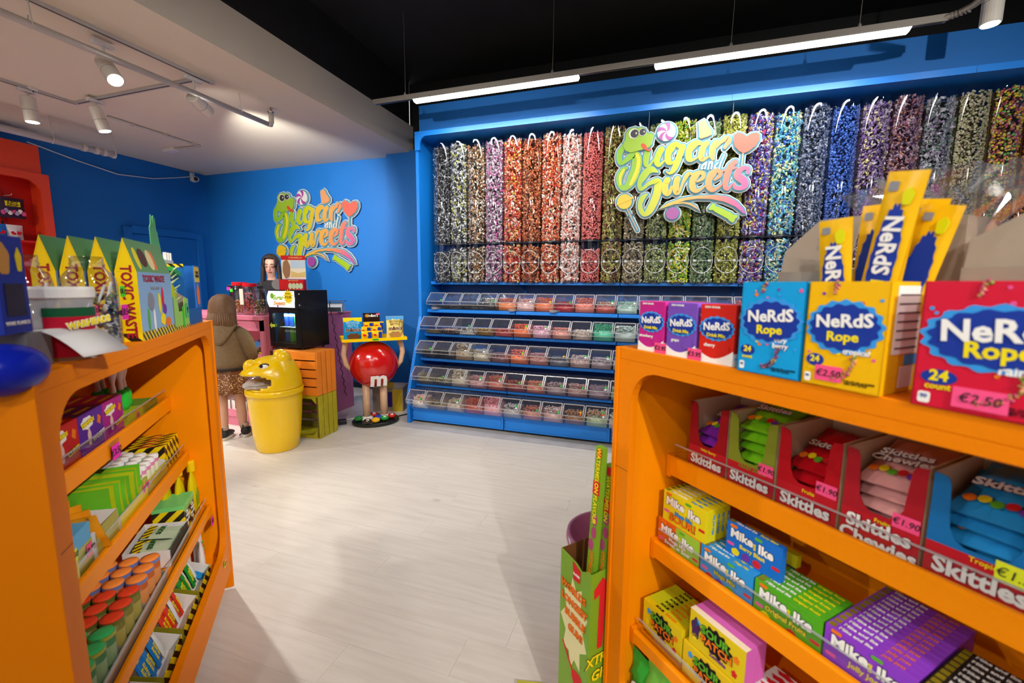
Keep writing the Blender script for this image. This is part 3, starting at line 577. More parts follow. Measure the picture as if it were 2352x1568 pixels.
for ri, (F, Bk, zb, yfb) in enumerate(ROWS):
    yb = Bk[0]+.20; fl_ = F[1]-.034
    side = [(F[0],F[1]),(F[0],fl_),(yfb,zb),(yb,zb),(yb,Bk[1]-.01),Bk]
    O = Vector((0, F[0], zb))
    loc = [(y-O.y, z-O.z) for y, z in side]
    # body: sides, front lip, sloping front, floor, back;  lid: sloping pane with bright edges
    mb = MB(); h = BW/2
    for x in (-h, h): mb.add([(x, y, z) for y, z in loc], [tuple(range(6))])
    for a, b in ((0,1),(1,2),(2,3),(3,4)):
        mb.add([(-h,)+loc[a], (h,)+loc[a], (h,)+loc[b], (-h,)+loc[b]], [(0,1,2,3)])
    M_BODY = mk(mb, 'bin_body', LIDM, False)
    e = MB().box(-h, h, -.002, .002, loc[0][1]-.004, loc[0][1]+.002).box(-h, h, -.002, .0015, loc[1][1]-.002, loc[1][1]+.002).box(-h, -h+.003, -.002, .001, loc[1][1], loc[0][1]).box(h-.003, h, -.002, .001, loc[1][1], loc[0][1])
    M_EDGE = mk(e, 'bin_lip', EDGE, False)
    d = Vector((0, Bk[0]-F[0], Bk[1]-F[1])); L_ = d.length; ang = math.atan2(d.z, d.y)
    lid = MB().box(-h+.004, h-.004, .003, L_, .0, .003)
    M_LID = mk(lid, 'lid', LIDM, False)
    lf = MB().box(-h+.002, -h+.010, .0, L_, .001, .006).box(h-.010, h-.002, .0, L_, .001, .006).box(-h+.01, h-.01, L_-.006, L_, .001, .008)
    M_LF = mk(lf, 'lid_frame', EDGE, False)
    M_TOP = mk(MB().add([(-h,Bk[0]-O.y,Bk[1]-O.z-.002),(h,Bk[0]-O.y,Bk[1]-O.z-.002),(h,yb-O.y,Bk[1]-O.z-.010),(-h,yb-O.y,Bk[1]-O.z-.010)], [(0,1,2,3)]), 'bin_top', LIDM, False)
    for ci in range(17):
        desc, cols, pr, size, full = FILL[ri][ci if ci < 12 else (ci*5+ri*2+7) % 8+4]
        t = thing('candy_bin', 'bin of %s sweets, %s from left, %s' % (desc, ORD[ci], ROWN[ri]), 'candy bin', (-2.284+.1945*ci+BW/2+.002, O.y, O.z), group='pick and mix bins')
        for me in (M_BODY, M_EDGE, M_TOP):
            o = bpy.data.objects.new(me.name.split('.')[0], me); col.objects.link(o); o.parent = t
        lo = bpy.data.objects.new('lid', M_LID); col.objects.link(lo); lo.parent = t; lo.location = (0, loc[0][0], loc[0][1]); lo.rotation_euler = (ang, 0, 0)
        o = bpy.data.objects.new('lid_frame', M_LF); col.objects.link(o); o.parent = lo
        k = 0
        for ch in (DOTS[ri*12+ci] if ci < 12 else 'g'):
            MB().lathe([(.0,.0004),(.011,.0004)], 14, (h-.028-.002*k, .018+.021*k)).build('dot_sticker', DOT[ch], lo).location = (0,0,.0035); k += 1
        H = (loc[5][1]-.02)*min(1, full*1.25+.05); yy0, yy1 = loc[2][0]+.004, loc[3][0]-.004
        r_ = np.random.default_rng(ri*20+ci); Nn = int(min(260, .19*.24/(size*.85)**2*(1.5 if full > .3 else .8)))
        px = r_.uniform(-h+.012, h-.012, Nn); py = r_.uniform(yy0-.01, yy1*.8, Nn); pz = size*.4+np.clip(r_.normal(.82, .2, Nn), .05, 1)*H*(1-.15*(py/yy1))
        lim = np.where(py < loc[2][0], loc[1][1]*(1-(py-0)/max(.01, loc[2][0])), 0); py = np.where(py < .012, .014, py); pz = np.maximum(pz, lim+size*.4)
        V, L, ln = scatter(pr, np.stack([px, py, pz], 1), size, .25, seed=ri*31+ci)
        core = MB().box(-h+.008, h-.008, loc[2][0]+.006, yy1, .004, max(.008, H*.62)); nv = len(V); V = np.concatenate([V, np.array(core.v)]); L = np.concatenate([L]+[np.array(f)+nv for f in core.f]); ln = np.concatenate([ln, np.full(6, 4)])
        me = mesh_np('sweets', V, L, ln); me.materials.append(multi_mat('bin_%d_%d' % (ri, ci), [lighter(h, .10) for h in cols], .35, .5)); o = bpy.data.objects.new('sweets', me); col.objects.link(o); o.parent = t; o['kind'] = 'stuff'
# tongs resting on the second shelf lip
for i, x in enumerate((-2.21, -1.35, -.93)):
    t = thing('scoop', 'small clear plastic scoop on the second shelf lip, %s from the left' % ORD[i], 'scoop', (x, 4.075, 1.144), group='clear scoops on the shelf lip')
    MB().lathe([(.03,0),(.034,.02),(.033,.022)], 16, sx=1.2).build('cup', EDGE, t, smooth=True); MB().tube([(.03,.0,.012),(.07,.03,.02)], .005).build('handle', EDGE, t)
SIGN_C=(0.170,4.030,2.366)
STROKES={'snake_body':[[(-488,235,21),(-520,187,23),(-524,131,21),(-509,97,17),(-476,109,17),(-429,146,26),(-392,157,30),(-376,116,37),(-380,46,38),(-403,-26,40),(-434,-88,31),(-478,-115,21),(-512,-83,19),(-516,-19,26),(-488,39,21),(-459,52,9)]],'letter_u':[[(-291,171,22),(-302,113,23),(-296,65,17),(-270,60,9),(-236,105,6)],[(-181,181,25),(-202,142,24),(-214,88,23),(-194,54,14),(-153,87,6)]],'letter_g':[[(-32,191,17),(-71,213,21),(-108,180,30),(-127,132,23),(-121,81,24),(-95,65,14),(-64,80,7)],[(-11,188,21),(-29,138,23),(-49,68,23),(-74,9,21),(-105,-18,9),(-136,1,3)]],'letter_a':[[(128,200,13),(97,208,24),(57,184,31),(36,140,24),(42,89,24),(70,77,12),(110,95,5)],[(168,198,22),(143,165,23),(133,103,23),(145,74,17),(191,91,5)]],'letter_r':[[(241,195,24),(220,166,24),(214,107,21),(223,71,12)],[(244,157,5),(271,196,14),(316,223,21),(330,197,19),(307,151,10)]],'letter_s':[[(-199,-2,3),(-247,22,24),(-286,10,28),(-324,-39,28),(-345,-86,17),(-335,-131,14),(-302,-118,12),(-274,-94,15),(-228,-75,21),(-195,-85,31),(-192,-133,31),(-204,-198,31),(-226,-260,31),(-256,-319,28),(-292,-347,17),(-323,-312,19),(-333,-259,17),(-317,-207,21),(-281,-179,7)],[(489,-53,12),(487,-22,14),(452,-16,16),(418,-41,24),(420,-76,28),(448,-102,28),(469,-124,26),(471,-152,23),(443,-171,16),(406,-162,14),(391,-129,6)]],'letter_w':[[(-121,-73,26),(-136,-114,24),(-129,-169,24),(-103,-185,14),(-81,-132,12)],[(-41,-69,24),(-50,-112,23),(-43,-174,23),(-19,-172,10),(2,-108,9),(27,-52,16),(50,-29,14),(68,-37,9)]],'letter_e':[[(115,-99,7),(154,-75,14),(159,-43,16),(134,-28,17),(98,-50,28),(77,-99,23),(83,-146,24),(112,-173,17),(152,-158,9),(185,-130,4)],[(247,-95,7),(281,-66,14),(286,-38,16),(259,-22,17),(227,-45,28),(203,-93,23),(206,-142,24),(235,-173,17),(277,-157,9),(309,-128,4)]],'letter_t':[[(387,34,20),(362,8,23),(343,-42,23),(330,-104,21),(330,-154,17),(348,-172,12),(382,-136,5)],[(309,-26,8),(361,-16,10),(406,-9,5)]],'small_word':[[(171,47,6),(148,25,8),(143,0,6),(159,6,3)],[(177,50,6),(167,0,6)],[(199,52,6),(192,-5,6)],[(195,28,3),(217,51,7),(217,-4,6)],[(263,40,6),(243,17,7),(241,-4,6),(260,2,3)],[(306,96,6),(285,39,6),(274,-6,6)]],'stick':[[(443,105,5),(438,-1,5)],[(-441,-292,5),(-346,-478,5)]]}
POLYS={'snake_head':[(-476,293),(-474,340),(-449,371),(-402,380),(-375,367),(-350,375),(-320,361),(-304,324),(-289,317),(-272,321),(-245,300),(-256,265),(-260,230),(-281,206),(-320,195),(-386,183),(-430,175),(-472,194),(-492,228),(-490,265)],'tongue':[(-330,243),(-307,227),(-291,193),(-276,184),(-270,205),(-262,190),(-276,173),(-305,183),(-339,211),(-348,234)],'gummy_bear':[(98,365),(137,385),(155,366),(166,340),(188,311),(206,288),(201,261),(175,250),(122,237),(108,252),(109,280),(104,315)],'heart':[(458,223),(427,249),(394,261),(369,245),(364,208),(382,151),(417,114),(444,98),(484,112),(526,145),(551,190),(552,227),(529,246),(491,243)],'wrapped_sweet':[(216,-319),(232,-298),(244,-277),(262,-289),(270,-307),(283,-308),(387,-362),(408,-381),(434,-382),(435,-400),(420,-410),(414,-431),(399,-441),(378,-426),(363,-408),(259,-346),(251,-335),(231,-334),(217,-330)],'swoosh':[(-176,-310),(-110,-263),(-5,-228),(119,-213),(257,-214),(358,-234),(427,-279),(477,-338),(492,-374),(476,-373),(413,-314),(328,-271),(225,-244),(123,-237),(31,-245),(-56,-273)],'swoosh_small':[(-39,-265),(20,-259),(72,-269),(116,-296),(146,-337),(128,-322),(73,-287),(20,-270),(-45,-274)]}
DISCS={'mint':(-147,316,73),'lollipop':(-466,-230,63),'ball':(-65,-348,51),'eye_a':(-410,327,41),'pupil_a':(-403,326,33),'eye_b':(-339,332,31),'pupil_b':(-337,333,27)}
# ------------------------------------------------------------------ logo signs
def catmull(pts, n=6):
    P = [np.array(p, float) for p in pts]; P = [2*P[0]-P[1]]+P+[2*P[-1]-P[-2]]; out = []
    for i in range(1, len(P)-2):
        for k in range(n):
            t = k/n; a, b, c, d = P[i-1:i+3]
            out.append(.5*((2*b)+(-a+c)*t+(2*a-5*b+4*c-d)*t*t+(-a+3*b-3*c+d)*t**3))
    out.append(P[-2]); return out
EPS = [0]
def eps():
    EPS[0] += 1; return (EPS[0] % 61)*.00005
def ribbon(mb, pts, grow, y0, y1):
    y0 -= eps(); Y00 = y0
    """flat stroke with rounded ends, thickened from y0 (front) to y1"""
    Q = catmull(pts); n = len(Q); L, R_ = [], []
    for i, q in enumerate(Q):
        d = (Q[min(i+1, n-1)]-Q[max(i-1, 0)])[:2]; d /= (np.hypot(*d)+1e-9); nn = np.array([-d[1], d[0]]); w_ = max(2, q[2])+grow
        L.append(q[:2]+nn*w_); R_.append(q[:2]-nn*w_)
    f = lambda p, y: (p[0]/1000, y, p[1]/1000)
    vs = [f(p, y0) for p in L]+[f(p, y0) for p in R_]+[f(p, y1) for p in L]+[f(p, y1) for p in R_]; fs = []
    for i in range(n-1):
        fs += [(i, i+1, n+i+1, n+i), (i, 2*n+i, 2*n+i+1, i+1), (n+i, n+i+1, 3*n+i+1, 3*n+i)]
    mb.add(vs, fs)
    for q in (Q[0], Q[-1]):
        y0 = Y00-eps()*.5
        w_ = max(2, q[2])+grow; mb.prism([(q[0]/1000+w_/1000*math.cos(-a), q[1]/1000+w_/1000*math.sin(-a)) for a in [2*PI*i/14 for i in range(14)]], y0, y1)
    if grow > 6:
        for q in Q[::2]:
            y0 = Y00-eps()*.5
            w_ = max(2, q[2])+grow; mb.prism([(q[0]/1000+w_/1000*math.cos(-a), q[1]/1000+w_/1000*math.sin(-a)) for a in [2*PI*i/12 for i in range(12)]], y0, y1)
def grown(poly, g):
    n = len(poly); A = sum(poly[i][0]*poly[(i+1) % n][1]-poly[(i+1) % n][0]*poly[i][1] for i in range(n)); s = -1 if A > 0 else 1; out = []
    for i in range(n):
        a, b, c = np.array(poly[i-1], float), np.array(poly[i], float), np.array(poly[(i+1) % n], float)
        d1 = (b-a)/np.hypot(*(b-a)); d2 = (c-b)/np.hypot(*(c-b)); nn = np.array([-(d1+d2)[1], (d1+d2)[0]]); nn = nn/(np.hypot(*nn)+1e-9)*s; out.append(tuple(b+nn*g))
    return out
def pol(mb, poly, g, y0, y1):
    y0 -= eps(); q = grown(poly, g) if g else poly; q = [(x/1000, z/1000) for x, z in q]
    A = sum(q[i][0]*q[(i+1) % len(q)][1]-q[(i+1) % len(q)][0]*q[i][1] for i in range(len(q)))
    mb.prism(q if A > 0 else q[::-1], y0, y1)
def grad_mat():
    m = bpy.data.materials.new('rainbow_print'); m.use_nodes = True; nt = m.node_tree; b = nt.nodes['Principled BSDF']
    tc = nt.nodes.new('ShaderNodeTexCoord'); sp = nt.nodes.new('ShaderNodeSeparateXYZ'); nt.links.new(tc.outputs['Object'], sp.inputs[0])
    a = nt.nodes.new('ShaderNodeMath'); a.operation = 'MULTIPLY_ADD'; a.inputs[1].default_value = -.30; nt.links.new(sp.outputs[2], a.inputs[0]); nt.links.new(sp.outputs[0], a.inputs[2])
    mr = nt.nodes.new('ShaderNodeMapRange'); mr.inputs['From Min'].default_value = -.48; mr.inputs['From Max'].default_value = .62; nt.links.new(a.outputs[0], mr.inputs['Value'])
    r_ = nt.nodes.new('ShaderNodeValToRGB'); els = r_.color_ramp.elements
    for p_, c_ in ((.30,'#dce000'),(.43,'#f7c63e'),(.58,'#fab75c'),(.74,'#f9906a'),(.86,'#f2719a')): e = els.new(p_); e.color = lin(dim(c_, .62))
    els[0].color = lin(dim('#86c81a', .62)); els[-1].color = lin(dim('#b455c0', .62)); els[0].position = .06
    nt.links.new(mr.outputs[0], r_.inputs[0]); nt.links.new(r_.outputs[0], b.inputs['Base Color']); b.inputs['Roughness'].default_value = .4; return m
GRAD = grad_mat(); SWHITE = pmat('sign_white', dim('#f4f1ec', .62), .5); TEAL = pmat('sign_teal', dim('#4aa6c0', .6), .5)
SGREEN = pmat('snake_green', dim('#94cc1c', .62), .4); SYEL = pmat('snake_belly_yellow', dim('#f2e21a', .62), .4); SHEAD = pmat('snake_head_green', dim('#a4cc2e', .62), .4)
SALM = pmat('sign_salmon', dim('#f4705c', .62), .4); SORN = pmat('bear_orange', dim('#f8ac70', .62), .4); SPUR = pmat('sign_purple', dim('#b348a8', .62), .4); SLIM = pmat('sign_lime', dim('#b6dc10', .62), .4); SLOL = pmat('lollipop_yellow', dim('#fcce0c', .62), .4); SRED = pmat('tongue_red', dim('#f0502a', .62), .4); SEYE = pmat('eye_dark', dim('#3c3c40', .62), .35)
def make_sign(label, loc, scale):
    s = thing('logo_sign', label, 'sign', loc, group='logo signs'); s.scale = (scale,)*3
    th = .034
    def lay(name, grow, y0, y1, mat):
        mb = MB()
        for nm, ss in STROKES.items():
            for st in ss: ribbon(mb, st, grow, y0, y1)
        for nm, p_ in POLYS.items():
            if nm not in ('tongue',): pol(mb, p_, grow, y0, y1)
        for nm in ('mint', 'lollipop', 'ball'):
            x, z, r_ = DISCS[nm]; pol(mb, [(x+(r_)*math.cos(2*PI*i/32), z+(r_)*math.sin(2*PI*i/32)) for i in range(32)], grow, y0, y1)
        return mb.build(name, mat, s)
    lay('backing_board', 20, -.012, .0, SWHITE); lay('teal_layer', 12.5, -.018, -.010, TEAL)  # flat teal outline between backing board and letters
    def strokes(name, key, mat, idx=None, grow=0, y=-.026):
        mb = MB(); 
        for st in (STROKES[key] if idx is None else [STROKES[key][idx]]): ribbon(mb, st, grow, y, -.014)
        return mb.build(name, mat, s)
    lay_edge = MB()
    for nm, ss in STROKES.items():
        if nm in ('small_word', 'stick'): continue
        for st in ss: ribbon(lay_edge, st, 1.8, -.022, -.014)
    for nm, p_ in POLYS.items(): pol(lay_edge, p_, 1.8, -.022, -.014)
    lay_edge.build('white_edge', SWHITE, s)
    for k in ('u','g','a','r','w','t'): strokes('letter', 'letter_'+k, GRAD)
    for k in ('e','s'):
        for j in (0, 1): strokes('letter', 'letter_'+k, GRAD, j)
    strokes('snake_body', 'snake_body', SGREEN); b = MB()
    bl = [(x+14, z, max(2, w_*.42)) for x, z, w_ in STROKES['snake_body'][0][6:11]]; ribbon(b, bl, 0, -.0275, -.02)
    bl = [(x+6, z, max(2, w_*.45)) for x, z, w_ in STROKES['snake_body'][0][12:15]]; ribbon(b, bl, 0, -.0275, -.02); b.build('snake_belly', SYEL, s)
    strokes('small_word', 'small_word', SWHITE); [strokes('stick', 'stick', pmat('stick_pale', dim('#e2b8a0', .6), .5), j) for j in (0, 1)]
    def poly_part(name, key, mat, y=-.027):
        mb = MB(); pol(mb, POLYS[key], 0, y, -.014); return mb.build(name, mat, s)
    head = poly_part('snake_head', 'snake_head', SHEAD, -.031)
    mb = MB(); pol(mb, POLYS['tongue'], 0, -.034, -.02); mb.build('tongue', SRED, head)
    def disc(name, key, mat, y0, y1, parent, squash=1.0, dx=0, k=1.0):
        x, z, r_ = DISCS[key]; mb = MB(); pol(mb, [(x+dx+r_*k*math.cos(2*PI*i/28), z+r_*k*squash*math.sin(2*PI*i/28)) for i in range(28)], 0, y0, y1); return mb.build(name, mat, parent)
    for e_ in 'ab':
        ey = disc('eye', 'eye_'+e_, SWHITE, -.034, -.02, head); disc('pupil', 'pupil_'+e_, SEYE, -.0365, -.03, head)
        x, z, r_ = DISCS['pupil_'+e_]; mb = MB(); pol(mb, [(x+r_*.4+r_*.18*math.cos(2*PI*i/12), z+r_*.05+r_*.28*math.sin(2*PI*i/12)) for i in range(12)], 0, -.0378, -.03); mb.build('eye_glint', SWHITE, head)
    poly_part('gummy_bear', 'gummy_bear', SORN); poly_part('heart_lollipop', 'heart', SALM); poly_part('wrapped_sweet', 'wrapped_sweet', SLIM)
    poly_part('swoosh', 'swoosh', GRAD); poly_part('swoosh', 'swoosh_small', GRAD)
    disc('ball', 'ball', SPUR, -.027, -.014, s); lo = disc('lollipop', 'lollipop', SLOL, -.027, -.014, s)
    x, z, r_ = DISCS['lollipop']; mb = MB(); pol(mb, [(x-r_*1.12, z-r_*.52), (x-r_*1.0, z-r_*.22), (x+r_*1.08, z+r_*.62), (x+r_*1.16, z+r_*.34)], 0, -.029, -.02); mb.build('lollipop_band', SLOL, lo)
    mt = disc('mint', 'mint', SWHITE, -.027, -.014, s); x, z, r_ = DISCS['mint']; mb = MB()
    for k in range(5):
        a0 = 2*PI*k/5+.35; arc = lambda q, o: (x+r_*q*math.cos(a0+o+.9*q), z+r_*q*math.sin(a0+o+.9*q))
        pol(mb, [arc(q/8, 0) for q in range(0, 9)]+[arc(1, .25), arc(1, .62)]+[arc(q/8, .62) for q in range(7, 0, -1)], 0, -.0285, -.02)
    mb.build('mint_swirl', SPUR, mt); return s
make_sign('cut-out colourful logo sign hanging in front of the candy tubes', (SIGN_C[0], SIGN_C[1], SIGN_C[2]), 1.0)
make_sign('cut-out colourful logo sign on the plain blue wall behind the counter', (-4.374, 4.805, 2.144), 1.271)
# two wires carry the sign on the candy wall
for i, x in enumerate((-.12, .52)): tag(MB().tube([(x,4.03,2.60),(x,4.0,2.87)], .0015, 5).build('sign_wire', GREYRAIL), ['thin wire holding the left side of the sign on the tubes', 'thin wire holding the right side of the sign on the tubes'][i], 'wire', 'sign wires')
# ------------------------------------------------------------------ orange shelf islands
RF = (Vector((-.09, 1.155, 0)), -PI/4)                                   # right island: origin at its left front corner
aL = math.radians(-48.25); LF = (Vector((-1.797, 1.338, 0))+Vector((math.cos(aL), math.sin(aL), 0))*1.25, aL+PI)   # left island: origin at its near end
def at(F, x, y, z=0.0):
    c, s_ = math.cos(F[1]), math.sin(F[1]); return F[0]+Vector((c*x-s_*y, s_*x+c*y, z))
IW, ID, IH = 1.25, .84, 1.244
SHELF = [(.15,.937,.885,.915), (.105,.70,.652,.68), (.045,.447,.411,.43)]
def make_island(F, label):
    t = thing('shelf_island', label, 'shelf island', F[0], F[1], 'orange shelf islands')
    for x in (0, IW-.013): MB().box(x, x+.013, -.004, ID, .012, IH).build('end_panel', ORANGE, t, bevel=.0015)
    for x in (.013, IW-.045): MB().box(x, x+.032, .022, ID-.03, .10, IH-.03).build('side_lining', ORANGE_IN, t)
    MB().box(.013, IW-.013, .0, ID, IH-.03, IH).build('top_board', ORANGE, t, bevel=.0015)
    inner = rrect(.062, IW-.062, .235, 1.193, .085, 8)
    frame_ring(MB(), (.013, IW-.013, .10, IH-.03), inner, .0, .022).build('front_frame', ORANGE, t)
    MB().box(.013, IW-.013, ID-.022, ID, .10, IH-.03).build('rear_panel', ORANGE, t)
    MB().box(.013, .060, -.0006, .0006, .920, .9215).build('frame_joint', pmat('joint_brown', '#8a4a08', .6), t)
    MB().box(.045, IW-.045, .40, .42, .1, IH-.03).build('back_panel', ORANGE_IN, t)
    MB().box(.045, IW-.045, .022, .40, .10, .20).build('base_deck', ORANGE_IN, t)
    MB().box(.05, IW-.05, .05, ID-.03, .0, .10).build('kick_base', pmat('kick_orange', '#c96f08', .5), t)
    for yf, zt, zb, zd in SHELF:
        s = MB().box(.047, IW-.047, yf+.006, .40, zd-.018, zd).build('shelf', ORANGE_IN, t)
        MB().prism([(yf,zb),(yf,zt-.004),(yf+.004,zt),(yf+.012,zt),(yf+.012,zb)], .062, IW-.062, 'x').build('shelf_lip', ORANGE_IN, s)
        MB().box(.064, IW-.064, yf+.014, yf+.017, zt-.025, zt+.032).build('clear_guard', ACRYL, s)
        MB().box(.064, IW-.064, yf+.0135, yf+.0175, zt+.0305, zt+.0335).build('guard_edge', EDGE, s)
        for x in (.048, IW-.062): MB().prism([(yf+.004,zb-.01),(yf+.004,zt),(.39,zd),(.39,zd-.05)], x, x+.014, 'x').build('shelf_bracket', ORANGE_IN, s)
    return t
make_island(RF, 'orange shelf island on the right, stacked with boxed sweets'); make_island(LF, 'orange shelf island on the left, its end towards the viewer')
# printed materials
P = lambda n, c, r=.42: pmat(n, c, r, spec=.15)
WPR = P('white_print', '#f6f4ee'); YPR = P('yellow_print', '#f7e11a'); NAVY = P('navy_print', '#1d3a9c'); LBLUE = P('light_blue_print', '#3a9be6'); REDP = P('red_print', '#d8262c'); GRNP = P('green_print', '#5fae2a'); ORNP = P('orange_print', '#f07a1c'); PURP = P('purple_print', '#7a3aa8'); BLKP = P('black_print', '#191417'); PNKP = P('pink_print', '#e85aa0'); BRNP = P('brown_print', '#6e4526'); GRYP = P('grey_print', '#8d8d92')
def price(par, s, x, z, w_=.05, h=.026, m=None, face='front', y=0.0, rot=0.0):
    n = Vector(FN[face]); m = m or PINKTAG
    o = patch(par, 'price_sticker', rect(-w_/2, w_/2, -h/2, h/2), m, face, .002, {'front': (x, y, z), 'right': (y, x, z), 'left': (y, x, z), 'top': (x, z, y)}[face])
    text(o, s, (0, 0, .0006), h*.62, INK, 'top', bold=-.002, shear=.15, name='price')
    return o
def carton(F, name, label, cat, x, y, z, w_, d, h, mat, group=None, rz=0.0, bevel=.0012):
    """closed box standing on (x..x+w, y..y+d), front face at local y=0"""
    t = thing(name, label, cat, at(F, x, y, z), F[1]+rz, group); MB().box(0, w_, 0, d, 0, h).build('carton', mat, t, bevel=bevel); return t
# ------------------------------------------------------------------ right island: top
def cloud(par, cx, cz, rx, rz, m1, m2, y=0.0):
    patch(par, 'splash_edge', ell(cx, cz, rx*1.12, rz*1.18, 72, .05, 17), m1, 'front', .0008, (0, y, 0)); patch(par, 'splash', ell(cx, cz, rx, rz, 72, .05, 15), m2, 'front', .0014, (0, y, 0))
def dots(par, w_, h, z0, n, seed, mats):
    r_ = random.Random(seed)
    for i in range(n):
        x, z = r_.uniform(.05, .95)*w_, r_.uniform(z0, .97)*h; q = r_.uniform(.0016, .0036); patch(par, 'printed_dot', ell(x, z, q, q, 10), mats[i % len(mats)], 'front', .0005)
def drink(x, colr, colname, flavour, extra):
    t = carton(RF, 'drink_mix_box', extra, 'box', x, .012, IH, .082, .045, .121, P('drink_'+colname, colr), 'drink mix boxes')
    patch(t, 'white_wave', [(0,0),(.082,0),(.082,.03)]+[(.082-.082*i/8, .03-.02*math.sin(PI*i/8*.9)) for i in range(1, 9)], WPR, 'front', .0004)
    cloud(t, .041, .072, .036, .021, LBLUE, NAVY); text(t, 'NeRdS', (.041, -.0016, .076), .022, WPR, bold=.03, rot=.06, squash=1.0); text(t, 'Drink Mix', (.041, -.0016, .058), .0105, YPR, bold=.02)
    text(t, flavour, (.026, 0, .037), .010, WPR, bold=.02); text(t, 'ZERO SUGAR', (.028, 0, .115), .006, WPR); patch(t, 'sachet_print', [(.05,.018),(.074,.024),(.072,.038),(.049,.031)], P('sachet_'+colname, colr), 'front', .0012)
    patch(t, 'side_white_base', rect(0,.045,0,.025), WPR, 'right', .0004, (.082,0,0))
    text(t, 'ENTER\nTO WIN', (.082, .022, .10), .008, WPR, 'right'); text(t, 'ON THE GO', (.082, .022, .014), .007, LBLUE, 'right')
    return t
for i, (c, n_, fl_, lab) in enumerate((('#c8268a','magenta','strawberry','magenta strawberry drink mix box, front left on the right island'), ('#7a4fb8','violet','grape','violet grape drink mix box between the magenta and red ones'), ('#d8281c','red','cherry','red cherry drink mix box beside the tall blue box'))):
    x = .066+.0905*i; t = drink(x, c, n_, fl_, lab)
    if i < 2: price(t, '€3.95', .082 if i else .075, .012, .036, .024)
    for k in (1, 2): carton(RF, 'drink_mix_box', ['second', 'rearmost'][k-1]+' '+n_+' drink mix box behind the front one', 'box', x, .012+.047*k, IH, .082, .045, .119, P('drink_'+n_, c), 'drink mix boxes')
t = carton(RF, 'drink_mix_box', 'yellow box with a white K peeping out behind the magenta box', 'box', .052, .075, IH, .012, .06, .115, P('yellow_card', '#f2c01c')); text(t, 'K', (.006, 0, .07), .03, WPR, bold=.03, outline=REDP)
def rope(x, w_, colr, colname, flavour, label, lid=True, lidk=1.0, h=.166):
    t = thing('rope_candy_display', label, 'display box', at(RF, x, -.004, IH), RF[1], 'rope candy boxes'); M_ = P('rope_'+colname, colr); d = .105
    MB().box(0, w_, 0, .002, 0, h).build('front_panel', M_, t); MB().box(0, .002, 0, d, 0, h).build('side_panel', M_, t); MB().box(w_-.002, w_, 0, d, 0, h).build('side_panel', M_, t)
    MB().box(0, w_, 0, d, 0, .002).build('bottom_panel', M_, t); MB().box(0, w_, d-.002, d, 0, h+.02).build('back_panel', CARD, t)
    if lid: MB().add([(0,d,h),(w_,d,h),(w_+.004,d+.03,h+.115),(.05*lidk,d+.03,h+.115),(.0,d+.015,h+.06)], [(0,1,2,3,4)]).build('raised_lid', CARD, t).modifiers.new('thickness', 'SOLIDIFY').thickness = .003
    cloud(t, w_*.5, h*.58, w_*.43, h*.21, LBLUE, NAVY); text(t, 'NeRdS', (w_*.5, -.0016, h*.635), w_*.255, WPR, bold=.03, rot=.07, outline=NAVY, ow=.03); text(t, 'Rope', (w_*.5, -.0016, h*.49), w_*.19, YPR, bold=.03, rot=.04)
    text(t, flavour, (w_*.69, 0, h*.36), w_*.105, WPR, bold=.03, outline=NAVY if colname != 'red' else PNKP, ow=.05)
    patch(t, 'count_badge', ell(w_*.17, h*.25, w_*.12, h*.06), NAVY, 'front', .0006); text(t, '24', (w_*.17, -.0008, h*.258), w_*.13, YPR, bold=.03); text(t, 'count', (w_*.17, -.0004, h*.175), w_*.075, YPR, bold=.02)
    patch(t, 'calorie_badge', rrect(w_*.045, w_*.13, h*.03, h*.12, .003, 3), WPR, 'front', .0006); text(t, '90', (w_*.087, -.0008, h*.085), w_*.05, NAVY, bold=.01)
    text(t, '24 - 0.92 OZ (26 g) ROPES\nNET WT 22 OZ', (w_*.72, 0, h*.075), w_*.04, BLKP)
    rm = multi_mat('candy_rope_'+colname, ['#6a3a5c','#a8486c','#8c3c78','#b89a3c','#5a2c50'] if colname == 'blue' else ['#c86c4c','#e0a070','#a87c3c','#c8446c','#8c9c3c'], .4)
    pts = [(.66,.32),(.655,.26),(.63,.19),(.58,.14),(.5,.1),(.4,.085)]+[(.4,1.0),(.37,.95),(.36,.88)]; q = []
    for a, b in list(zip(pts[:5], pts[1:6]))+list(zip(pts[6:8], pts[7:9])):
        for k in range(9):
            f_ = k/9; q.append((w_*(a[0]+(b[0]-a[0])*f_)+random.uniform(-.003,.003), -.0015, h*(a[1]+(b[1]-a[1])*f_)+random.uniform(-.003,.003)))
    V, L, ln = scatter(proto_bean(5, 3), q, .0045, .3, seed=3); me = mesh_np('printed_rope', V, L, ln); o = link('printed_rope', me, rm, t); o['kind'] = 'stuff'
    dots(t, w_, h, .28, 22, len(label), [YPR, PNKP, PURP, LBLUE, ORNP]); return t
rope(.350, .114, '#14a2e2', 'blue', 'very\nberry', 'light blue rope candy box with grey cardboard lid standing open')
ty = rope(.468, .108, '#f6bc0a', 'yellow', 'tropical', 'yellow rope candy box with yellow packs sticking out of it', lid=False); price(ty, '€2.50', .04, .022, .038, .024)
patch(ty, 'nutrition_label', rect(.02,.095,.06,.16), WPR, 'right', .0005, (.108,0,0)); patch(ty, 'barcode_label', rect(.05,.09,.008,.04), WPR, 'right', .0005, (.108,0,0)); patch(ty, 'blue_square', rect(.06,.10,.042,.058), LBLUE, 'right', .0005, (.108,0,0))
for k in range(7): patch(ty, 'nutrition_line', rect(.025,.09,.068+.013*k,.070+.013*k), BLKP, 'right', .0012, (.108,0,0))
tr_ = rope(.612, .15, '#d81c3a', 'red', 'rainbow', 'large red rope candy box at the right edge of the picture', lidk=1.6); price(tr_, '€2.50', .066, .020, .05, .026)
RPY = P('rope_pack_yellow', '#f4bc10', .25)
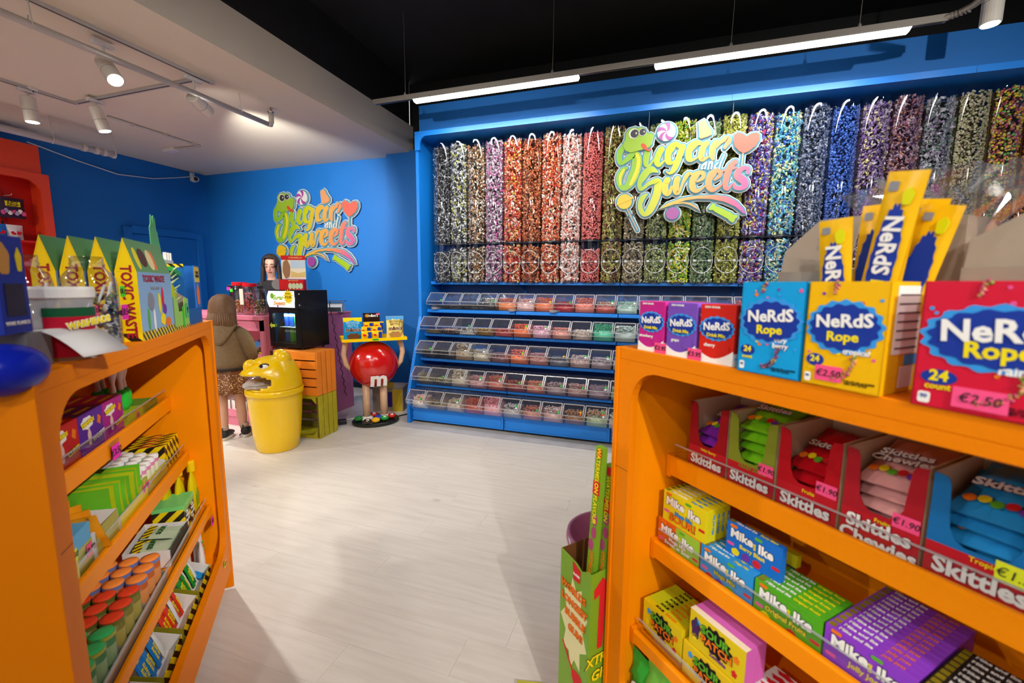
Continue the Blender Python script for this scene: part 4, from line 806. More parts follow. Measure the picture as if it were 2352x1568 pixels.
def rope_pack(x, y, z, rot, lean, h, label, lettering=True):
    t = thing('candy_rope_pack', label, 'candy pack', at(RF, x, y, IH+z), RF[1], 'yellow rope packs'); t.rotation_euler = (lean, rot, RF[1])
    pillow(MB(), .048, h, .012, 6, 14, .05, .0008, int(x*1000)).build('wrapper', RPY, t, smooth=True)
    patch(t, 'printed_splash', ell(0, h*.58, .016, h*.27, 60, .05, 19), NAVY, 'front', .0075)
    if lettering:
        text(t, 'NeRdS', (0, -.0085, h*.66), .030, WPR, bold=.03, rot=-PI/2); text(t, 'Rope', (0, -.0085, h*.42), .022, YPR, bold=.03, rot=-PI/2)
    patch(t, 'calorie_badge', rrect(-.018, -.006, h*.91, h*.955, .002, 3), GRYP, 'front', .004); patch(t, 'yellow_blob', ell(.009, h*.885, .007, .012, 20, .08, 5), P('lime_yellow_print', '#e2e010'), 'front', .006)
rope_pack(.497, .035, .02, -.06, .05, .245, 'short yellow rope pack at the left end of the yellow box')
rope_pack(.520, .045, .02, .15, .04, .305, 'tallest yellow rope pack leaning right out of the yellow box')
rope_pack(.525, .062, .02, .08, -.02, .262, 'yellow rope pack half hidden behind the short one')
rope_pack(.500, .085, .02, .03, -.04, .270, 'yellow rope pack at the back left of the yellow box', False)
rope_pack(.535, .085, .02, .20, -.03, .262, 'yellow rope pack at the back right, mostly covered', False)
rope_pack(.520, .090, .02, .16, -.08, .275, 'rearmost yellow rope pack behind the tallest one', False)
tb = carton(RF, 'rope_candy_box', 'grey cardboard box end standing behind the yellow rope packs', 'box', .56, .14, IH, .04, .1, .265, CARD)
tp = carton(RF, 'blue_candy_box', 'small blue box with red fruit print behind the blue rope box', 'box', .318, .16, IH, .03, .05, .165, P('blue_card', '#2a6cc0')); text(tp, 'MIXED BERRY', (.015, 0, .15), .0055, WPR); patch(tp, 'printed_cherry', ell(.016,.10,.010,.010), REDP, 'front', .0006)
# clear cellophane bag behind
cb = thing('cellophane_bag', 'crinkled clear cellophane bag with magenta ribbon behind the boxes', 'bag', at(RF, .60, .19, IH), RF[1])
CELL = clear_mat('crinkled_cellophane', gloss=.16, rough=.08, edge=.7, haze=.06)
r_ = random.Random(4); rings = []
for z, rr in ((0,.05),(.05,.055),(.10,.05),(.15,.038),(.195,.026),(.205,.022),(.22,.03),(.26,.06),(.30,.095),(.335,.12)):
    rings.append([(rr*(1+r_.uniform(-.28,.28))*math.cos(2*PI*i/26)-z*.15, .6*rr*(1+r_.uniform(-.3,.3))*math.sin(2*PI*i/26), z+r_.uniform(-.008,.008)) for i in range(26)])
MB().loft(rings, cap=False).build('film', CELL, cb); MB().lathe([(.028,.194),(.030,.203),(.027,.212)], 20, (-.03, 0)).build('ribbon', P('magenta_ribbon', '#c8187c'), cb)
# ------------------------------------------------------------------ right island: boxes of bags on the upper shelf
RIDGE = P('bag_box_red', '#c2202a', .4)
def bag_box(x, w_, upper, label, flavour, fcol, bagcol, bagname, nb, title='Skittles', y=.172):
    t = thing('bag_display_box', label, 'display box', at(RF, x, y, .915), RF[1], 'cut-out boxes of candy bags'); h, d = .188, .20
    U_ = P('bag_box_'+upper, upper, .4); zc = .075
    def cut(): return [(0,zc*.95),(.0,h),(.017,h-.003),(.021,h-.014),(.026,h*.55),(.034,.086),(.045,.078),(w_-.045,.078),(w_-.034,.086),(w_-.026,h*.55),(w_-.021,h-.014),(w_-.017,h-.003),(w_,h),(w_,zc*.95)]
    MB().prism(cut(), 0, .002).build('upper_front', U_, t); MB().prism(rect(0, w_, 0, zc*.95), 0, .002).build('lower_front', RIDGE, t)
    for a in (0, w_-.002): MB().box(a, a+.002, .002, d, 0, h).build('side_wall', KRAFT, t)
    MB().box(0, w_, d-.002, d, 0, h).build('back_wall', KRAFT, t); MB().box(.002, w_-.002, .002, d, 0, .002).build('floor_panel', KRAFT, t)
    text(t, title, (w_*.5, 0, .036), w_*.285, WPR, bold=.035, outline=P('dark_red_print', '#7a0f18'), ow=.03, name='brand'); text(t, flavour, (w_*.55, 0, .066), w_*.09, fcol, bold=.01)
    for k in range(nb):
        b = thing('candy_bag', '%s candy bag, %s from the bottom in its box' % (bagname, ORD[k]), 'candy bag', at(RF, x+w_/2, y+.014+.004*(k % 2), .945+.0245*k), RF[1], bagname+' bags'); b.rotation_euler = (-PI/2+.30+.03*(k % 2), random.uniform(-.05,.05), RF[1]+random.uniform(-.06,.06))
        pillow(MB(), w_*.84, .17, .032, 12, 12, .08, .0035, k+int(x*900)).build('wrapper', P('bag_'+bagname, bagcol, .22), b, smooth=True)
        text(b, title, (0, -.020, .075), w_*.23, WPR, 'front', bold=.03, name='brand', rot=.06, outline=P('bag_dark_'+bagname, '#5a1420'), ow=.03); [patch(b, 'printed_sweet', ell(w_*q, .025+.006*(j % 2), w_*.06, .010, 14), m, 'front', .0185) for j, (q, m) in enumerate(((-.24,ORNP),(-.12,YPR),(0.0,GRNP),(.12,REDP),(.24,PURP)))]
    return t
bag_box(.104, .110, '#9c1420', 'dark red box of purple candy bags, leftmost on the upper shelf', 'Wild Berry', YPR, '#8a2cae', 'purple', 4)
b2 = bag_box(.220, .114, '#84902a', 'olive and red box of lime green candy bags', 'CRAZY SOURS', GRNP, '#7cc81e', 'lime green', 6); price(b2, '€1.90', .096, .078, .034, .026)
b3 = bag_box(.341, .118, '#b81420', 'all red box of red candy bags between green and pink ones', 'Fruits', YPR, '#c81420', 'red', 4); price(b3, '€1.90', .098, .086, .038, .026)
b4 = bag_box(.467, .118, '#b0202c', 'red box of pale pink chewy candy bags', 'Fruits', YPR, '#e8a8a4', 'pale pink', 5, 'Skittles\nChewies'); price(b4, '€1.90', .098, .082, .038, .026)
b5 = bag_box(.592, .130, '#1c74b8', 'blue and red box of blue candy bags at the right edge', 'Tropical', YPR, '#2a94d8', 'blue', 5); price(b5, '€1.50', .105, .066, .048, .032, YELTAG)
b6 = bag_box(.73, .12, '#7a2c8c', 'violet and red box of candy bags next to the blue one', 'Smoothies', YPR, '#9c5cc8', 'violet', 2)
# ------------------------------------------------------------------ right island: theatre boxes
def theatre(x, y, z, colr, colname, label, w_=.138, h=.085, d=.0172, front=None, top=None, grp='theatre boxes of chewy candy', split=None):
    t = carton(RF, 'theatre_box', label, 'candy box', x, y, z, w_, d, h, P('theatre_'+colname, colr), grp, bevel=.0006)
    if split: patch(t, 'printed_half', rect(w_*.45, w_, 0, h), P('theatre_'+split[0], split[1]), 'front', .0003)
    if front: front(t, w_, h, d)
    if top: top(t, w_, h, d)
    return t
def mike(sub, sc_, extra=None, fruit=()):
    def f(t, w_, h, d):
        text(t, 'Mike', (w_*.30, 0, h*.70), h*.36, WPR, bold=.035, outline=BLKP, ow=.03, name='brand'); text(t, 'and', (w_*.535, 0, h*.62), h*.13, YPR, bold=.02, rot=PI/2); text(t, 'Ike', (w_*.74, 0, h*.64), h*.36, WPR, bold=.035, outline=BLKP, ow=.03, name='brand')
        text(t, sub, (w_*.5, 0, h*.40), h*.17, sc_, bold=.02, outline=extra, ow=.04)
        for k, m in enumerate(fruit): patch(t, 'printed_fruit', ell(w_*(.2+.2*k), h*.16, w_*.075, h*.11, 20, .05, 5), m, 'front', .0006)
        for k, (px, pz, m) in enumerate(((.14,.92,ORNP),(.6,.9,GRNP),(.92,.35,REDP),(.1,.35,PNKP))):
            patch(t, 'printed_jelly_bean', rrect(w_*px-.009, w_*px+.009, h*pz-.0035, h*pz+.0035, .003, 4), m, 'front', .0006)
    return f
def mtop(word2, c2, m1=None):
    def f(t, w_, h, d):
        text(t, 'Mike and Ike', (w_*.33, d/2, h), d*.6, m1 or WPR, 'top', bold=.02); text(t, word2, (w_*.74, d/2, h), d*.52, c2, 'top', bold=.015); patch(t, 'top_badge', rect(.003,.014,d*.15,d*.85), P('dark_badge', '#8a7a1a'), 'top', .0005, (0,0,h))
    return f
DT = .0176; D2 = .68
fm = mike('Mega Mix\nSweet or Sour', WPR, BLKP, (ORNP, YPR))
for k in range(5):
    t = theatre(.058, .124+DT*k, D2, '#ea6a1a', 'orange', 'orange and green sweet-or-sour box, %s from the front' % ORD[k], front=fm if k == 0 else None, top=mtop('Mega Mix', YPR), split=('green_half', '#9ac83a'))
fs_ = mike('Mega Mix', LBLUE, NAVY, ()); 
for k in range(5):
    t = theatre(.070, .126+DT*k, D2+.0852, '#e8d81c', 'yellow', 'yellow sour theatre box, %s from the front' % ORD[k], front=fs_ if k == 0 else None, top=mtop('Mega Mix', LBLUE, WPR))
    if k == 0: text(t, 'SOUR!', (.066, 0, .018), .030, ORNP, bold=.03, outline=BLKP, ow=.02)
    else: text(t, 'Mike and Ike', (.138, DT/2, .045), .010, LBLUE, 'right', rot=PI/2)
fb = mike('Mega Mix', YPR, BLKP, (REDP, PURP, GRNP))
for k in range(9):
    t = theatre(.200, .124+DT*k, D2, '#2a94dc', 'sky_blue', 'sky blue mega mix box, %s from the front' % ORD[k], front=fb if k == 0 else None, top=mtop('Mega Mix', YPR))
theatre(.247, .150, D2+.0852, '#1c70d0', 'strong_blue', 'strong blue berry box standing on the sky blue ones', w_=.132, h=.08, front=mike('Berry Blast', YPR, None, (YPR, PURP, REDP)), top=mtop('Berry Blast', YPR))
theatre(.235, .235, D2+.0852, '#cfc01c', 'dull_yellow', 'single yellow box lying behind the strong blue one', w_=.13, h=.03)
fg = mike('Original Fruits', YPR, BLKP, (YPR, GRNP, REDP))
for k in range(6):
    theatre(.342, .124+DT*k, D2, '#54ac22', 'green', 'green original fruits box, %s from the front' % ORD[k], front=fg if k == 0 else None, top=mtop('Original Fruits', YPR))
fp = mike('Jolly Joes', YPR, None, ())
for k in range(13):
    theatre(.484, .124+DT*k, D2, '#8e40cc', 'purple', 'purple jolly joes box, %s from the front' % ORD[k], front=fp if k == 0 else None, top=mtop('Jolly Joes', ORNP))
for k in range(9):
    theatre(.626, .124+DT*k, D2, '#26201e', 'black', 'black theatre box, %s from the front' % ORD[k], front=mike('Licorice', REDP) if k == 0 else None, top=mtop('Hot', REDP))
# lower shelf: sour boxes
def sour(extra, em):
    def f(t, w_, h, d):
        patch(t, 'black_splash', ell(w_*.5, h*.56, w_*.27, h*.34, 60, .12, 13), BLKP, 'front', .0004)
        text(t, 'SOUR', (w_*.48, -.0006, h*.68), h*.31, GRNP, bold=.03, outline=BLKP, ow=.03); text(t, 'PATCH', (w_*.52, -.0006, h*.43), h*.28, ORNP, bold=.03, outline=BLKP, ow=.03)
        if extra: text(t, extra, (w_*.55, -.0006, h*.18), h*.15, em, bold=.02)
        for k, (px, pz, m) in enumerate(((.16,.72,LBLUE),(.86,.6,ORNP),(.84,.2,REDP),(.12,.3,YPR))): patch(t, 'printed_candy', ell(w_*px, h*pz, w_*.045, h*.09, 24, .2, 5), m, 'front', .0006)
    return f
def stop_(t, w_, h, d): text(t, 'SOUR', (w_*.38, d/2, h), d*.62, BLKP, 'top', bold=.03); text(t, 'PATCH', (w_*.66, d/2, h), d*.62, ORNP, 'top', bold=.03)
D3 = .43
for k in range(7): theatre(.064, .078+DT*k, D3+.018, '#c8d41c' if k else '#e8cf14', 'lime_yellow' if k else 'warm_yellow', 'yellow and lime sour box, %s from the front' % ORD[k], w_=.135, h=.088, front=sour('kids', REDP) if k == 0 else None, top=stop_, grp='sour candy boxes')
for k in range(3): theatre(.2035, .078+DT*k, D3+.003, '#e8c41c' if k == 0 else '#d83a24', 'amber' if k == 0 else 'scarlet', 'yellow extreme sour box under the pink-edged ones, %s from the front' % ORD[k], w_=.145, h=.088, front=sour('Extreme', REDP) if k == 0 else None, top=stop_, grp='sour candy boxes')
for k in range(4):
    t = theatre(.215, .082+DT*k, D3+.093, '#e2c818' if k == 0 else '#d86ac0', 'yellow_zombie' if k == 0 else 'pink', 'pink-edged zombie sour box standing on top, %s from the front' % ORD[k], w_=.148, h=.092, front=sour('Zombie', P('zombie_purple', '#7a2c86')) if k == 0 else None, grp='sour candy boxes')
    if k == 0: patch(t, 'pink_side', rect(0, DT-.001, 0, .092), P('theatre_pink', '#d86ac0'), 'right', .0004, (.148,0,0)); patch(t, 'cream_top', rect(0,.148,0,DT-.001), P('cream_top', '#f2ead0'), 'top', .0004, (0,0,.092)); patch(t, 'black_mark', ell(.018,.05,.012,.026,24,.15,5), P('dark_purple_print', '#4a2458'), 'front', .0006)
for k in range(7):
    t = theatre(.352, .070+.0205*k, D3+.001, '#f2eeea', 'white_card', 'white sour box with red drips, %s from the front' % ORD[k], w_=.17, h=.088, d=.0195, top=stop_, grp='sour candy boxes')
    patch(t, 'red_drip', ell(.03,.0097,.018,.007,20,.2,5), REDP, 'top', .0004, (0,0,.088))
# bottom: bags of green sweets, on the base deck
GB = [P('bag_leaf_green', '#3cb43c', .2), P('bag_lime', '#7cd04c', .2)]
for k in range(9):
    x, y = .085+.062*(k % 3)+.01*(k//3), .06+.055*(k//3); b = thing('gummy_bag', 'shiny green bag of sweets on the bottom shelf, %s in the heap' % ORD[k], 'candy bag', at(RF, x, y, .205), RF[1]+random.uniform(-.5,.5), 'green bags on the bottom shelf'); b.rotation_euler.x = random.uniform(-.2,.1)
    h = .17+.02*(k % 3)
    pillow(MB(), .085, h, .034, 8, 10, .12, .006, k).build('wrapper', GB[k % 2], b, smooth=True); patch(b, 'printed_badge', ell(0, h*.48, .018, .014, 20), WPR, 'front', .021); text(b, 'SWEETS', (0, -.0216, h*.48), .008, GRNP, bold=.01)
# ------------------------------------------------------------------ bubble gum display and bucket at the end of the island
gb = thing('gum_display', 'tall green carton of giant bubble gum beside the island end', 'display box', (-.235, 1.205, 0), math.radians(-39.85))
GRN = pmat('lime_card', '#7aa824', .42, noise=.06, nscale=60); DKC = P('dark_lime_print', '#4a7a14'); PALE = P('pale_burst_print', '#e8e2a8')
gw, gd, gh = .134, .108, .60
MB().prism([(0,0),(gw,0),(gw,gh),(gw*.93,gh+.004),(gw*.70,gh-.012),(gw*.55,gh+.0),(0,gh+.012)], 0, .002).build('front_panel', GRN, gb)
MB().box(gw-.002, gw, .002, gd, 0, gh).build('side_panel', GRN, gb); MB().box(0, .002, .002, gd, 0, gh+.01).build('side_panel', BRNP, gb); MB().box(0, gw, gd-.002, gd, 0, gh+.012).build('back_panel', BRNP, gb); MB().box(0, gw, 0, gd, 0, .002).build('bottom_panel', GRN, gb)
patch(gb, 'pale_burst', [(gw*.5+gw*.46*(1 if k % 2 else .62)*math.cos(2*PI*k/18), .40+.15*(1 if k % 2 else .75)*math.sin(2*PI*k/18)) for k in range(18)], PALE, 'front', .0005)
for k, s_ in enumerate(('WORLDS', 'LONGEST', 'BUBBLE', 'GUM!')): text(gb, s_, (gw*(.46+.035*k), -.001, .505-.042*k), .0305, ORNP, bold=.03, outline=P('dark_orange_print', '#b8380c'), ow=.03, rot=-.08, squash=.86)
patch(gb, 'red_badge', [(gw*.42,.60),(gw*.68,.585),(gw*.66,.545),(gw*.45,.545)], REDP, 'front', .0009); text(gb, 'funlab', (gw*.555, -.0012, .565), .012, WPR, bold=.01)
patch(gb, 'printed_gum_stick', [(gw*.12,.315),(gw*.16,.32),(gw*.50,.255),(gw*.48,.245)], REDP, 'front', .0009); patch(gb, 'printed_gum_blob', ell(gw*.64,.235,.022,.026,24,.1,3), REDP, 'front', .001)
for x, z, q in ((.22,.12,.034),(.5,.06,.05),(.78,.09,.03),(.62,.165,.012),(.1,.03,.03),(.85,.02,.03),(.34,.155,.014),(.92,.20,.010)): patch(gb, 'printed_bubble', ell(gw*x, z, q*.8, q, 24), P('bubble_print', '#a8687c', .3), 'front', .0011+.0002*x)
patch(gb, 'printed_one', [(.03,.36),(.05,.36),(.062,.56),(.045,.58),(.012,.55),(.014,.52),(.034,.53)], REDP, 'right', .0008, (gw,0,0))
text(gb, 'XTREME', (gw+.0004, .062, .325), .040, YPR, 'right', bold=.03, outline=BLKP, ow=.03, shear=.15); text(gb, 'GIGA', (gw+.0004, .062, .275), .044, YPR, 'right', bold=.03, outline=BLKP, ow=.03, shear=.15)
patch(gb, 'dark_halftone', ell(.06,.12,.04,.10,24,.05,6), P('rust_print', '#8c3a14'), 'right', .0008, (gw,0,0))
def gum_stick(x, y, tx, ty, L, label, lettering):
    t = thing('gum_stick', label, 'gum stick', gb.matrix_basis @ Vector((x, y, .004)), math.radians(-39.85), 'giant gum sticks'); t.rotation_euler = (-math.atan2(ty-y, L), math.atan2(tx-x, L), math.radians(-39.85))
    MB().box(-.014, .014, -.009, .009, 0, L).build('carton', GRN, t)
    for k, (s_, z) in enumerate(lettering): text(t, s_, (0, -.009, z), .020, YPR if k != 1 else ORNP, bold=.02, rot=-PI/2, outline=BLKP if k != 1 else None, ow=.02)
    patch(t, 'red_band', rect(-.0135,.0135,L-.14,L-.10), REDP, 'front', .0004, (0,-.009,0)); patch(t, 'red_badge', rect(-.008,.01,L-.03,L-.006), REDP, 'front', .0006, (0,-.009,0))
    for z in (.70, .66, .74): patch(t, 'printed_bubble', ell(.004*(1 if z > .68 else -1), z, .010, .018, 18), P('bubble_print2', '#b44a74', .3), 'front', .0006, (0,-.009,0))
bpy.context.view_layer.update()
gum_stick(.070, .030, .112, .045, .955, 'long green gum stick leaning out of the carton, nearest', [('WATERMELON FLAVOUR', .84), ('WORLDS', .60)])
gum_stick(.106, .045, .123, .075, .90, 'long green gum stick close to the island, behind the first', [('WATERMELON', .80), ('WORLDS', .60)])
fc = thing('gum_carton', 'flat yellow and green gum carton lying on the floor', 'carton', (-.385, 1.235, .0), math.radians(12)); MB().box(0, .16, 0, .05, 0, .03).build('carton', P('yellow_green_card', '#b8b43c'), fc, bevel=.001); text(fc, 'WORLDS', (.08, .025, .03), .026, ORNP, 'top', bold=.03); text(fc, 'BUBBLE GUM', (.08, 0, .015), .018, REDP, bold=.02)
bk = thing('bucket', 'empty mauve pink plastic bucket behind the gum carton', 'bucket', (-.12, 1.655, 0)); BUCK = pmat('mauve_plastic', '#9a5a80', .4)
MB().lathe([(.0,.004),(.125,.004),(.168,.41),(.176,.412),(.178,.42),(.172,.424),(.164,.42),(.118,.0),(0,.0)], 40).build('tub', BUCK, bk, smooth=True)
MB().tube([(.178*math.cos(a), .178*math.sin(a), .405-.03*math.sin(a+.3)**2) for a in [PI+PI*i/20 for i in range(21)]], .004, 6).build('handle', pmat('pale_pink_plastic', '#c890ac', .4), bk)
# ------------------------------------------------------------------ left island (local x = 0 at the near end)
TOXY = stripe_mat('warning_stripes', '#f2d40c', '#1c1813', 28, .8); TOXS = stripe_mat('warning_stripes_fine', '#f2d40c', '#2a241a', 60, .8); TYEL = P('toxic_yellow', '#f0cc08', .4)
SKYP = P('pale_blue_print', '#8fb4d8'); GRE = P('grass_print', '#6c9c5c'); MARN = P('maroon_print', '#a01c2c')
def lcarton(*a, **k): return carton(LF, *a, **k)
# house shaped cartons on top: a row of four running back from the aisle
for k in range(4):
    y = .004+.0535*k; w_, d, hb, ht = .27, .046, .185, .272
    t = thing('house_carton', ['yellow and pale blue gabled carton nearest the aisle', 'second gabled yellow carton from the aisle', 'third gabled yellow carton from the aisle', 'rearmost gabled yellow carton in the row'][k], 'carton', at(LF, .505, y, IH), LF[1], 'gabled candy cartons')
    MB().add([(0,0,0),(w_,0,0),(w_,d,0),(0,d,0),(0,0,hb),(w_,0,hb),(w_,d,hb),(0,d,hb)], [(0,1,5,4),(2,3,7,6),(0,3,2,1),(1,2,6,5)]).build('walls', SKYP, t)
    MB().add([(0,0,hb),(w_,0,hb),(w_,d*.5,ht),(0,d*.5,ht),(w_,d,hb),(0,d,hb)], [(0,1,2,3),(4,5,3,2)]).build('gable_roof', GRE, t)
    MB().add([(-.0004,0,0),(-.0004,d,0),(-.0004,d,hb),(-.0004,d*.5,ht),(-.0004,0,hb)], [(0,4,3,2,1)]).build('end_wall', TYEL, t)
    MB().add([(w_,0,0),(w_,d,0),(w_,d,hb),(w_,d*.5,ht),(w_,0,hb)], [(0,1,2,3,4)]).build('end_wall', TYEL, t)
    MB().add([(-.001,d*.1,hb*1.0),(-.001,d*.9,hb),(.035,d*.5,hb+.01),(-.001,d*.5,ht*.98)], [(0,3,2),(3,1,2),(0,2,1)]).build('gusset', P('toxic_yellow_fold', '#d2ac08', .4), t)
    text(t, 'TOXIC WASTE', (-.001, d*.5, .105), .0315, MARN, 'left', bold=.03, rot=-PI/2, squash=.92)
    patch(t, 'stripe_foot', rect(-d, 0, 0, .022), TOXY, 'left', .0008)
    if k == 0:
        patch(t, 'stripe_band', rect(0, w_, 0, .024), TOXS, 'front', .0006); text(t, 'TOXIC WASTE', (w_*.45, 0, hb*.9), .026, MARN, bold=.03); text(t, 'SOUR CANDY', (w_*.45, 0, hb*.76), .011, GRYP)
        for px, pz, rw, rh, m in ((.3,.56,.024,.026,GRYP),(.55,.52,.010,.030,YPR),(.66,.6,.009,.034,REDP),(.7,.42,.016,.016,PURP),(.2,.3,.008,.030,GRNP),(.36,.27,.007,.034,WPR),(.62,.26,.020,.018,YPR),(.78,.2,.024,.014,ORNP)): patch(t, 'printed_candy', ell(w_*px, hb*pz, rw, rh, 20, .06, 4), m, 'front', .0007)
        ro = MB().prism(ell(0, 0, .026, .026), 0, .001, 'z').build('brown_round_print', P('brown_round', '#5e3418'), t); ro.matrix_local = Matrix.Translation((w_*.30, .0105, hb+.040)) @ Matrix.Rotation(PI/2-.26, 4, 'X')
        for px, q, m in ((.14,.012,YPR),(.5,.020,P('cream_print', '#f0dca0')),(.6,.010,ORNP)): o = MB().prism(ell(0, 0, q, .030), 0, .001, 'z').build('printed_sweet', m, t); o.matrix_local = Matrix.Translation((w_*px, .0095, hb+.036)) @ Matrix.Rotation(PI/2-.26, 4, 'X')
GLASSJ = clear_mat('clear_jar', gloss=.10, rough=.03, edge=.7)
def jar(x, y, r_, h, label, wraps, seed):
    t = thing('candy_jar', label, 'jar', at(LF, x, y, IH), LF[1], 'clear jars on the left island')
    MB().lathe([(r_*.86,.0),(r_,.012),(r_,h*.68),(r_*.93,h*.78),(r_*.62,h*.88),(r_*.58,h*.9),(r_*.62,h*.915),(r_*.58,h*.94),(r_*.58,h)], 28).build('jar_body', GLASSJ, t, smooth=True)
    q = np.random.default_rng(seed); n_ = 150; a = q.uniform(0, 2*PI, n_); rr = r_*.82*np.sqrt(q.uniform(.25, 1, n_))
    V, L, ln = scatter(SW, np.stack([rr*np.cos(a), rr*np.sin(a), q.uniform(.012, h*.6, n_)], 1), .013, .3, seed=seed); link('wrapped_sweets', mesh_np('wrapped_sweets', V, L, ln), multi_mat('jar_wraps', ['#2a2c2e','#4c5052','#d8d8d4','#8a8a5c','#5c4a5c','#c8c4b0']), t)['kind'] = 'stuff'
    for k in range(2):
        a = PI+.9*k+.6; MB().tube([(r_*.5*math.cos(a), r_*.5*math.sin(a), h*.45), (r_*.75*math.cos(a+.5), r_*.75*math.sin(a+.5), h*(.70+.03*k))], .0028, 6).build('lolly_stick', WPR, t)
    return t
j = jar(.372, .052, .050, .215, 'clear jar of dark wrapped lollies with a pink price tag', 1, 3); price(j, '€0.50', .022, .085, .036, .036, P('magenta_sticker', '#f032b4', .6), 'front', -.050); price(j, '€0.15', .018, .135, .026, .026, GRNTAG, 'front', -.051)
jar(.285, .125, .046, .212, 'empty-topped clear jar behind the round white-lidded tub', 1, 5)
# round tub with white lid
t = thing('candy_tub', 'clear tub with white lid and dark red printed label', 'tub', at(LF, .225, .045, IH), LF[1])
MB().lathe([(.046,0),(.049,.13)], 32).build('tub_body', clear_mat('milky_plastic', gloss=.06, edge=.4, haze=.35), t, smooth=True); MB().lathe([(.050,.124),(.053,.126),(.053,.142),(.051,.147),(0,.147)], 32).build('lid', WPR, t)
lab = MB().loft([[(.0505*math.cos(a), .0505*math.sin(a), z) for a in [PI*.95+PI*.85*i/24 for i in range(25)]] for z in (.008,.042,.075,.105)], closed=False)
lab.build('label_wrap', P('tub_label', '#c01a34', .35), t, smooth=True)
lab = MB().loft([[(.0508*math.cos(a), .0508*math.sin(a), z) for a in [PI*.95+PI*.85*i/24 for i in range(25)]] for z in (.088,.106)], closed=False); lab.build('label_top', P('tub_label_green', '#1f5a38', .35), t, smooth=True)
o = text(t, 'WARHEADS', (0, 0, 0), .018, YPR, bold=.035, outline=WPR, ow=.06); 
for ch in t.children:
    if ch.name.startswith('lettering'): ch.matrix_local = Matrix.Rotation(-.35, 4, 'Z') @ Matrix.Translation((0, -.053-(.0008 if 'outline' not in ch.name else 0), .075)) @ Matrix.Rotation(PI/2, 4, 'X') @ Matrix.Rotation(.12, 4, 'Z')
patch(t, 'puff_print', ell(0, .045, .010, .022, 24, .1, 5), P('pale_pink_print', '#e8c4b8'), 'front', .052); price(t, '€7.0', .034, .096, .018, .022, None, 'front', -.040)
# near end: blue boxes and leaflet
t = lcarton('blue_window_box', 'dark blue candy box with a window at the left edge', 'box', .03, .035, IH+.068, .075, .10, .165, P('royal_blue_card', '#2438a0'))
patch(t, 'window', rect(.012,.062,.03,.085), P('dark_window', '#3a3038', .2), 'front', .0006); patch(t, 'printed_figure', ell(.018,.125,.016,.026,24,.08,5), P('gold_print', '#d8a040'), 'front', .0006); text(t, 'WARE PLANETS', (.036, 0, .018), .009, WPR, bold=.02); patch(t, 'yellow_burst', ell(.058,.125,.008,.02,20,.1,5), YPR, 'front', .0006)
for px, ww in ((-.002,.04),(.034,.045)):
    patch(t, 'side_print', ell(-.05, .09, .02, .03, 20, .1, 5), P('gold_print', '#d8a040'), 'left', .0006)
t = thing('leaflet', 'white curved leaflet lying over the shelf edge', 'leaflet', at(LF, .18, -.03, IH+.004), LF[1]-.3)
MB().loft([[(x, y, .012+.05*math.sin(PI*(y+.02)/.16)) for y in [-.02+.1*i/8 for i in range(9)]] for x in (-.07, -.02, .04)], closed=False).build('sheet', P('white_paper', '#dcd8d6', .5), t, smooth=True).modifiers.new('thickness', 'SOLIDIFY').thickness = .001
t = thing('blue_tub', 'rounded bright blue tub in the lower left foreground', 'tub', at(LF, .010, .035, IH+.002), LF[1])
MB().sphere((0,0,.012), (.068,.052,.042), 28, 14).build('tub_body', P('bright_blue_plastic', '#1428b8', .3), t, smooth=True)
t = lcarton('grey_box', 'small plain grey box between the blue box and the tub', 'box', .082, .035, IH, .075, .09, .066, P('mid_grey_card', '#77757a'))
# far end of the top: toys and the blue display
t = thing('toy_display', 'green slime toys in a cut card tray near the far end', 'display box', at(LF, .79, .006, IH), LF[1]); TG = P('slime_green_print', '#9cd060')
MB().prism([(0,0),(.165,0),(.165,.10),(.12,.105),(.11,.06),(.05,.06),(.045,.10),(0,.115)], 0, .002).build('front_panel', TG, t); MB().box(0, .002, 0, .08, 0, .11).build('side_panel', CARD, t); MB().prism([(0,0),(.08,0),(.08,.16),(0,.10)], .163, .165, 'x').build('side_panel', CARD, t); MB().box(0, .165, .078, .08, 0, .12).build('back_panel', CARD, t)
patch(t, 'stripe_band', rect(0, .165, 0, .012), TOXS, 'front', .0005); price(t, '9', .135, .06, .03, .05, P('green_sticker', '#58c070'), 'front'); patch(t, 'green_drip', rect(.085,.105,.005,.075), P('vivid_green_print', '#3cc81c'), 'front', .0006)
t = thing('slime_figure', 'spiky yellow-green slime figure with a green brim', 'toy', at(LF, .89, .045, IH+.002), LF[1]); MB().sphere((0,0,.11), (.024,.024,.05), 14, 10).build('body', P('slime_body', '#a8b418', .3), t, smooth=True)
for k in range(26):
    a, z = k*2.4, .08+.005*k; MB().tube([(.014*math.cos(a), .014*math.sin(a), z), (.036*math.cos(a), .036*math.sin(a), z+.018)], [.004,.0006], 5).build('spike', P('slime_spike', '#c8d89c', .3), t)
MB().box(-.04, .045, -.02, .02, .192, .206).build('brim', P('brim_green', '#3cb050', .4), t).rotation_euler = (0, .2, 0); MB().lathe([(.004,0),(.02,.06)], 8).build('stem', P('slime_body', '#a8b418', .3), t)
t = thing('display_arm', 'white plastic display arm with upright hooks', 'display rack', at(LF, .80, .055, IH), LF[1]); MB().box(0, .005, -.004, .004, 0, .235).build('post', WHITE, t); MB().box(0, .20, -.005, .005, .225, .236).build('bar', WHITE, t)
for x in (.13, .155, .18): MB().box(x, x+.007, -.005, .005, .236, .262).build('hook', WHITE, t)
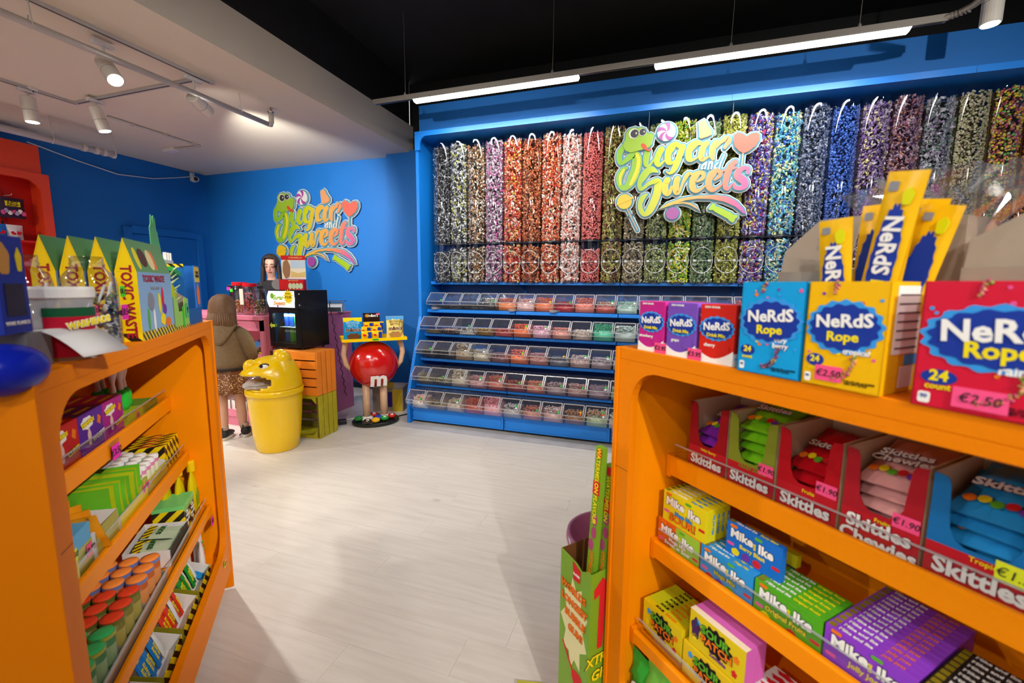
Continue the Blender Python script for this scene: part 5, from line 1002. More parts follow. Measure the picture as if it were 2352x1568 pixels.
t = thing('slime_castle', 'green jagged card cut-out standing above the toys', 'card topper', at(LF, .775, .045, IH), LF[1]); MB().prism([(0,.20),(.085,.20),(.085,.27),(.075,.29),(.068,.32),(.058,.325),(.055,.36),(.042,.37),(.035,.365),(.032,.34),(.026,.365),(.018,.37),(.012,.34),(0,.33)], 0, .002).build('card', P('castle_green', '#64b878', .5), t); MB().box(.03, .036, .002, .006, 0, .27).build('support', WHITE, t)
t = thing('blue_display', 'tall blue card display with striped rim at the far end', 'display box', at(LF, .985, .018, IH), LF[1]); BL2 = P('mid_blue_card', '#1f62a8', .5)
MB().box(0, .002, 0, .14, 0, .225).build('side_panel', BL2, t); MB().box(.20, .202, 0, .14, 0, .225).build('side_panel', BL2, t); MB().box(0, .202, .138, .14, 0, .225).build('back_panel', BL2, t); MB().prism([(.002,0),(.20,0),(.20,.06),(.002,.06)], 0, .002).build('front_panel', BL2, t); MB().box(.13, .20, -.001, .002, .06, .225).build('front_post', P('display_print', '#3a70c0'), t)
patch(t, 'yellow_print', rect(.132,.198,.16,.22), TYEL, 'front', .0012); text(t, 'TOXIC\nWASTE', (.165, -.0014, .19), .016, BLKP, bold=.02); patch(t, 'flame_print', ell(.165,.11,.02,.04,24,.1,5), ORNP, 'front', .0012); patch(t, 'stripe_rim', rect(-.14,0,.213,.225), TOXS, 'left', .0006)
# ---- upper shelf
def wbox(x, y, colr, cn, word, label, first):
    t = lcarton('sour_cube_box', label, 'candy box', x, y, .917, .138, .034, .118, P('cube_'+cn, colr), 'sour cube boxes')
    text(t, 'WARHEADS', (.069, .017, .118), .015, YPR, 'top', bold=.03)
    if first:
        patch(t, 'cloud_print', ell(.045,.088,.034,.018,30,.08,7), WPR, 'front', .0004); text(t, 'WARHEADS', (.045, -.0006, .088), .0165, YPR, bold=.035, rot=.12, outline=P('dark_print', '#3a2a14'), ow=.02, squash=.8); patch(t, 'puff_print', ell(.05,.045,.009,.026,20,.1,5), P('pale_pink_print', '#e8c4b8'), 'front', .0006)
        text(t, word, (.10, -.0006, .036), .020, YPR if word != 'WORMS' else WPR, bold=.03, outline=P('dark_print', '#3a2a14'), ow=.04, rot=.1); patch(t, 'candy_print', ell(.112,.08,.010,.014,20,.2,4), ORNP, 'front', .0006)
for k in range(4):
    f = k == 0; n_ = ['front','second','third','rearmost'][k]
    wbox(.430, .186+.0355*k, '#c8201c', 'red', 'CUBES', 'red sour cubes box, %s of its stack on the upper shelf' % n_, f); wbox(.571, .186+.0355*k, '#5a2a9c', 'violet', 'WORMS', 'violet worms box, %s of its stack on the upper shelf' % n_, f); wbox(.712, .186+.0355*k, '#b0248c', 'magenta', 'CUBES', 'magenta sour cubes box, %s of its stack' % n_, f)
t = lcarton('blue_lime_box', 'lime and blue box at the near end of the upper shelf', 'candy box', .32, .19, .917, .10, .1, .11, P('lime_blue_card', '#9cb82c')); patch(t, 'blue_base', rect(0,.10,0,.04), LBLUE, 'front', .0004)
t = lcarton('lime_tray', 'lime card tray under the small squeeze bottles', 'tray', .866, .18, .917, .13, .15, .04, P('lime_tray_card', '#b8c832')); price(t, '€1', .075, .02, .022, .022)
def bottle(x, y, k):
    t = thing('squeeze_bottle', 'green squeeze bottle with pale pink top, %s from the near end' % ORD[k], 'bottle', at(LF, x, y, .959), LF[1]+random.uniform(-.3,.3), 'green squeeze bottles')
    MB().lathe([(.0,0),(.017,.0),(.020,.015),(.021,.05),(.016,.066),(.012,.07)], 18).build('bottle_body', P('bottle_green', '#2cc43c', .2), t, smooth=True); MB().lathe([(.012,.068),(.013,.075),(.009,.10),(.02,.13),(.022,.15),(.012,.16),(0,.16)], 16, sy=.7).build('flared_cap', P('pale_pink_cap', '#e8d0c8', .35), t, smooth=True)
    text(t, 'WARHEADS', (0, -.017, .142), .008, YPR, bold=.03)
for k, (x, y) in enumerate(((.90,.225),(.945,.22),(.94,.28),(.985,.225),(.99,.285))): bottle(x, y, k)
t = lcarton('lime_bag_box', 'open lime box of small bags behind the violet boxes', 'display box', .858, .335, .917, .09, .06, .105, P('lime_box_card', '#aabb2c'))
t = thing('spare_tray', 'low green tray at the far end of the upper shelf', 'tray', at(LF, 1.03, .185, .917), LF[1]); MB().box(0, .13, 0, .002, 0, .03).box(0, .13, .10, .102, 0, .03).box(0, .002, .002, .10, 0, .03).box(.128, .13, .002, .10, 0, .03).box(.002, .128, .002, .10, 0, .002).build('tray', P('green_tray', '#6c8c2c'), t)
s_ = thing('price_flag', 'pink price flag hanging from the upper shelf guard', 'price tag', at(LF, .62, .146, .86), LF[1]); MB().box(0, .07, 0, .001, 0, .075).build('clear_holder', ACRYL, s_); price(s_, '€3.50', .036, .04, .05, .044, P('magenta_sticker', '#f032b4', .6))
# ---- middle shelf
for k in range(5):
    t = lcarton('striped_box', 'yellow and black striped sour box, %s from the near end' % ORD[k], 'candy box', 1.03+.034*k, .14, .682, .032, .12, .098, TOXY, 'striped sour boxes'); text(t, 'TOXIC', (.016, .06, .098), .014, REDP, 'top', bold=.03, rot=PI/2)
    if k == 0: patch(t, 'lemon_print', ell(-.06,.06,.02,.02), YPR, 'left', .0006)
t = lcarton('striped_box', 'striped sour box lying behind the open white tray', 'candy box', .86, .27, .682, .15, .10, .09, TOXY, 'striped sour boxes')
def tray(x, y, z, w_, d, h, m, label, lip=None, inside=None, cut=False):
    t = thing('card_tray', label, 'tray', at(LF, x, y, z), LF[1], 'open card trays'); i_ = inside or WCARD
    MB().box(0, w_, 0, .002, 0, lip if lip else h).build('front_panel', m, t); MB().box(0, w_, d-.002, d, 0, h).build('back_panel', i_, t)
    pr = [(0,0),(d,0),(d,h),(0,lip or h)]
    for a in (0, w_-.002): MB().prism(pr, a, a+.002, 'x').build('side_panel', i_, t)
    MB().box(0, w_, 0, d, 0, .002).build('bottom_panel', i_, t); return t
tray(.79, .135, .682, .235, .13, .10, P('bright_print_card', '#d8c83c'), 'open white tray of candy rolls and cans', .045)
def can(x, y, z, h, r_, lid, body, label, grp, rim=None, band=None):
    t = thing('candy_can', label, 'can', at(LF, x, y, z), LF[1], grp); MB().lathe([(r_*.96,0),(r_*.98,.002),(r_*.98,h-.012)], 20).build('can_body', body, t, smooth=True)
    MB().lathe([(r_,h-.013),(r_*1.03,h-.012),(r_*1.03,h-.003)], 24).build('rim', rim or lid, t); MB().lathe([(r_*1.0,h-.003),(r_*.98,h),(r_*.5,h+.0015),(0,h+.002)], 24).build('lid', lid, t, smooth=True)
    if band: MB().lathe([(r_*.985,h*.25),(r_*.985,h*.7)], 20).build('label_band', band, t)
    return t
SODA = multi_mat('soda_print', ['#5cae5c','#c85a8c','#4c8cc8','#d8c03c'])
for k in range(15):
    x, y = .815+.040*(k//3)+.005, .162+.036*(k % 3); m = [P('roll_pink','#d87ca8'),P('roll_green','#58a848'),P('roll_blue','#4a7cc0')][k % 3]
    can(x, y, .684, .088+.006*((k*7) % 3), .0165, WPR, m, 'small drink-can sweet in the white tray, %s of fifteen' % ORD[k], 'drink-can sweets', band=P('can_band', '#e8e4c0'))
tray(.57, .120, .682, .21, .16, .05, P('yellow_tray_card', '#e8cc1c'), 'low yellow tray holding the upright green bags', .05)
GBAG = [P('leaf_green_wrap', '#6cc02c', .2), P('yellow_green_wrap', '#b8c41c', .2)]
for k in range(11):
    b = thing('upright_bag', 'green and yellow bag standing in the low yellow tray, %s from near' % ORD[k], 'candy bag', at(LF, .585+.0175*k, .20-.001*k, .686), LF[1]+PI/2, 'green bags in the yellow tray'); b.rotation_euler = (-.16+random.uniform(-.05,.05), random.uniform(-.05,.05), LF[1]+PI/2+random.uniform(-.08,.08))
    pillow(MB(), .135, .135, .015, 8, 8, .1, .003, k).build('wrapper', GBAG[k % 2], b, smooth=True); patch(b, 'orange_print', ell(.045,.05,.018,.028,20,.1,4), P('orange_patch', '#f0a01c'), 'front', .0065); patch(b, 'dark_print', ell(-.03,.04,.022,.014,20,.1,4), P('teal_patch', '#2a7c5c'), 'front', .0075)
tray(.43, .120, .682, .13, .24, .105, P('olive_print_card', '#a8a03c'), 'tall white-sided tray of crumpled orange bags', .08)
for k in range(5):
    b = thing('orange_bag', 'crumpled orange and yellow bag in the tall tray, %s' % ORD[k], 'candy bag', at(LF, .46+.016*k, .15+.03*k, .70), LF[1]+PI/2, 'orange bags'); b.rotation_euler = (-.35+.1*k, .1, LF[1]+PI/2+.2*k)
    pillow(MB(), .10, .115, .02, 8, 8, .1, .006, k+9).build('wrapper', P('orange_wrap', '#f2a01c', .2), b, smooth=True); patch(b, 'black_print', ell(0,.06,.02,.02,20,.15,5), BLKP, 'front', .0105)
t = lcarton('blue_open_box', 'sky blue card box with a yellow leaflet in front', 'candy box', .30, .125, .682, .12, .12, .118, P('sky_card', '#5aaede')); patch(t, 'printed_front', rect(0,.12,0,.075), multi_mat('mixed_front', ['#a8a83c']), 'front', .0004); price(t, '€0.50', .10, .05, .026, .034)
t = thing('cream_sign', 'cream leaflet with a blue splat leaning on the middle shelf', 'leaflet', at(LF, .24, .118, .684), LF[1]); MB().prism([(0,0),(.095,0),(.095,.08),(.06,.105),(0,.11)], 0, .002).build('sheet', P('cream_paper', '#d8cc6c'), t); patch(t, 'blue_splat', ell(.03,.05,.022,.02,24,.2,5), P('vivid_blue_print', '#1c3cd8'), 'front', .0006); price(t, '€2.50', .07, .08, .04, .03, YELTAG)
for k, x in enumerate((.77, .735)):
    t = lcarton('small_front_card', ['small yellow-green carton leaning on the guard, farther', 'small yellow-green carton leaning on the guard, nearer'][k], 'candy box', x, .124-.0015*k, .682, .03, .008, .075-.01*k, P('lime_front_card', '#b4b83c')); price(t, '€1', .018, .05, .018, .026, PINKTAG)
# ---- lower shelf
D4 = .432
for k in range(3):
    b = thing('bottle_bag', 'yellow bottle-shaped sour bag at the far end, %s' % ORD[k], 'candy bag', at(LF, 1.17-.035*k, .10+.035*k, D4), LF[1], 'yellow bottle bags'); 
    MB().loft([[(w_*math.cos(2*PI*i/16), .4*w_*math.sin(2*PI*i/16), z) for i in range(16)] for w_, z in ((.02,0),(.042,.02),(.042,.10),(.03,.15),(.014,.175),(.012,.19))]).build('pouch', P('pouch_yellow', '#e0c80c', .22), b, smooth=True); MB().lathe([(.015,.186),(.015,.225),(.013,.23),(0,.23)], 16).build('cap', P('cap_yellow', '#f2c80c', .3), b); patch(b, 'green_print', ell(0,.06,.02,.05,24,.08,5), GRNP, 'front', .016); text(b, 'SOUR', (0,-.0175,.03), .016, YPR, bold=.03)
for k in range(2):
    t = lcarton('slime_cube_box', ['striped box with green slime lid asking Can YOU Handle, nearer one', 'striped box with green slime lid asking Can YOU Handle, farther one'][k], 'candy box', .985+.066*k, .085, D4, .063, .10, .118, TOXY, 'striped slime boxes'); SL = P('slime_lid', '#7cd878', .25)
    MB().box(-.0006, .0636, -.0006, .1006, .104, .1195).build('slime_top', SL, t); mb = MB()
    for a in range(5): mb.prism(ell(.0065+.0125*a, .104, .007, .012+.004*(a % 2), 14), -.0012, 0)
    mb.build('slime_drips', SL, t)
    for s__, z in (('Can', .083), ('YOU', .066), ('Handle', .049), ('it?', .032)): text(t, s__, (.031, 0, z), .0165, WPR, bold=.03, outline=BLKP, ow=.05)
tray(.775, .075, D4, .20, .13, .075, P('black_print_card', '#34342c'), 'black printed tray of shiny snack packs', .06)
for k in range(6):
    b = thing('snack_pack', 'silver and green snack pack in the black tray, %s' % ORD[k], 'candy bag', at(LF, .825+.09*(k % 2), .082+.004*(k//2), D4+.02+.016*(k//2)), LF[1], 'snack packs'); b.rotation_euler = (-PI/2+.12, 0, LF[1]+random.uniform(-.15,.15)); pillow(MB(), .085, .10, .014, 8, 8, .1, .003, k+30).build('wrapper', P('silver_green_wrap', '#b8c8a8', .2), b, smooth=True)
    text(b, 'SOUR', (0, -.0115, .05), .022, P('dark_green_print', '#1c5a2c'), 'front', bold=.03); patch(b, 'stripe_end', rect(-.04,.04,.075,.098), TOXS, 'front', .0065)
CANB = {'o': (P('lid_orange','#ff9440',.22), P('rim_blue','#6c7cb8',.3), P('can_orange_print','#b85a24',.35)), 'r': (P('lid_red','#f04a2a',.22), P('rim_olive','#6c6c2c',.3), P('can_olive_print','#7c7430',.35)), 'g': (P('lid_green','#3cc46c',.22), P('rim_yellow','#a8a83c',.3), P('can_green_print','#4c7c50',.35)), 'p': (P('lid_violet','#8878c8',.22), P('rim_tan','#b89c5c',.3), P('can_tan_print','#8a7c6c',.35))}
NAME = {'o': 'orange', 'r': 'red', 'g': 'green', 'p': 'violet'}
for c, x0, nx in (('o', .553, 3), ('r', .392, 3), ('g', .232, 3), ('p', .175, 1)):
    tray(x0-.028, .063 if c != 'p' else .062, D4, .053*nx-.002+.004, .165, .085, CARD, 'low grey card tray around the %s-lidded cans' % NAME[c], .04, CARD)
    n_ = 0
    for i in range(nx):
        for k in range(3):
            if c == 'o' and i == 2 and k == 2: pass
            can(x0+.0525*i, .0935+.0525*k, D4+.003, .108, .0245, CANB[c][0], CANB[c][2], 'candy can with %s lid, %s in its tray' % (NAME[c], ORD[n_]), NAME[c]+'-lidded cans', CANB[c][1], P('band_'+NAME[c], {'o':'#d88a4c','r':'#a89a4c','g':'#8ca878','p':'#a89888'}[c])); n_ += 1
    # cans in the front row only partly hidden by the tray
s_ = thing('price_flag', 'magenta price flag under the lower shelf at the far end', 'price tag', at(LF, 1.135, .04, .36), LF[1]); MB().box(0, .05, 0, .001, 0, .05).build('clear_holder', ACRYL, s_); price(s_, '€2', .025, .025, .04, .034, P('magenta_sticker', '#f032b4', .6))
# ---- bottom shelf
Z5 = .203
for i, (x, cn, cc) in enumerate(((.88,'green','#1c8c2c'), (.685,'red','#d83418'), (.49,'blue','#1c78c8'), (.30,'violet','#7a3aa8'))):
    w_, d = .175, .15
    t = tray(x, .034, Z5, w_, d, .115, TOXY, 'striped display box of %s candy bars on the bottom shelf' % cn, .045); patch(t, 'stripe_inner', rect(.002, w_-.002, .0, .03), TOXY, 'front', -.0026, (0,.0,.018))
    MB().prism([(.0,.0),(d,0),(d,.115),(0,.05)], -.002, 0, 'x').build('printed_side', P('olive_side', '#8c8420'), t)
    for k in range(7):
        b = thing('candy_bar', '%s waste bar standing in the striped box, %s along' % (cn, ORD[k]), 'candy bar', at(LF, x+.022+.0215*k, .075+.004*(k % 2), Z5+.003), LF[1]+random.uniform(-.1,.1), cn+' candy bars'); b.rotation_euler = (-.32, random.uniform(-.06,.06), LF[1]+random.uniform(-.1,.1)); h = .112
        white = (i, k) in ((0,3),(0,6),(1,4),(2,6)); pillow(MB(), .0215, h, .010, 4, 10, .06, .0008, k+60).build('wrapper', P('silver_wrap', '#dcdad8', .2) if white else P('bar_'+cn, cc, .25), b, smooth=True)
        patch(b, 'stripe_end', rect(-.0105,.0105,h*.84,h*.97), TOXS, 'front', .003)
        if not white: text(b, 'WASTE', (0, -.0062, h*.45), .014, YPR, bold=.03, rot=PI/2)
for k, (x, y, rz, lab) in enumerate(((1.085,.07,.2,'white gum tube standing in front on the bottom shelf'), (1.10,.125,-.2,'white tube behind the front one on the bottom shelf'), (1.075,.17,.1,'white tube at the back of the bottom shelf'), (1.13,.09,-.4,'white tube next to the end panel'))):
    b = thing('candy_tube', lab, 'candy tube', at(LF, x, y, Z5+.002), LF[1]+rz, 'white tubes'); MB().loft([[(w_*math.cos(2*PI*i/14), q*math.sin(2*PI*i/14), z) for i in range(14)] for w_, q, z in ((.018,.014,0),(.021,.015,.02),(.023,.011,.10),(.024,.0015,.14),(.024,.001,.15))]).build('tube_body', P('tube_white', '#ece4e0', .3), b, smooth=True); text(b, 'SOUR', (0,-.013,.105), .014, GRNP, bold=.03); text(b, 'squeeze', (0,-.014,.088), .011, REDP, bold=.03)
for k in range(2):
    b = thing('flat_pack', ['green flat pack leaning at the back of the bottom shelf', 'green and white flat pack by the end panel'][k], 'candy pack', at(LF, 1.10+.05*k, .21, Z5+.002), LF[1]); pillow(MB(), .06, .20, .012, 6, 8, .06, .001, k).build('wrapper', P('flat_green', '#4c9c3c', .25), b, smooth=True); patch(b, 'printed_badge', ell(0,.12,.018,.03,20,.1,5), ORNP if k == 0 else WPR, 'front', .0075)
b = thing('blue_pack', 'bright blue pack lying beside the white tubes', 'candy pack', at(LF, 1.055, .055, Z5+.01), LF[1]); b.rotation_euler = (-1.2, 0, LF[1]); pillow(MB(), .07, .09, .02, 8, 8, .1, .003, 3).build('wrapper', P('flat_blue', '#1c84c4', .25), b, smooth=True)
t = thing('price_flag', 'neon yellow price sticker on the bottom lip near the corner', 'price tag', at(LF, 1.12, -.0012, .20), LF[1]); price(t, '€0.55', 0, 0, .035, .022, YELTAG)
# ------------------------------------------------------------------ pink counter
PINK = pmat('pink_lacquer', '#d9788f', .45, noise=.03, nscale=3); PINK_LIT = pmat('lit_pink_lacquer', '#f2a0a8', .5); MAUVE = pmat('mauve_pink_panel', '#b9658f', .5, noise=.03, nscale=3)  # lighter pink holds the lit look of the counter interior
c = thing('sales_counter', 'pink sales counter with open shelves in front of the logo wall', 'counter', (-3.455, 3.05, 0))
MB().box(-1.5, 0, -.02, .55, 1.06, 1.10).build('worktop', PINK, c, bevel=.003); MB().box(-1.5, 0, .0, .02, .96, 1.06).build('apron', PINK, c)
MB().box(-.035, 0, 0, .55, .0, 1.06).build('end_panel', PINK, c); MB().box(-1.5, -1.465, 0, .55, 0, 1.06).build('end_panel', PINK, c); MB().box(-1.465, -.035, .40, .42, .10, 1.06).build('back_panel', PINK_LIT, c)
MB().box(-1.465, -.035, .02, .40, .0, .10).build('plinth', PINK, c)
for z in (.12, .40, .68):
    s_ = MB().box(-1.465, -.035, .06 if z > .2 else .0, .40, z, z+.02).build('shelf', PINK_LIT, c); MB().box(-1.465, -.035, .05 if z > .2 else -.006, .062 if z > .2 else .004, z-.02, z+.05).build('shelf_lip', PINK, s_)
for k in range(8): MB().box(-1.465, -.035, .3985, .4005, .20+.1*k, .203+.1*k).build('panel_groove', PINK, c)
c2 = thing('counter_return', 'mauve pink cabinet at the right end of the counter', 'cabinet', (-3.75, 3.62, 0)); MB().box(0, .48, 0, .43, 0, 1.085).build('body', MAUVE, c2); MB().box(-.004, .488, -.004, .436, 1.085, 1.10).build('top', PINK, c2, bevel=.002)
# goods inside the counter
t = thing('gummy_box', 'open white box with blue flap of gummy bags in the counter', 'display box', (-3.66, 3.105, .70), .05)
MB().box(0, .24, 0, .002, 0, .07).build('front_panel', P('gummy_print', '#5a3a1c'), t); MB().box(0, .24, .20, .202, 0, .13).build('back_panel', WCARD, t); MB().prism([(0,0),(.2,0),(.2,.13),(0,.07)], 0, .002, 'x').build('side_panel', WCARD, t); MB().prism([(0,0),(.2,0),(.2,.13),(0,.07)], .238, .24, 'x').build('side_panel', WCARD, t); MB().add([(0,0,.07),(.0,.2,.13),(-.07,.16,.15),(-.07,.02,.10)], [(0,1,2,3)]).build('open_flap', P('flap_blue', '#5a8cc8'), t).modifiers.new('thickness','SOLIDIFY').thickness = .002
text(t, 'gummi', (.12, 0, .042), .036, YPR, bold=.03); patch(t, 'red_label', rect(.13,.2,.05,.066), REDP, 'front', .0006)
V, L, ln = scatter(SB, np.stack([rng.uniform(.01,.23,90), rng.uniform(.01,.19,90), rng.uniform(.03,.08,90)], 1), .016, .3, seed=2); link('gummies', mesh_np('gummies', V, L, ln), multi_mat('gummy_mix', ['#5a2a14','#c8a01c','#6c8c1c','#8c2c1c','#d8701c']), t)['kind'] = 'stuff'
t = thing('treat_bag', 'small red and cream treat bag on the upper counter shelf', 'candy bag', (-3.68, 3.35, .70), .1); pillow(MB(), .12, .19, .05, 8, 8, .1, .004, 2).build('wrapper', P('cream_wrap', '#d8b898', .3), t, smooth=True); patch(t, 'red_label', ell(0,.10,.04,.03), REDP, 'front', .027)
for k in range(3):
    t = thing('candy_bundle', ['clear bundle of mixed sweets behind the girl, topmost', 'navy and clear sweets bag on the middle counter shelf', 'clear sweets bag at the right of the middle shelf'][k], 'candy bag', (-3.83+.12*k, 3.16, .422), .2*k); pillow(MB(), .13, .19-.02*k, .07, 8, 8, .15, .01, k).build('film', CELL, t, smooth=False)
    q = np.random.default_rng(k); V, L, ln = scatter(SB, np.stack([q.uniform(-.05,.05,60), q.uniform(-.02,.02,60), q.uniform(.02,.13,60)], 1), .015, .3, seed=k); link('sweets', mesh_np('sweets', V, L, ln), multi_mat('bundle_%d' % k, [['#e8e0d8','#c86c6c','#5c7cc8','#f0c8a0'],['#2a3c6c','#4a5c8c','#e8e8f0'],['#f0ece4','#2a2a2c','#c8c0b0']][k]), t)['kind'] = 'stuff'
for k in range(3):
    t = thing('white_carton', 'open white carton on the lowest counter shelf, %s from the left' % ORD[k], 'carton', (-4.20+.22*k, 3.10, .142), 0, 'white cartons low in the counter'); MB().box(0, .2, 0, .002, 0, .10).build('front_panel', WCARD, t); MB().box(0, .2, .2, .202, 0, .17).build('back_panel', WCARD, t); MB().prism([(0,0),(.2,0),(.2,.17),(0,.10)], 0, .002, 'x').build('side_panel', WCARD, t); MB().prism([(0,0),(.2,0),(.2,.17),(0,.10)], .198, .2, 'x').build('side_panel', WCARD, t); MB().box(.05, .07, -.004, 0, .02, .16).build('dark_strip', BLKP, t)
# on the counter
def cjar(x, y, w_, h, lid, m, cols, label):
    t = thing('sweet_jar', label, 'jar', (x, y, 1.10), .15, 'jars on the counter')
    pr = [(w_*.44,0),(w_*.5,.012),(w_*.5,h*.8),(w_*.42,h*.9),(w_*.40,h*.93)]
    MB().lathe(pr, 24).build('jar_body', GLASSJ, t, smooth=True)
    if lid: MB().lathe([(w_*.43,h*.90),(w_*.45,h*.91),(w_*.45,h),(w_*.42,h*1.01),(0,h*1.01)], 24).build('lid', P('red_lid', '#d8202c', .3), t)
    q = np.random.default_rng(int(-x*100)); n_ = 130; a = q.uniform(0, 2*PI, n_); rr = w_*.42*np.sqrt(q.uniform(.3,1,n_)); V, L, ln = scatter(SB, np.stack([rr*np.cos(a), rr*np.sin(a), q.uniform(.015, h*m, n_)], 1), .016, .3, seed=5); link('sweets', mesh_np('sweets', V, L, ln), multi_mat('cjar_%d' % int(-x*100), cols), t)['kind'] = 'stuff'
    return t
j = cjar(-3.875, 3.20, .155, .31, True, .45, ['#d8843c','#e8a85c','#c86c2c'], 'red-lidded jar half full of orange sweets'); price(j, '', -.05, .25, .04, .03, P('magenta_sticker', '#f032b4', .6), 'front', -.085); price(j, '', -.02, .235, .03, .03, GRNTAG, 'front', -.087)
j = cjar(-3.715, 3.17, .135, .30, True, .70, ['#d84c34','#e8644c','#c83c28'], 'red-lidded jar of red sweets in the middle'); patch(j, 'paper_label', rect(-.06,-.02,.10,.25), P('cream_label', '#e8dcc8'), 'front', .066)
cjar(-3.575, 3.15, .115, .27, False, .55, ['#5c8c4c','#8c5c3c','#2c2c2c','#c8a05c','#e8e0d0'], 'open clear jar of mixed dark sweets next to the fridge')
t = thing('laptop', 'black laptop open on the counter, seen from behind', 'laptop', (-4.02, 3.50, 1.10), .3); MB().box(-.17, .17, -.12, .12, 0, .02).build('keyboard_base', BLACKP, t)
s_ = MB().box(-.18, .18, -.008, .0, 0, .27).build('screen', pmat('laptop_lid', '#16181a', .35), t, bevel=.003); s_.location = (0, -.12, .02); s_.rotation_euler = (.18, 0, 0); text(s_, 'brand', (.06, -.008, .14), .022, pmat('teal_logo', '#2cc4b4', .4, emit='#2cc4b4', estr=.6), bold=.03)
t = thing('headphones', 'black headphones hooked beside the laptop', 'headphones', (-4.20, 3.42, 1.10), .4); MB().tube([(.05*math.cos(a), 0, .22+.05*math.sin(a)) for a in [-.4+3.9*i/14 for i in range(15)]], .008, 8).build('band', BLACKP, t, smooth=True); MB().sphere((-.045,0,.20), (.018,.025,.03)).build('ear_cup', BLACKP, t, smooth=True); MB().sphere((.048,0,.20), (.018,.025,.03)).build('ear_cup', BLACKP, t, smooth=True); MB().lathe([(.04,0),(.04,.008),(.008,.012),(.006,.17)], 14).build('stand', BLACKP, t)
t = thing('weighing_scale', 'white and grey shop scale with two dark displays', 'scale', (-3.40, 3.86, 1.10), .55); MB().prism([(-.10,0),(.10,0),(.10,.07),(-.02,.10),(-.10,.06)], -.15, .15, 'x').build('body', P('scale_white', '#d0d2dc', .4), t, bevel=.004); MB().box(-.17, .17, -.08, .12, .112, .12).build('weighing_plate', P('scale_plate', '#5a6480', .3), t)
for x in (-.075, .075):
    o = MB().box(x-.065, x+.065, -.003, 0, .0, .045).build('display', P('dark_display', '#3c4650', .2), t); o.location = (0,-.103,.008)
MB().box(-.12, -.08, .02, .06, .07, .115).build('plate_support', BLACKP, t)
t = thing('barcode_scanner', 'black handheld scanner on a stand behind the fridge', 'scanner', (-3.56, 3.78, 1.10), .3); MB().lathe([(.045,0),(.045,.01),(.012,.02),(.010,.12)], 16).build('stand', BLACKP, t); MB().sphere((.0,-.02,.14), (.035,.07,.03)).build('head', BLACKP, t, smooth=True); MB().tube([(.02,.02,.12),(.05,.03,.17),(.03,.04,.20),(.0,.03,.16)], .006, 6).build('cord_loop', BLACKP, t)
# ------------------------------------------------------------------ crates, fridge
def crate(loc, rz, name, label, m, m_in, open_front, w_=.45, d=.27, h=.398):
    t = thing('wooden_crate', label, 'crate', loc, rz, 'painted wooden crates'); r_ = random.Random(len(label))
    for k in range(4):   # right end, upright slats
        a, b = d*k/4+.003+r_.uniform(0,.003), d*(k+1)/4-.004-r_.uniform(0,.004); MB().box(w_-.010, w_, a, b, r_.uniform(0,.003), h-r_.uniform(0,.003)).build('slat', m, t, bevel=.0015)
        MB().box(0, .010, a, b, 0, h).build('slat', m, t)
    for k in range(4): MB().box(.010, w_-.010, d*k/4+.003, d*(k+1)/4-.003, h-.010, h).build('slat', m, t); MB().box(.010, w_-.010, d*k/4+.003, d*(k+1)/4-.003, 0, .010).build('slat', m, t)
    for k in range(5):
        z0, z1 = h*k/5+.006, h*(k+1)/5-.006
        if not open_front: MB().box(.002, w_-.011, .001, .010, z0, z1).build('slat', m, t, bevel=.0015)
        MB().box(.010, w_-.010, d-.010, d-.001, z0+.004, z1-.004).build('slat', m_in, t)
    for x in (.011, w_-.029):
        for y in (.012, d-.030): MB().box(x, x+.018, y, y+.018, .011, h-.011).build('corner_post', m_in, t)
    if open_front:
        for z0, z1 in ((0.011,.028), (h-.028,h-.011)): MB().box(.03, w_-.03, .002, .010, z0, z1).build('rail', m, t)
        for (x, s1) in ((.03, 1), (w_-.03, -1)):
            for (z, s2) in ((.028, 1), (h-.028, -1)): MB().prism([(x,z),(x+s1*.045,z),(x,z+s2*.045)], .003, .010).build('corner_brace', m, t)
    return t
CY = pmat('olive_yellow_paint', '#b4a814', .55, noise=.25, nscale=14, bump=.4, bscale=60); CYI = pmat('olive_wood_inside', '#6c6210', .7, noise=.3, nscale=20); CO = pmat('orange_crate_paint', '#f08a22', .5, noise=.15, nscale=12, bump=.3, bscale=60); COI = pmat('orange_crate_inside', '#c06a18', .6, noise=.2, nscale=12)
crate((-3.28, 2.99, 0), math.radians(5), 'wooden_crate', 'olive yellow wooden crate standing on end on the floor', CY, CYI, True)
crate((-3.28, 2.99, .40), math.radians(5), 'wooden_crate', 'orange wooden crate stacked under the black fridge', CO, COI, False)
f = thing('mini_fridge', 'black mini fridge with glass door and lit white header', 'fridge', (-3.42, 3.095, .80), math.radians(-4)); FW, FD, FH = .385, .34, .545; FB = pmat('fridge_black', '#0e0e10', .3)
MB().box(0, .012, .03, FD, .015, FH).build('side_panel', FB, f); MB().box(FW-.012, FW, .03, FD, .015, FH).build('side_panel', FB, f, bevel=.002); MB().box(.012, FW-.012, FD-.012, FD, .015, FH).build('back_panel', FB, f); MB().box(.012, FW-.012, .03, FD-.012, FH-.03, FH).build('top_panel', FB, f); MB().box(.012, FW-.012, .03, FD-.012, .015, .05).build('bottom_panel', FB, f); MB().box(0.012, FW-.012, .03, FD-.012, .355, .375).build('divider', FB, f)
MB().box(.014, FW-.014, FD-.02, FD-.012, .05, .355).build('inner_lining', pmat('fridge_lining', '#b8c0c0', .5), f)
d_ = MB(); frame_ring(d_, (.004, FW-.004, .02, .372), rrect(.05, FW-.05, .055, .335, .008, 3), 0, .028).build('door_frame', FB, f, bevel=.002); MB().box(.05, FW-.05, .010, .013, .055, .335).build('door_glass', clear_mat('fridge_glass', '#e8f0ec', .03, .03, .35), f)
MB().box(.03, FW-.03, .0, .004, .35, .358).build('door_trim', P('silver_trim', '#8c9090', .3), f)
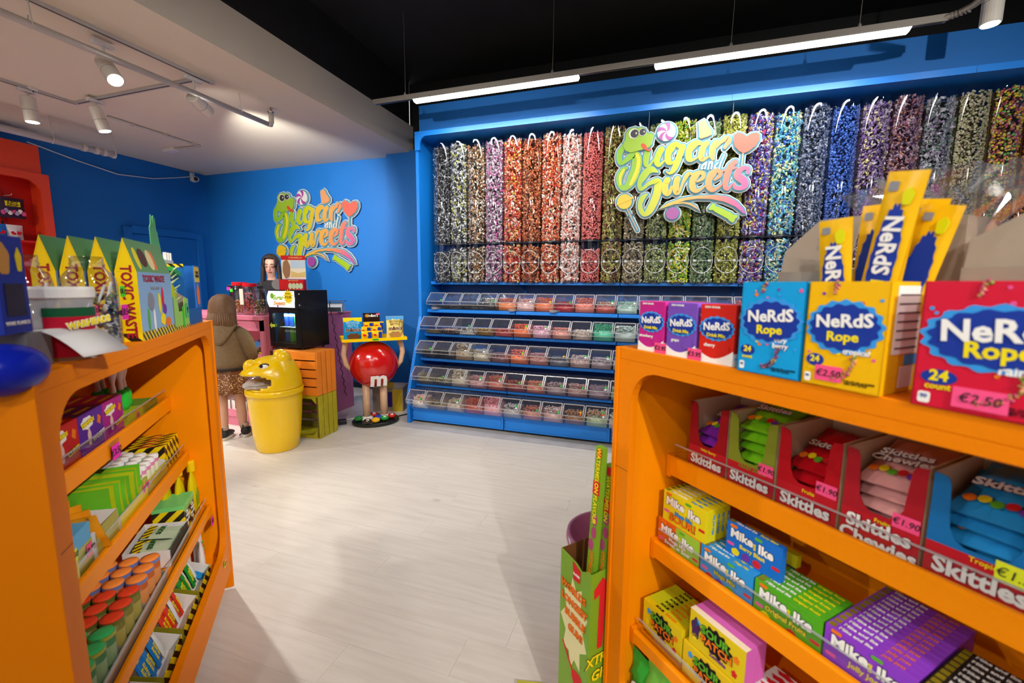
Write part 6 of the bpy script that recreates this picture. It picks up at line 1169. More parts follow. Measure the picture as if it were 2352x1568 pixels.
MB().loft([[(x, -.022*math.sin(PI*(z-.385)/.15)+.012, z) for x in (.004, FW-.03)] for z in [.385+.15*i/8 for i in range(9)]], closed=False).build('lit_header', pmat('header_panel', '#f0f4f6', .4, emit='#f4f8ff', estr=.55), f, smooth=True)
MB().box(0, FW, .014, .03, .375, FH).build('header_back', FB, f); MB().box(FW-.035, FW, -.008, .014, .375, FH).build('header_cheek', FB, f)
for z in (.41, .51): MB().lathe([(0,.003),(.006,.003),(.006,0)], 12).build('cheek_screw', P('chrome_dot', '#d8d8d8', .2), f).matrix_local = Matrix.Translation((FW+.0005, .01, z)) @ Matrix.Rotation(PI/2, 4, 'Y')
text(f, 'Sugar', (.15, -.012, .475), .06, P('logo_lime', '#a0c83c'), bold=.03, shear=.3); text(f, 'Sweets', (.16, -.011, .425), .052, P('logo_orange', '#f0a850'), bold=.03, shear=.3); patch(f, 'logo_snake', ell(.075,.49,.022,.026), P('logo_green', '#7cb82c'), 'front', .012); patch(f, 'logo_ball', ell(.14,.398,.010,.010), P('logo_purple', '#c83c9c'), 'front', .010)
patch(f, 'price_burst', [(.285+(.062 if k % 2 else .042)*math.cos(2*PI*k/28), .485+(.070 if k % 2 else .048)*math.sin(2*PI*k/28)) for k in range(28)], P('burst_yellow', '#f2d414', .5), 'front', .018); text(f, 'RED Drinks', (.285, -.0186, .512), .012, INK, bold=.01); text(f, '€3.50', (.285, -.0186, .48), .030, INK, shear=.15)
patch(f, 'arrow_sticker', [(.008,.215),(.035,.245),(.035,.228),(.075,.228),(.075,.202),(.035,.202),(.035,.185)], P('arrow_lime', '#c8dc3c', .5), 'front', .001)
MB().box(.06, FW-.06, .06, FD-.03, .195, .199).build('wire_shelf', P('shelf_steel', '#a8b0b4', .3), f)
il = bpy.data.lights.new('fridge_lamp', 'AREA'); il.energy = 3.0; il.size = .25; il.size_y = .03; il.shape = 'RECTANGLE'; il.color = (.85, 1, .92); o = bpy.data.objects.new('inner_lamp', il); col.objects.link(o); o.parent = f; o.location = (FW/2, .06, .352)
for x in (.03, FW-.03):
    for y in (.05, FD-.05): MB().lathe([(.014,0),(.012,.016)], 10, (x, y)).build('foot', BLACKP, f)
n_ = 0
for row, z in ((0, .052), (1, .20)):
    for k in range(4):
        cc = [('blue','#2a4fc0'), ('green','#3ca83c'), ('green','#3ca83c'), ('green','#58b848')][k] if row == 0 else [('blue','#2a4fc0'), ('blue','#2a4fc0'), ('green','#3ca83c'), ('green','#3ca83c')][k]
        t = thing('drink_can', '%s drink can on the %s shelf of the fridge, %s from the left' % (cc[0], ['lower','upper'][row], ORD[k]), 'can', f.matrix_basis @ Vector((.095+.066*k, .12, z)), f.rotation_euler.z, 'cans in the fridge')
        MB().lathe([(.02,0),(.0265,.008),(.0265,.118),(.021,.130),(.022,.134),(0,.131)], 20).build('can_body', P('can_'+cc[0], cc[1], .25), t, smooth=True); MB().lathe([(.0268,.095),(.0268,.116)], 20).build('can_band', P('can_pale', '#c8d0c0', .3), t)
t = thing('caramel_carton', 'red and cream caramel display card standing on the fridge', 'display box', (-3.30, 3.16, 1.345), math.radians(20)); MB().box(0, .22, 0, .003, .10, .315).build('backboard', P('cream_scene', '#e6dcc0'), t); MB().box(0, .22, -.06, .003, 0, .095).build('tray', P('caramel_red', '#c81c20', .4), t)
patch(t, 'red_top', rect(0,.22,.275,.315), P('caramel_red', '#c81c20', .4), 'front', .0008); text(t, 'CARAMELLA', (.13, -.001, .295), .022, P('gold_text', '#d8b070'), bold=.02); patch(t, 'brown_figure', ell(.045,.19,.035,.085,30,.04,6), P('brown_picture', '#9a7050'), 'front', .001); patch(t, 'sky_field', rect(.085,.218,.20,.27), P('sky_print', '#b8ccdc'), 'front', .0009); patch(t, 'dune', [(.085,.12),(.218,.12),(.218,.17),(.15,.155),(.085,.175)], P('sand_print', '#d8c078'), 'front', .001)
text(t, 'MOULEKOFF', (.13, -.0606, .085), .016, P('gold_text', '#d8b070'), bold=.02)
for k in range(4): patch(t, 'leaf_wreath', ell(.10+.032*k,.035,.018,.028,24,.2,8), P('pale_leaf', '#c8d0a8'), 'front', .0612)
t = thing('round_board', 'grey round board leaning behind the caramel card', 'board', (-3.40, 3.22, 1.345), .3); MB().prism(ell(-.02,.05,.055,.05,30), 0, .006).build('board', P('grey_board', '#8a8484'), t)
# fridge cord
tag(MB().tube([(-3.02+.008*math.sin(k*1.7), 3.44+.004*k+.008*math.cos(k*1.7), 1.24-.022*k) for k in range(46)], .004, 6).build('fridge_cord', BLACKP), 'black curly cord hanging behind the fridge', 'cord')
# ------------------------------------------------------------------ yellow bin with a cheerful face
BY = pmat('yellow_bin_plastic', '#f0c400', .22, spec=.6); BYI = pmat('yellow_bin_inside', '#b88c00', .5)
b = thing('rubbish_bin', 'glossy yellow rubbish bin shaped like an open-mouthed face', 'bin', (-3.04, 2.765, 0), math.atan2(-.74, -.67)+.15)
MB().lathe([(0,.0),(.158,.0),(.165,.006),(.185,.14),(.200,.30),(.209,.44),(.211,.48),(.219,.482),(.222,.49),(.222,.525),(.216,.53)], 44).build('tub', BY, b, smooth=True)
# lid: shell with a mouth cut out towards local +x
def lid_r(z):   # outline of the head over height
    t_ = (z-.53)/.25; return .214*math.sqrt(max(0, 1-.62*t_**2.4))
N = 48; rows = [(.53+.25*i/14) for i in range(15)]; vs = []; fs = []
def head(a, z):
    r_ = lid_r(z); k = max(0, math.cos(a)); x = r_*math.cos(a); y = r_*math.sin(a)
    if z > .63: x += .05*k*min(1, (z-.63)/.04)*max(0, 1-(z-.70)/.10 if z > .70 else 1)
    return (x, y, z-.035*max(0, math.cos(a))*((z-.53)/.25)**2)
for z in rows: vs += [head(2*PI*i/N, z) for i in range(N)]
for j in range(14):
    for i in range(N):
        a = (i+.5)*2*PI/N; a = a if a < PI else a-2*PI; zm = (rows[j]+rows[j+1])/2
        lo = .535+.055*min(1, (abs(a)/1.25))**3; hi = .668
        if abs(a) < 1.28 and lo < zm < hi-.10*max(0, (abs(a)-1.0)): continue
        fs.append((j*N+i, j*N+(i+1) % N, (j+1)*N+(i+1) % N, (j+1)*N+i))
fs.append(tuple(14*N+i for i in range(N)))
o = MB().add(vs, fs).build('lid', BY, b, smooth=True); m_ = o.modifiers.new('thickness', 'SOLIDIFY'); m_.thickness = .008
MB().sphere((.0,0,.755), (.15,.135,.045), 30, 12).build('forehead', BY, o, smooth=True); MB().sphere((.165,0,.725), (.055,.05,.058), 24, 14).build('nose_knob', BY, o, smooth=True)
for s_ in (-1, 1):
    MB().sphere((-.07,s_*.075,.785), (.055,.05,.055), 24, 14).build('ear_knob', BY, o, smooth=True)
    MB().sphere((.085,s_*.140,.738), (.040,.016,.024), 20, 10).build('eye_outline', BLKP, o, smooth=True); MB().sphere((.088,s_*.145,.736), (.034,.016,.020), 20, 10).build('eye_white', WPR, o, smooth=True); MB().sphere((.108,s_*.153,.741), (.013,.010,.013), 14, 8).build('pupil', BLKP, o, smooth=True)
r_ = random.Random(3); rings = []
for x, rr in ((.02,.05),(.08,.075),(.15,.075),(.20,.05),(.225,.03)): rings.append([(x+r_.uniform(-.01,.01), rr*(1.3+r_.uniform(-.3,.3))*math.cos(2*PI*i/18), .565+rr*(.55+r_.uniform(-.25,.25))*math.sin(2*PI*i/18)) for i in range(18)])
tt = thing('rubbish_bag', 'crumpled translucent beige bag poking out of the bin mouth', 'bag', (-3.04, 2.765, 0), b.rotation_euler.z); MB().loft(rings).build('film', clear_mat('beige_film', '#e8cfa0', .10, .15, .5, .45), tt)
# ------------------------------------------------------------------ tray stand beside the crates (the figure itself is left out: a plain red sweet on two posts)
s = thing('tray_stand', 'glossy red lentil-shaped stand carrying a yellow tray', 'display stand', (-2.665, 3.625, 0), math.radians(44)); SR = pmat('glossy_red', '#c8120e', .16, spec=.7, coat=.4); BEI = pmat('beige_plastic', '#d8b08c', .4)
MB().lathe([(0,0),(.225,0),(.232,.008),(.232,.03),(.222,.036),(0,.036)], 44, sy=.80).build('base', pmat('base_black', '#141a14', .3), s, bevel=.002)
MB().sphere((0,0,.605), (.238,.185,.232), 44, 28).build('lentil_body', SR, s, smooth=True); text(s, 'm', (.03, -.172, .50), .24, WPR, bold=.04, squash=.9).modifiers.new('bend', 'SIMPLE_DEFORM')
for ch in s.children:
    if ch.name.startswith('lettering'): ch.modifiers.clear(); ch.rotation_euler = (PI/2+.42, 0, 0); ch.location = (.02, -.163, .475)
for x in (-.085, .085): MB().lathe([(.038,.036),(.038,.42)], 20, (x, 0)).build('leg_post', BEI, s, smooth=True); MB().lathe([(.06,.036),(.058,.06),(.04,.075)], 20, (x, -.0)).build('post_collar', WPR, s, smooth=True)
for q in (-1, 1): MB().tube([(q*.215,0,.56),(q*.265,-.01,.62),(q*.285,-.01,.72),(q*.27,-.01,.80),(q*.25,-.01,.856)], .026, 12).build('side_arm', BEI, s, smooth=True)
MB().box(-.30, .30, -.16, .14, .856, .866).box(-.30, .30, -.165, -.158, .856, .885).box(-.30, .30, .138, .145, .856, .89).box(-.305, -.298, -.16, .14, .856, .885).box(.298, .305, -.16, .14, .856, .885).build('tray', P('tray_yellow', '#f2c808', .35), s); patch(s, 'price_strip', rect(-.03,.03,.862,.88), P('strip_green', '#3cc428'), 'front', .166); text(s, '€6.95', (0,-.1668,.871), .015, INK)
SB_ = s.matrix_basis
for k, (x, y, c_, cn, mm) in enumerate(((-.10,-.145,'#3a2014','brown',1),(-.02,-.135,'#f2b80c','yellow',0),(.07,-.10,'#1c9c34','green',1),(.15,-.05,'#c8201c','red',1),(.02,-.06,'#1c3cc0','blue',0),(-.17,-.02,'#1c8c34','dark green',0),(-.01,.06,'#c8301c','deep red',1))):
    t = thing('giant_lentil', 'oversized %s lentil sweet on the base of the red stand' % cn, 'lentil sweet', SB_ @ Vector((x, y, .037)), s.rotation_euler.z, 'lentils on the stand base'); MB().sphere((0,0,.026), (.042,.038,.026), 24, 14).build('shell', pmat('lentil_'+cn.replace(' ','_'), c_, .18, coat=.3), t, smooth=True)
    if mm: o = text(t, 'm', (0,0,0), .034, WPR, bold=.03); o.matrix_local = Matrix.Translation((0,-.022,.048)) @ Matrix.Rotation(.75, 4, 'X')
def pouch(x, y, w_, h, m, label, f=None):
    t = thing('candy_pouch', label, 'candy bag', SB_ @ Vector((x, y, .868)), s.rotation_euler.z, 'packs on the yellow tray'); pillow(MB(), w_, h, .05, 8, 10, .05, .002, int(w_*1000)).build('wrapper', m, t, smooth=True)
    if f: f(t)
    return t
def pb(t):
    patch(t, 'yellow_top', rect(-.085,.085,.175,.215), YPR, 'front', .014); text(t, 'BROWNIE\nBRITTLE', (0,-.027,.15), .034, P('pale_blue_text', '#a8dcf0'), bold=.01, squash=.8); text(t, "m&m's", (0,-.028,.098), .048, BRNP, bold=.04, outline=WPR, ow=.03); patch(t, 'brownie_print', ell(.005,.035,.06,.03,30,.12,7), BRNP, 'front', .025)
pouch(-.195, -.06, .175, .215, P('pouch_blue', '#1c98d8', .25), 'blue brownie pouch with yellow top on the tray, left', pb)
def py_(t):
    patch(t, 'blue_top', rect(-.085,.085,.185,.22), P('top_blue', '#58a8e0'), 'front', .014); text(t, 'BROWNIE\nBRITTLE', (0,-.027,.155), .034, BRNP, bold=.01, squash=.8); text(t, "m&m's", (0,-.028,.10), .048, BRNP, bold=.04, outline=WPR, ow=.03); patch(t, 'cookie_print', ell(.0,.038,.06,.03,30,.12,7), P('cookie_brown', '#b08048'), 'front', .025); text(t, 'BLONDIE', (.075,-.012,.11), .03, BRNP, bold=.0, rot=PI/2)
pouch(.205, -.06, .17, .22, P('pouch_cream', '#f0d878', .25), 'cream brownie pouch with blue top on the tray, right', py_)
t = thing('brown_box', 'dark brown chocolate box with a pink tag above the yellow packs', 'candy box', SB_ @ Vector((-.085, .0, .868)), s.rotation_euler.z); MB().box(0, .155, 0, .06, 0, .25).build('carton', P('choc_brown', '#2a1610', .35), t, bevel=.001); text(t, "m&m's", (.09,0,.225), .036, WPR, bold=.03); patch(t, 'bowl_print', ell(.035,.225,.022,.016), P('bowl_print', '#c8902c'), 'front', .0006); price(t, '', .14, .24, .028, .018)
for k in range(6):
    x, y, z = -.075+.10*(k % 2)+.03*(k//4), -.11+.05*(k//2), .0+.04*(k//2); t = thing('choc_pack', 'yellow snack pack on the tray, %s in the pile' % ORD[k], 'candy bag', SB_ @ Vector((x, y, .868+z)), s.rotation_euler.z, 'yellow snack packs'); pillow(MB(), .10, .085, .035, 8, 8, .1, .004, k).build('wrapper', P('pack_yellow', '#f2bc0c', .22), t, smooth=True); patch(t, 'blue_print', rect(.01,.042,.01,.075), NAVY, 'front', .019); patch(t, 'red_print', ell(-.02,.045,.016,.012), REDP, 'front', .018)
t = thing('storage_carton', 'printed purple and yellow carton on the floor behind the stand', 'carton', (-2.93, 3.94, 0), .3); MB().box(0, .34, 0, .25, 0, .27).build('carton', CARD, t); patch(t, 'purple_print', rect(.14,.24,.05,.22), P('purple_card_print', '#3a2c7c'), 'front', .0006); patch(t, 'yellow_print', rect(.22,.33,.0,.25), P('yellow_card_print', '#c8a82c'), 'front', .0008); MB().add([(.12,0,.27),(.24,0,.27),(.26,-.05,.34),(.15,-.05,.35)], [(0,1,2,3)]).build('open_flap', P('yellow_card_print', '#c8a82c'), t)
t = thing('table_leg', 'grey metal strut leaning at the wall behind the stand', 'strut', (-2.60, 4.25, 0)); MB().tube([(0,0,0),(.02,.1,.9)], .018, 8).build('pole', P('grey_metal', '#7c7c80', .4), t); MB().tube([(.06,0,0),(.07,.1,.9)], .012, 8).build('pole', P('grey_metal', '#7c7c80', .4), t)
tag(MB().tube([(-2.95+.05*k, 3.80+.06*math.sin(k*.9), .008) for k in range(9)]+[(-2.5,3.95,.008),(-2.42,4.15,.008)], .006, 6).build('floor_cable', BLACKP), 'black cable trailing over the floor behind the stand', 'cable')
tag(MB().tube([(-3.20,3.62,.008),(-3.10,3.52,.008),(-2.98,3.56,.008),(-2.90,3.70,.008)], .006, 6).build('floor_cable', WHITE), 'white cable on the floor next to the crates', 'cable')
t = thing('power_strip', 'black power strip on the floor beside the crates', 'power strip', (-2.98, 3.42, 0), .7); MB().box(-.09, .09, -.03, .03, 0, .045).build('body', BLACKP, t, bevel=.004)
for k in range(3): MB().lathe([(.018,.0452),(.016,.0455),(0,.040)], 14, (-.055+.055*k, 0)).build('socket', P('socket_grey', '#2c2c30'), t)
# ------------------------------------------------------------------ red shelf on the left wall
RD = pmat('red_orange_lacquer', '#e8431c', .4); RDI = pmat('red_recess', '#c8180c', .5)
t = thing('red_wall_shelf', 'tall red-orange shelf unit on the left wall', 'shelf unit', (-6.05, 2.90, 0), PI/2)   # local x runs along +Y, front faces +X
frame_ring(MB(), (-1.6, 0, .0, 2.50), rrect(-1.50, -.075, .15, 2.43, .12, 8), 0, .03).build('front_frame', RD, t); MB().box(-1.6, -.04, .03, .05, 2.50, 2.78).build('header_board', RD, t)
MB().box(-.03, 0, .03, .30, 0, 2.5).build('end_panel', RD, t); MB().box(-1.6, -.03, .27, .29, 0, 2.5).build('back_panel', RDI, t); MB().box(-1.6, -.03, .03, .27, 2.46, 2.5).build('top_panel', RDI, t)
for z in (1.82, 1.3, .8): MB().box(-1.57, -.03, .05, .27, z-.02, z).build('shelf', RDI, t)
for x in (-.28,): 
    MB().box(x-.015, x+.015, .258, .27, .2, 2.44).build('slotted_upright', RDI, t); mb = MB()
    for k in range(20): mb.box(x-.006, x+.006, .2565, .2585, 1.2+.06*k, 1.235+.06*k)
    mb.build('upright_slots', DARK, t)['kind'] = 'stuff'
TM = t.matrix_basis
g = thing('hanging_bag', 'dark printed candy bag hanging on a hook in the red shelf', 'candy bag', TM @ Vector((-.24, .17, 2.04)), PI/2); pillow(MB(), .20, .20, .04, 8, 8, .07, .004, 3).build('wrapper', P('dark_violet_wrap', '#3a2c44', .25), g, smooth=True); patch(g, 'yellow_logo', rect(-.05,.06,.115,.165), YPR, 'front', .021); text(g, 'JUICY\nDROP', (.005,-.0222,.14), .030, BLKP, bold=.03)
for k in range(7): patch(g, 'printed_sweet', ell(-.07+.025*k, .05+.02*(k % 2), .018, .022), [PNKP, P('lilac_print', '#b8a8d8'), WPR][k % 3], 'front', .0185)
MB().tube([(0,.1,.225),(0,-.03,.225),(0,-.04,.24)], .003, 6).build('hook', P('wire_white', '#d8d4d0', .3), g)
for k, (cc, nm) in enumerate((('#7a3aa0','purple'),('#2a7cd8','blue'),('#e8e4e4','white'),('#d8a02c','amber'))):
    g = thing('shelf_bag', nm+' candy bag standing on the red wall shelf', 'candy bag', TM @ Vector((-.48+.115*k if k < 3 else -.62, .14, 1.82)), PI/2, 'bags on the red shelf'); pillow(MB(), .12, .15, .05, 8, 8, .07, .006, k).build('wrapper', P('shelfbag_'+nm, cc, .22), g, smooth=True); patch(g, 'printed_badge', ell(0,.07,.04,.02,24,.1,5), [ORNP, REDP, REDP, WPR][k], 'front', .026)
# ------------------------------------------------------------------ people
def skin_body(name, parent, mat, V, E_, root=0, sub=2):
    """V: list of (x,y,z,rx[,ry]); one continuous surface grown along the edges"""
    me = bpy.data.meshes.new(name); me.from_pydata([v[:3] for v in V], E_, []); me.update(); me.materials.append(mat)
    o = bpy.data.objects.new(name, me); col.objects.link(o); o.parent = parent
    m = o.modifiers.new('skin', 'SKIN'); m.use_smooth_shade = True; m.branch_smoothing = .6
    for i, v in enumerate(V):
        d = me.skin_vertices[0].data[i]; d.radius = (v[3], v[4] if len(v) > 4 else v[3]); d.use_root = (i == root)
    s_ = o.modifiers.new('sub', 'SUBSURF'); s_.levels = sub; s_.render_levels = sub; return o
def add_hand(V, E_, wrist, d, side, up, r_, k=1.0):
    """palm and five bent fingers growing from the wrist vertex; d = direction of the hand, side = towards the thumb"""
    p = Vector(V[wrist][:3]); d = Vector(d).normalized(); side = Vector(side).normalized(); n = d.cross(side).normalized()*up
    i0 = len(V); V.append(tuple(p+d*.045*k)+(r_*1.7, r_*1.05)); E_.append((wrist, i0))
    for q, L in ((-.9,.052),(-.3,.066),(.3,.07),(.9,.062)):
        b = p+d*.075*k+side*q*.019*k; m1 = b+d*L*.5*k+n*.006*k; m2 = b+d*L*.85*k+n*.026*k; i = len(V)
        V += [tuple(b)+(r_*.62,), tuple(m1)+(r_*.55,), tuple(m2)+(r_*.42,)]; E_ += [(i0, i), (i, i+1), (i+1, i+2)]
    b = p+d*.028*k+side*.030*k; m1 = b+d*.028*k+side*.016*k; i = len(V); V += [tuple(b)+(r_*.7,), tuple(m1)+(r_*.55,), tuple(m1+d*.024*k+n*.008*k)+(r_*.45,)]; E_ += [(i0, i), (i, i+1), (i+1, i+2)]
SKIN = pmat('skin', '#c99a82', .5, sss=.15, noise=.05, nscale=30); HAIR = pmat('light_brown_hair', '#75502e', .42, noise=.5, nscale=18, stretch=(60,60,2), bump=.5, bscale=60); HAIR2 = pmat('dark_brown_hair', '#2c1d15', .42, noise=.35, nscale=18, stretch=(60,60,2), bump=.5, bscale=60)
def ring(cx, cy, z, rx, ry, n=28, f=None): return [(cx+rx*(1+(f(2*PI*i/n) if f else 0))*math.cos(2*PI*i/n), cy+ry*(1+(f(2*PI*i/n) if f else 0))*math.sin(2*PI*i/n), z) for i in range(n)]
# girl seen from behind: local +y is where she looks
g = thing('person', 'girl in brown hooded fleece and gold-flecked skirt facing the counter', 'person', (-3.585, 2.775, 0), math.radians(33))
V = [(0,0,.60,.10,.085),(0,.0,.74,.095,.08),(0,0,.90,.10,.08),(0,-.005,.99,.07,.06),(0,.0,1.06,.038),(0,.012,1.13,.070,.078),(0,.012,1.20,.084,.092),(0,.010,1.265,.062,.068),
     (-.105,0,.985,.040),(-.165,.02,.80,.034),(-.150,.15,.72,.026),(.105,0,.985,.040),(.165,.03,.80,.034),(.11,.16,.74,.026),
     (-.062,0,.56,.064),(-.062,.005,.40,.050),(-.062,.012,.31,.043),(-.060,-.004,.20,.044),(-.058,-.008,.085,.029),(-.060,.05,.04,.026),(-.064,.11,.025,.022),
     (.062,0,.56,.064),(.068,.03,.40,.050),(.070,.048,.31,.043),(.072,.055,.20,.044),(.074,.06,.085,.029),(.084,.115,.04,.026),(.094,.17,.025,.022)]
E_ = [(0,1),(1,2),(2,3),(3,4),(4,5),(5,6),(6,7),(3,8),(8,9),(9,10),(3,11),(11,12),(12,13),(0,14),(14,15),(15,16),(16,17),(17,18),(18,19),(19,20),(0,21),(21,22),(22,23),(23,24),(24,25),(25,26),(26,27)]
add_hand(V, E_, 10, (.1,1,0), (1,0,0), 1, .011, .8); add_hand(V, E_, 13, (-.1,1,0), (-1,0,0), -1, .011, .8)
skin_body('body', g, SKIN, V, E_)
FLE = pmat('brown_fleece', '#80694c', .95, noise=.22, nscale=40, bump=.9, bscale=170); TRIM = pmat('dark_trim', '#2a211c', .8)
fold = lambda a: .035*math.sin(3*a+.8)+.025*math.sin(5*a)
j = MB().loft([ring(0,.0,z,rx,ry,36,lambda a,k=k: fold(a)*k) for z, rx, ry, k in ((.655,.135,.118,.5),(.665,.150,.130,.8),(.72,.158,.135,1),(.80,.150,.128,1),(.90,.140,.118,.7),(.97,.132,.108,.4),(1.01,.105,.090,.2),(1.045,.065,.062,0))], cap=False)
jo = j.build('jacket', FLE, g, smooth=True); jo.modifiers.new('thickness', 'SOLIDIFY').thickness = .006
for s_ in (-1, 1):
    MB().tube([(s_*.085,0,.985),(s_*.135,0,.95),(s_*.172,.0,.88),(s_*.185,.02,.80),(s_*.178,.08,.745),(s_*.155,.135,.725)], [.055,.060,.058,.056,.050,.040], 18).build('sleeve', FLE, jo, smooth=True)
MB().loft([[(.165*k*math.cos(t_)*(.92 if r_ else 1), -.012-.108*math.sin(t_)*(1 if r_ == 0 else 1.0)-.012*r_, 1.05-.17*math.sin(t_)**2*dz+.0*r_) for t_ in [PI*i/20 for i in range(21)]] for r_, k, dz in ((0,.50,.05),(1,.80,.35),(2,.88,.75),(2.4,.80,1.0),(1.6,.66,1.05),(.6,.5,.9))], closed=False).build('hood', FLE, jo, smooth=True)
MB().loft([ring(0,0,z,r1,r2,36,lambda a: fold(a)*.6) for z, r1, r2 in ((.645,.150,.130),(.650,.158,.136),(.664,.158,.136),(.668,.150,.130))], cap=False).build('hem_band', TRIM, jo, smooth=True)
def skirt_mat():
    m = pmat('bronze_skirt', '#7c4c2c', .6); nt = m.node_tree; b_ = nt.nodes['Principled BSDF']; tc = nt.nodes.new('ShaderNodeTexCoord'); v_ = nt.nodes.new('ShaderNodeTexVoronoi'); v_.inputs['Scale'].default_value = 75; nt.links.new(tc.outputs['Object'], v_.inputs['Vector'])
    n_ = nt.nodes.new('ShaderNodeTexNoise'); n_.inputs['Scale'].default_value = 22; nt.links.new(tc.outputs['Object'], n_.inputs['Vector'])
    ad = nt.nodes.new('ShaderNodeMath'); ad.operation = 'MULTIPLY_ADD'; ad.inputs[1].default_value = -.55; nt.links.new(n_.outputs['Fac'], ad.inputs[0]); nt.links.new(v_.outputs['Distance'], ad.inputs[2])
    r_ = nt.nodes.new('ShaderNodeValToRGB'); r_.color_ramp.elements[0].position = .0; r_.color_ramp.elements[0].color = lin('#e8c890'); r_.color_ramp.elements[1].position = .05; r_.color_ramp.elements[1].color = lin('#7a4a2c'); nt.links.new(ad.outputs[0], r_.inputs[0]); nt.links.new(r_.outputs[0], b_.inputs['Base Color']); return m
ple = lambda a: .05*math.sin(9*a)+.02*math.sin(14*a+1)
so = MB().loft([ring(0,.006,z,rx,ry,72,lambda a,k=k: ple(a)*k) for z, rx, ry, k in ((.68,.118,.10,.1),(.64,.128,.112,.4),(.56,.142,.126,.9),(.49,.150,.134,1.2),(.435,.156,.140,1.4))], cap=False).build('skirt', skirt_mat(), g, smooth=True); so.modifiers.new('thickness', 'SOLIDIFY').thickness = .003
strand = lambda a: .03*math.sin(11*a)+.02*math.sin(17*a+2)
ho = MB().loft([ring(cx,cy,z,rx,ry,40,lambda a,k=k: strand(a)*k) for cx, cy, z, rx, ry, k in ((0,-.045,1.015,.115,.040,2.0),(0,-.040,1.04,.118,.052,1.5),(0,-.030,1.09,.112,.075,1),(0,-.012,1.15,.106,.094,.6),(0,-.002,1.20,.103,.102,.4),(0,.0,1.25,.094,.097,.3),(0,.002,1.285,.070,.074,.2),(0,.004,1.305,.036,.040,.1),(0,.004,1.310,.008,.010,0))]).build('hair', HAIR, g, smooth=True)
for k in range(17):
    a = -PI/2-1.15+2.3*k/16; q = random.Random(k); MB().tube([(.098*math.cos(a), -.012+.088*math.sin(a), 1.15), (.112*math.cos(a), -.018+.090*math.sin(a), 1.08), (.118*math.cos(a)+q.uniform(-.008,.008), -.022+.082*math.sin(a), 1.02), (.120*math.cos(a)+q.uniform(-.014,.014), -.024+.074*math.sin(a), .965+q.uniform(0,.03))], [.008,.012,.010,.0015], 7).build('hair_lock', HAIR, ho, smooth=True)
for s_ in (-1, 1): MB().sphere((s_*.083,.02,1.175), (.010,.016,.022), 12, 8).build('ear', SKIN, g, smooth=True)
for x in (-.032, .032): MB().sphere((x,.098,1.195), (.013,.008,.008), 12, 8).build('eye', WPR, g, smooth=True); MB().sphere((x,.105,1.195), (.006,.004,.006), 10, 6).build('iris', BRNP, g, smooth=True)
MB().sphere((0,.110,1.172), (.010,.014,.014), 12, 8).build('nose', SKIN, g, smooth=True); MB().sphere((0,.098,1.145), (.022,.008,.006), 12, 8).build('mouth', pmat('lips', '#b06058', .5), g, smooth=True)
SHO = pmat('dark_sneaker', '#17181a', .6, noise=.2, nscale=30); SOLE = pmat('cream_sole', '#cfc6b8', .5); SOCK = pmat('pale_sock', '#b09484', .8)
for (x, y, a) in ((-.060,.045,.03), (.084,.108,-.12)):
    s = MB().loft([[(x+w_*math.cos(2*PI*i/18)+a*(yy), y+yy, max(.02, zc+zh*math.sin(2*PI*i/18))) for i in range(18)] for yy, w_, zc, zh in ((-.090,.020,.055,.030),(-.078,.034,.058,.045),(-.04,.038,.060,.048),(.0,.039,.050,.038),(.045,.042,.040,.028),(.085,.036,.034,.020),(.10,.018,.03,.012))]).build('shoe', SHO, g, smooth=True)
    MB().loft([[(x+w_*math.cos(2*PI*i/20)+a*(l_*math.sin(2*PI*i/20)), y+.005+l_*math.sin(2*PI*i/20), z) for i in range(20)] for z, w_, l_ in ((.0,.038,.100),(.006,.043,.106),(.026,.042,.105))]).build('sole', SOLE, s); MB().box(x-.045, x-.040, y-.06, y-.02, .008, .02).build('air_window', BLKP, s)
    MB().tube([(x,y-.085,.09),(x,y-.098,.105),(x,y-.088,.118)], .005, 6).build('heel_tab', SHO, s); MB().lathe([(.034,.09),(.037,.11),(.036,.13)], 16, (x, y-.05)).build('sock', SOCK, g, smooth=True)
# shop assistant behind the counter, head bowed over the laptop; local +y towards the shop
w_ = thing('person', 'shop assistant with long dark hair looking down behind the counter', 'person', (-4.545, 4.20, 0), math.radians(214))
V = [(0,0,.92,.14,.10),(0,0,1.08,.125,.095),(0,0,1.26,.14,.10),(0,-.005,1.39,.09,.07),(0,.0,1.475,.048),(0,.035,1.545,.056,.062),(0,.028,1.61,.072,.088),(0,.02,1.67,.074,.088),(0,.012,1.715,.056,.062),
     (-.155,0,1.37,.052),(-.20,.06,1.14,.042),(-.12,.26,1.10,.032),(.155,0,1.37,.052),(.20,.06,1.14,.042),(.12,.26,1.10,.032),
     (-.09,0,.84,.085),(-.09,.01,.50,.060),(-.09,0,.10,.042),(-.09,.10,.035,.032),(-.09,.16,.03,.028),(.09,0,.84,.085),(.09,.01,.50,.060),(.09,0,.10,.042),(.09,.10,.035,.032),(.09,.16,.03,.028)]
E_ = [(0,1),(1,2),(2,3),(3,4),(4,5),(5,6),(6,7),(7,8),(3,9),(9,10),(10,11),(3,12),(12,13),(13,14),(0,15),(15,16),(16,17),(17,18),(18,19),(0,20),(20,21),(21,22),(22,23),(23,24)]
add_hand(V, E_, 11, (.15,1,.05), (1,0,0), 1, .013); add_hand(V, E_, 14, (-.15,1,.05), (-1,0,0), -1, .013)
skin_body('body', w_, pmat('skin_fair', '#d8a690', .5, sss=.15), V, E_)
KN = pmat('charcoal_knit', '#26262c', .9, bump=.4, bscale=200)
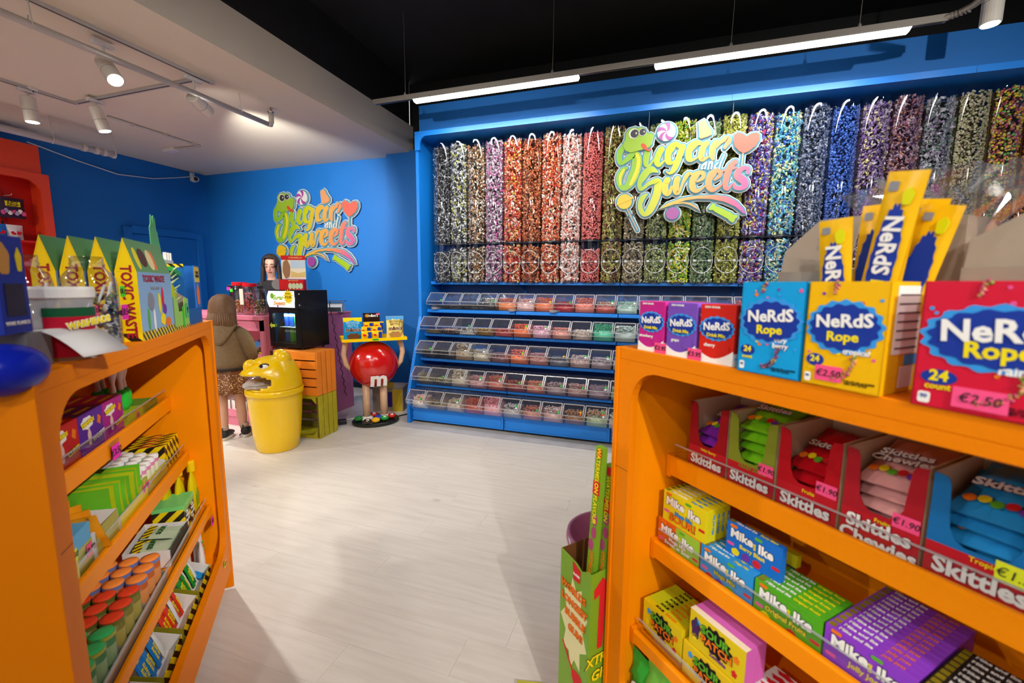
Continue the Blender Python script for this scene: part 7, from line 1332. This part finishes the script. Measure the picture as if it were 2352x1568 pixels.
to = MB().loft([ring(0,0,z,rx,ry,32,lambda a: .02*math.sin(4*a)) for z, rx, ry in ((.86,.165,.125),(.95,.160,.125),(1.10,.150,.120),(1.28,.165,.122),(1.38,.150,.105),(1.42,.105,.085),(1.445,.062,.060))], cap=False).build('sweater', KN, w_, smooth=True); to.modifiers.new('thickness','SOLIDIFY').thickness = .006
for s_ in (-1, 1): MB().tube([(s_*.11,0,1.36),(s_*.165,0,1.34),(s_*.20,.02,1.24),(s_*.21,.065,1.13),(s_*.17,.17,1.11),(s_*.13,.245,1.105)], [.065,.068,.062,.056,.048,.040], 18).build('sleeve', KN, to, smooth=True)
to2 = MB().loft([ring(0,0,z,rx,ry,28) for z, rx, ry in ((.94,.150,.115),(.86,.165,.125),(.80,.17,.125))], cap=False).build('trouser_waist', pmat('dark_denim', '#1c2434', .8), w_, smooth=True)
for s_ in (-1, 1): MB().tube([(s_*.09,0,.84),(s_*.09,.01,.50),(s_*.09,0,.08)], [.095,.075,.060], 18).build('trouser_leg', pmat('dark_denim', '#1c2434', .8), to2, smooth=True); MB().sphere((s_*.09,.06,.05), (.045,.13,.05), 18, 10).build('shoe', SHO, w_, smooth=True)
# hair: cap over the crown open at the face, and two curtains to the shoulders
vs = []; fs = []; nA, nB = 30, 12
for jx in range(nB+1):
    ph = PI/2*(1-jx/nB*1.30)
    for i in range(nA+1):
        a = PI*.5+.62+(2*PI-1.24)*i/nA; hl = .0 if ph > .35 else 0
        vs.append((.094*math.cos(ph)*math.cos(a), .012+.106*math.cos(ph)*math.sin(a), 1.655+.108*math.sin(ph)))
for jx in range(nB):
    for i in range(nA): fs.append((jx*(nA+1)+i, jx*(nA+1)+i+1, (jx+1)*(nA+1)+i+1, (jx+1)*(nA+1)+i))
hw = MB().add(vs, fs).build('hair', HAIR2, w_, smooth=True); hw.modifiers.new('thickness','SOLIDIFY').thickness = .008
MB().loft([[(rr*math.cos(a)*.99, .012+rr*1.1*math.sin(a), 1.66+z) for a in [PI*.5-.66+1.32*i/12 for i in range(13)]] for rr, z in ((.012,.110),(.055,.098),(.080,.070),(.089,.050))], closed=False).build('hair_parting', HAIR2, hw, smooth=True)
for s_ in (-1, 1):
    MB().loft([[(s_*(x0+.028*math.cos(2*PI*i/14)), y0+.050*math.sin(2*PI*i/14), z) for i in range(14)] for x0, y0, z in ((.070,.02,1.68),(.084,.02,1.60),(.090,.015,1.52),(.098,.01,1.42),(.098,.015,1.34),(.092,.02,1.27))]).build('hair_curtain', HAIR2, hw, smooth=True)
    MB().sphere((s_*.034,.101,1.612), (.016,.008,.006), 14, 8).build('eyelid', pmat('eyelid', '#b88878', .5), w_, smooth=True); MB().tube([(s_*.016,.108,1.606),(s_*.034,.1115,1.603),(s_*.052,.102,1.606)], .0024, 6).build('lashes', BLKP, w_); MB().tube([(s_*.014,.110,1.634),(s_*.034,.112,1.640),(s_*.056,.098,1.636)], .0036, 6).build('eyebrow', HAIR2, w_, smooth=True); MB().sphere((s_*.078,.02,1.60), (.008,.014,.024), 10, 8).build('ear', pmat('skin_fair', '#d8a690', .5), w_, smooth=True)
MB().loft([[(x*k, y, z) for x, y in ((-.012,.100),(-.007,.114),(0,.120),(.007,.114),(.012,.100))] for k, z in ((.5,1.625),(.8,1.60),(1.2,1.575),(.9,1.568))], closed=False).build('nose', pmat('skin_fair', '#d8a690', .5), w_, smooth=True); MB().sphere((0,.092,1.545), (.024,.012,.007), 16, 8).build('mouth', pmat('lips', '#b06058', .5), w_, smooth=True)
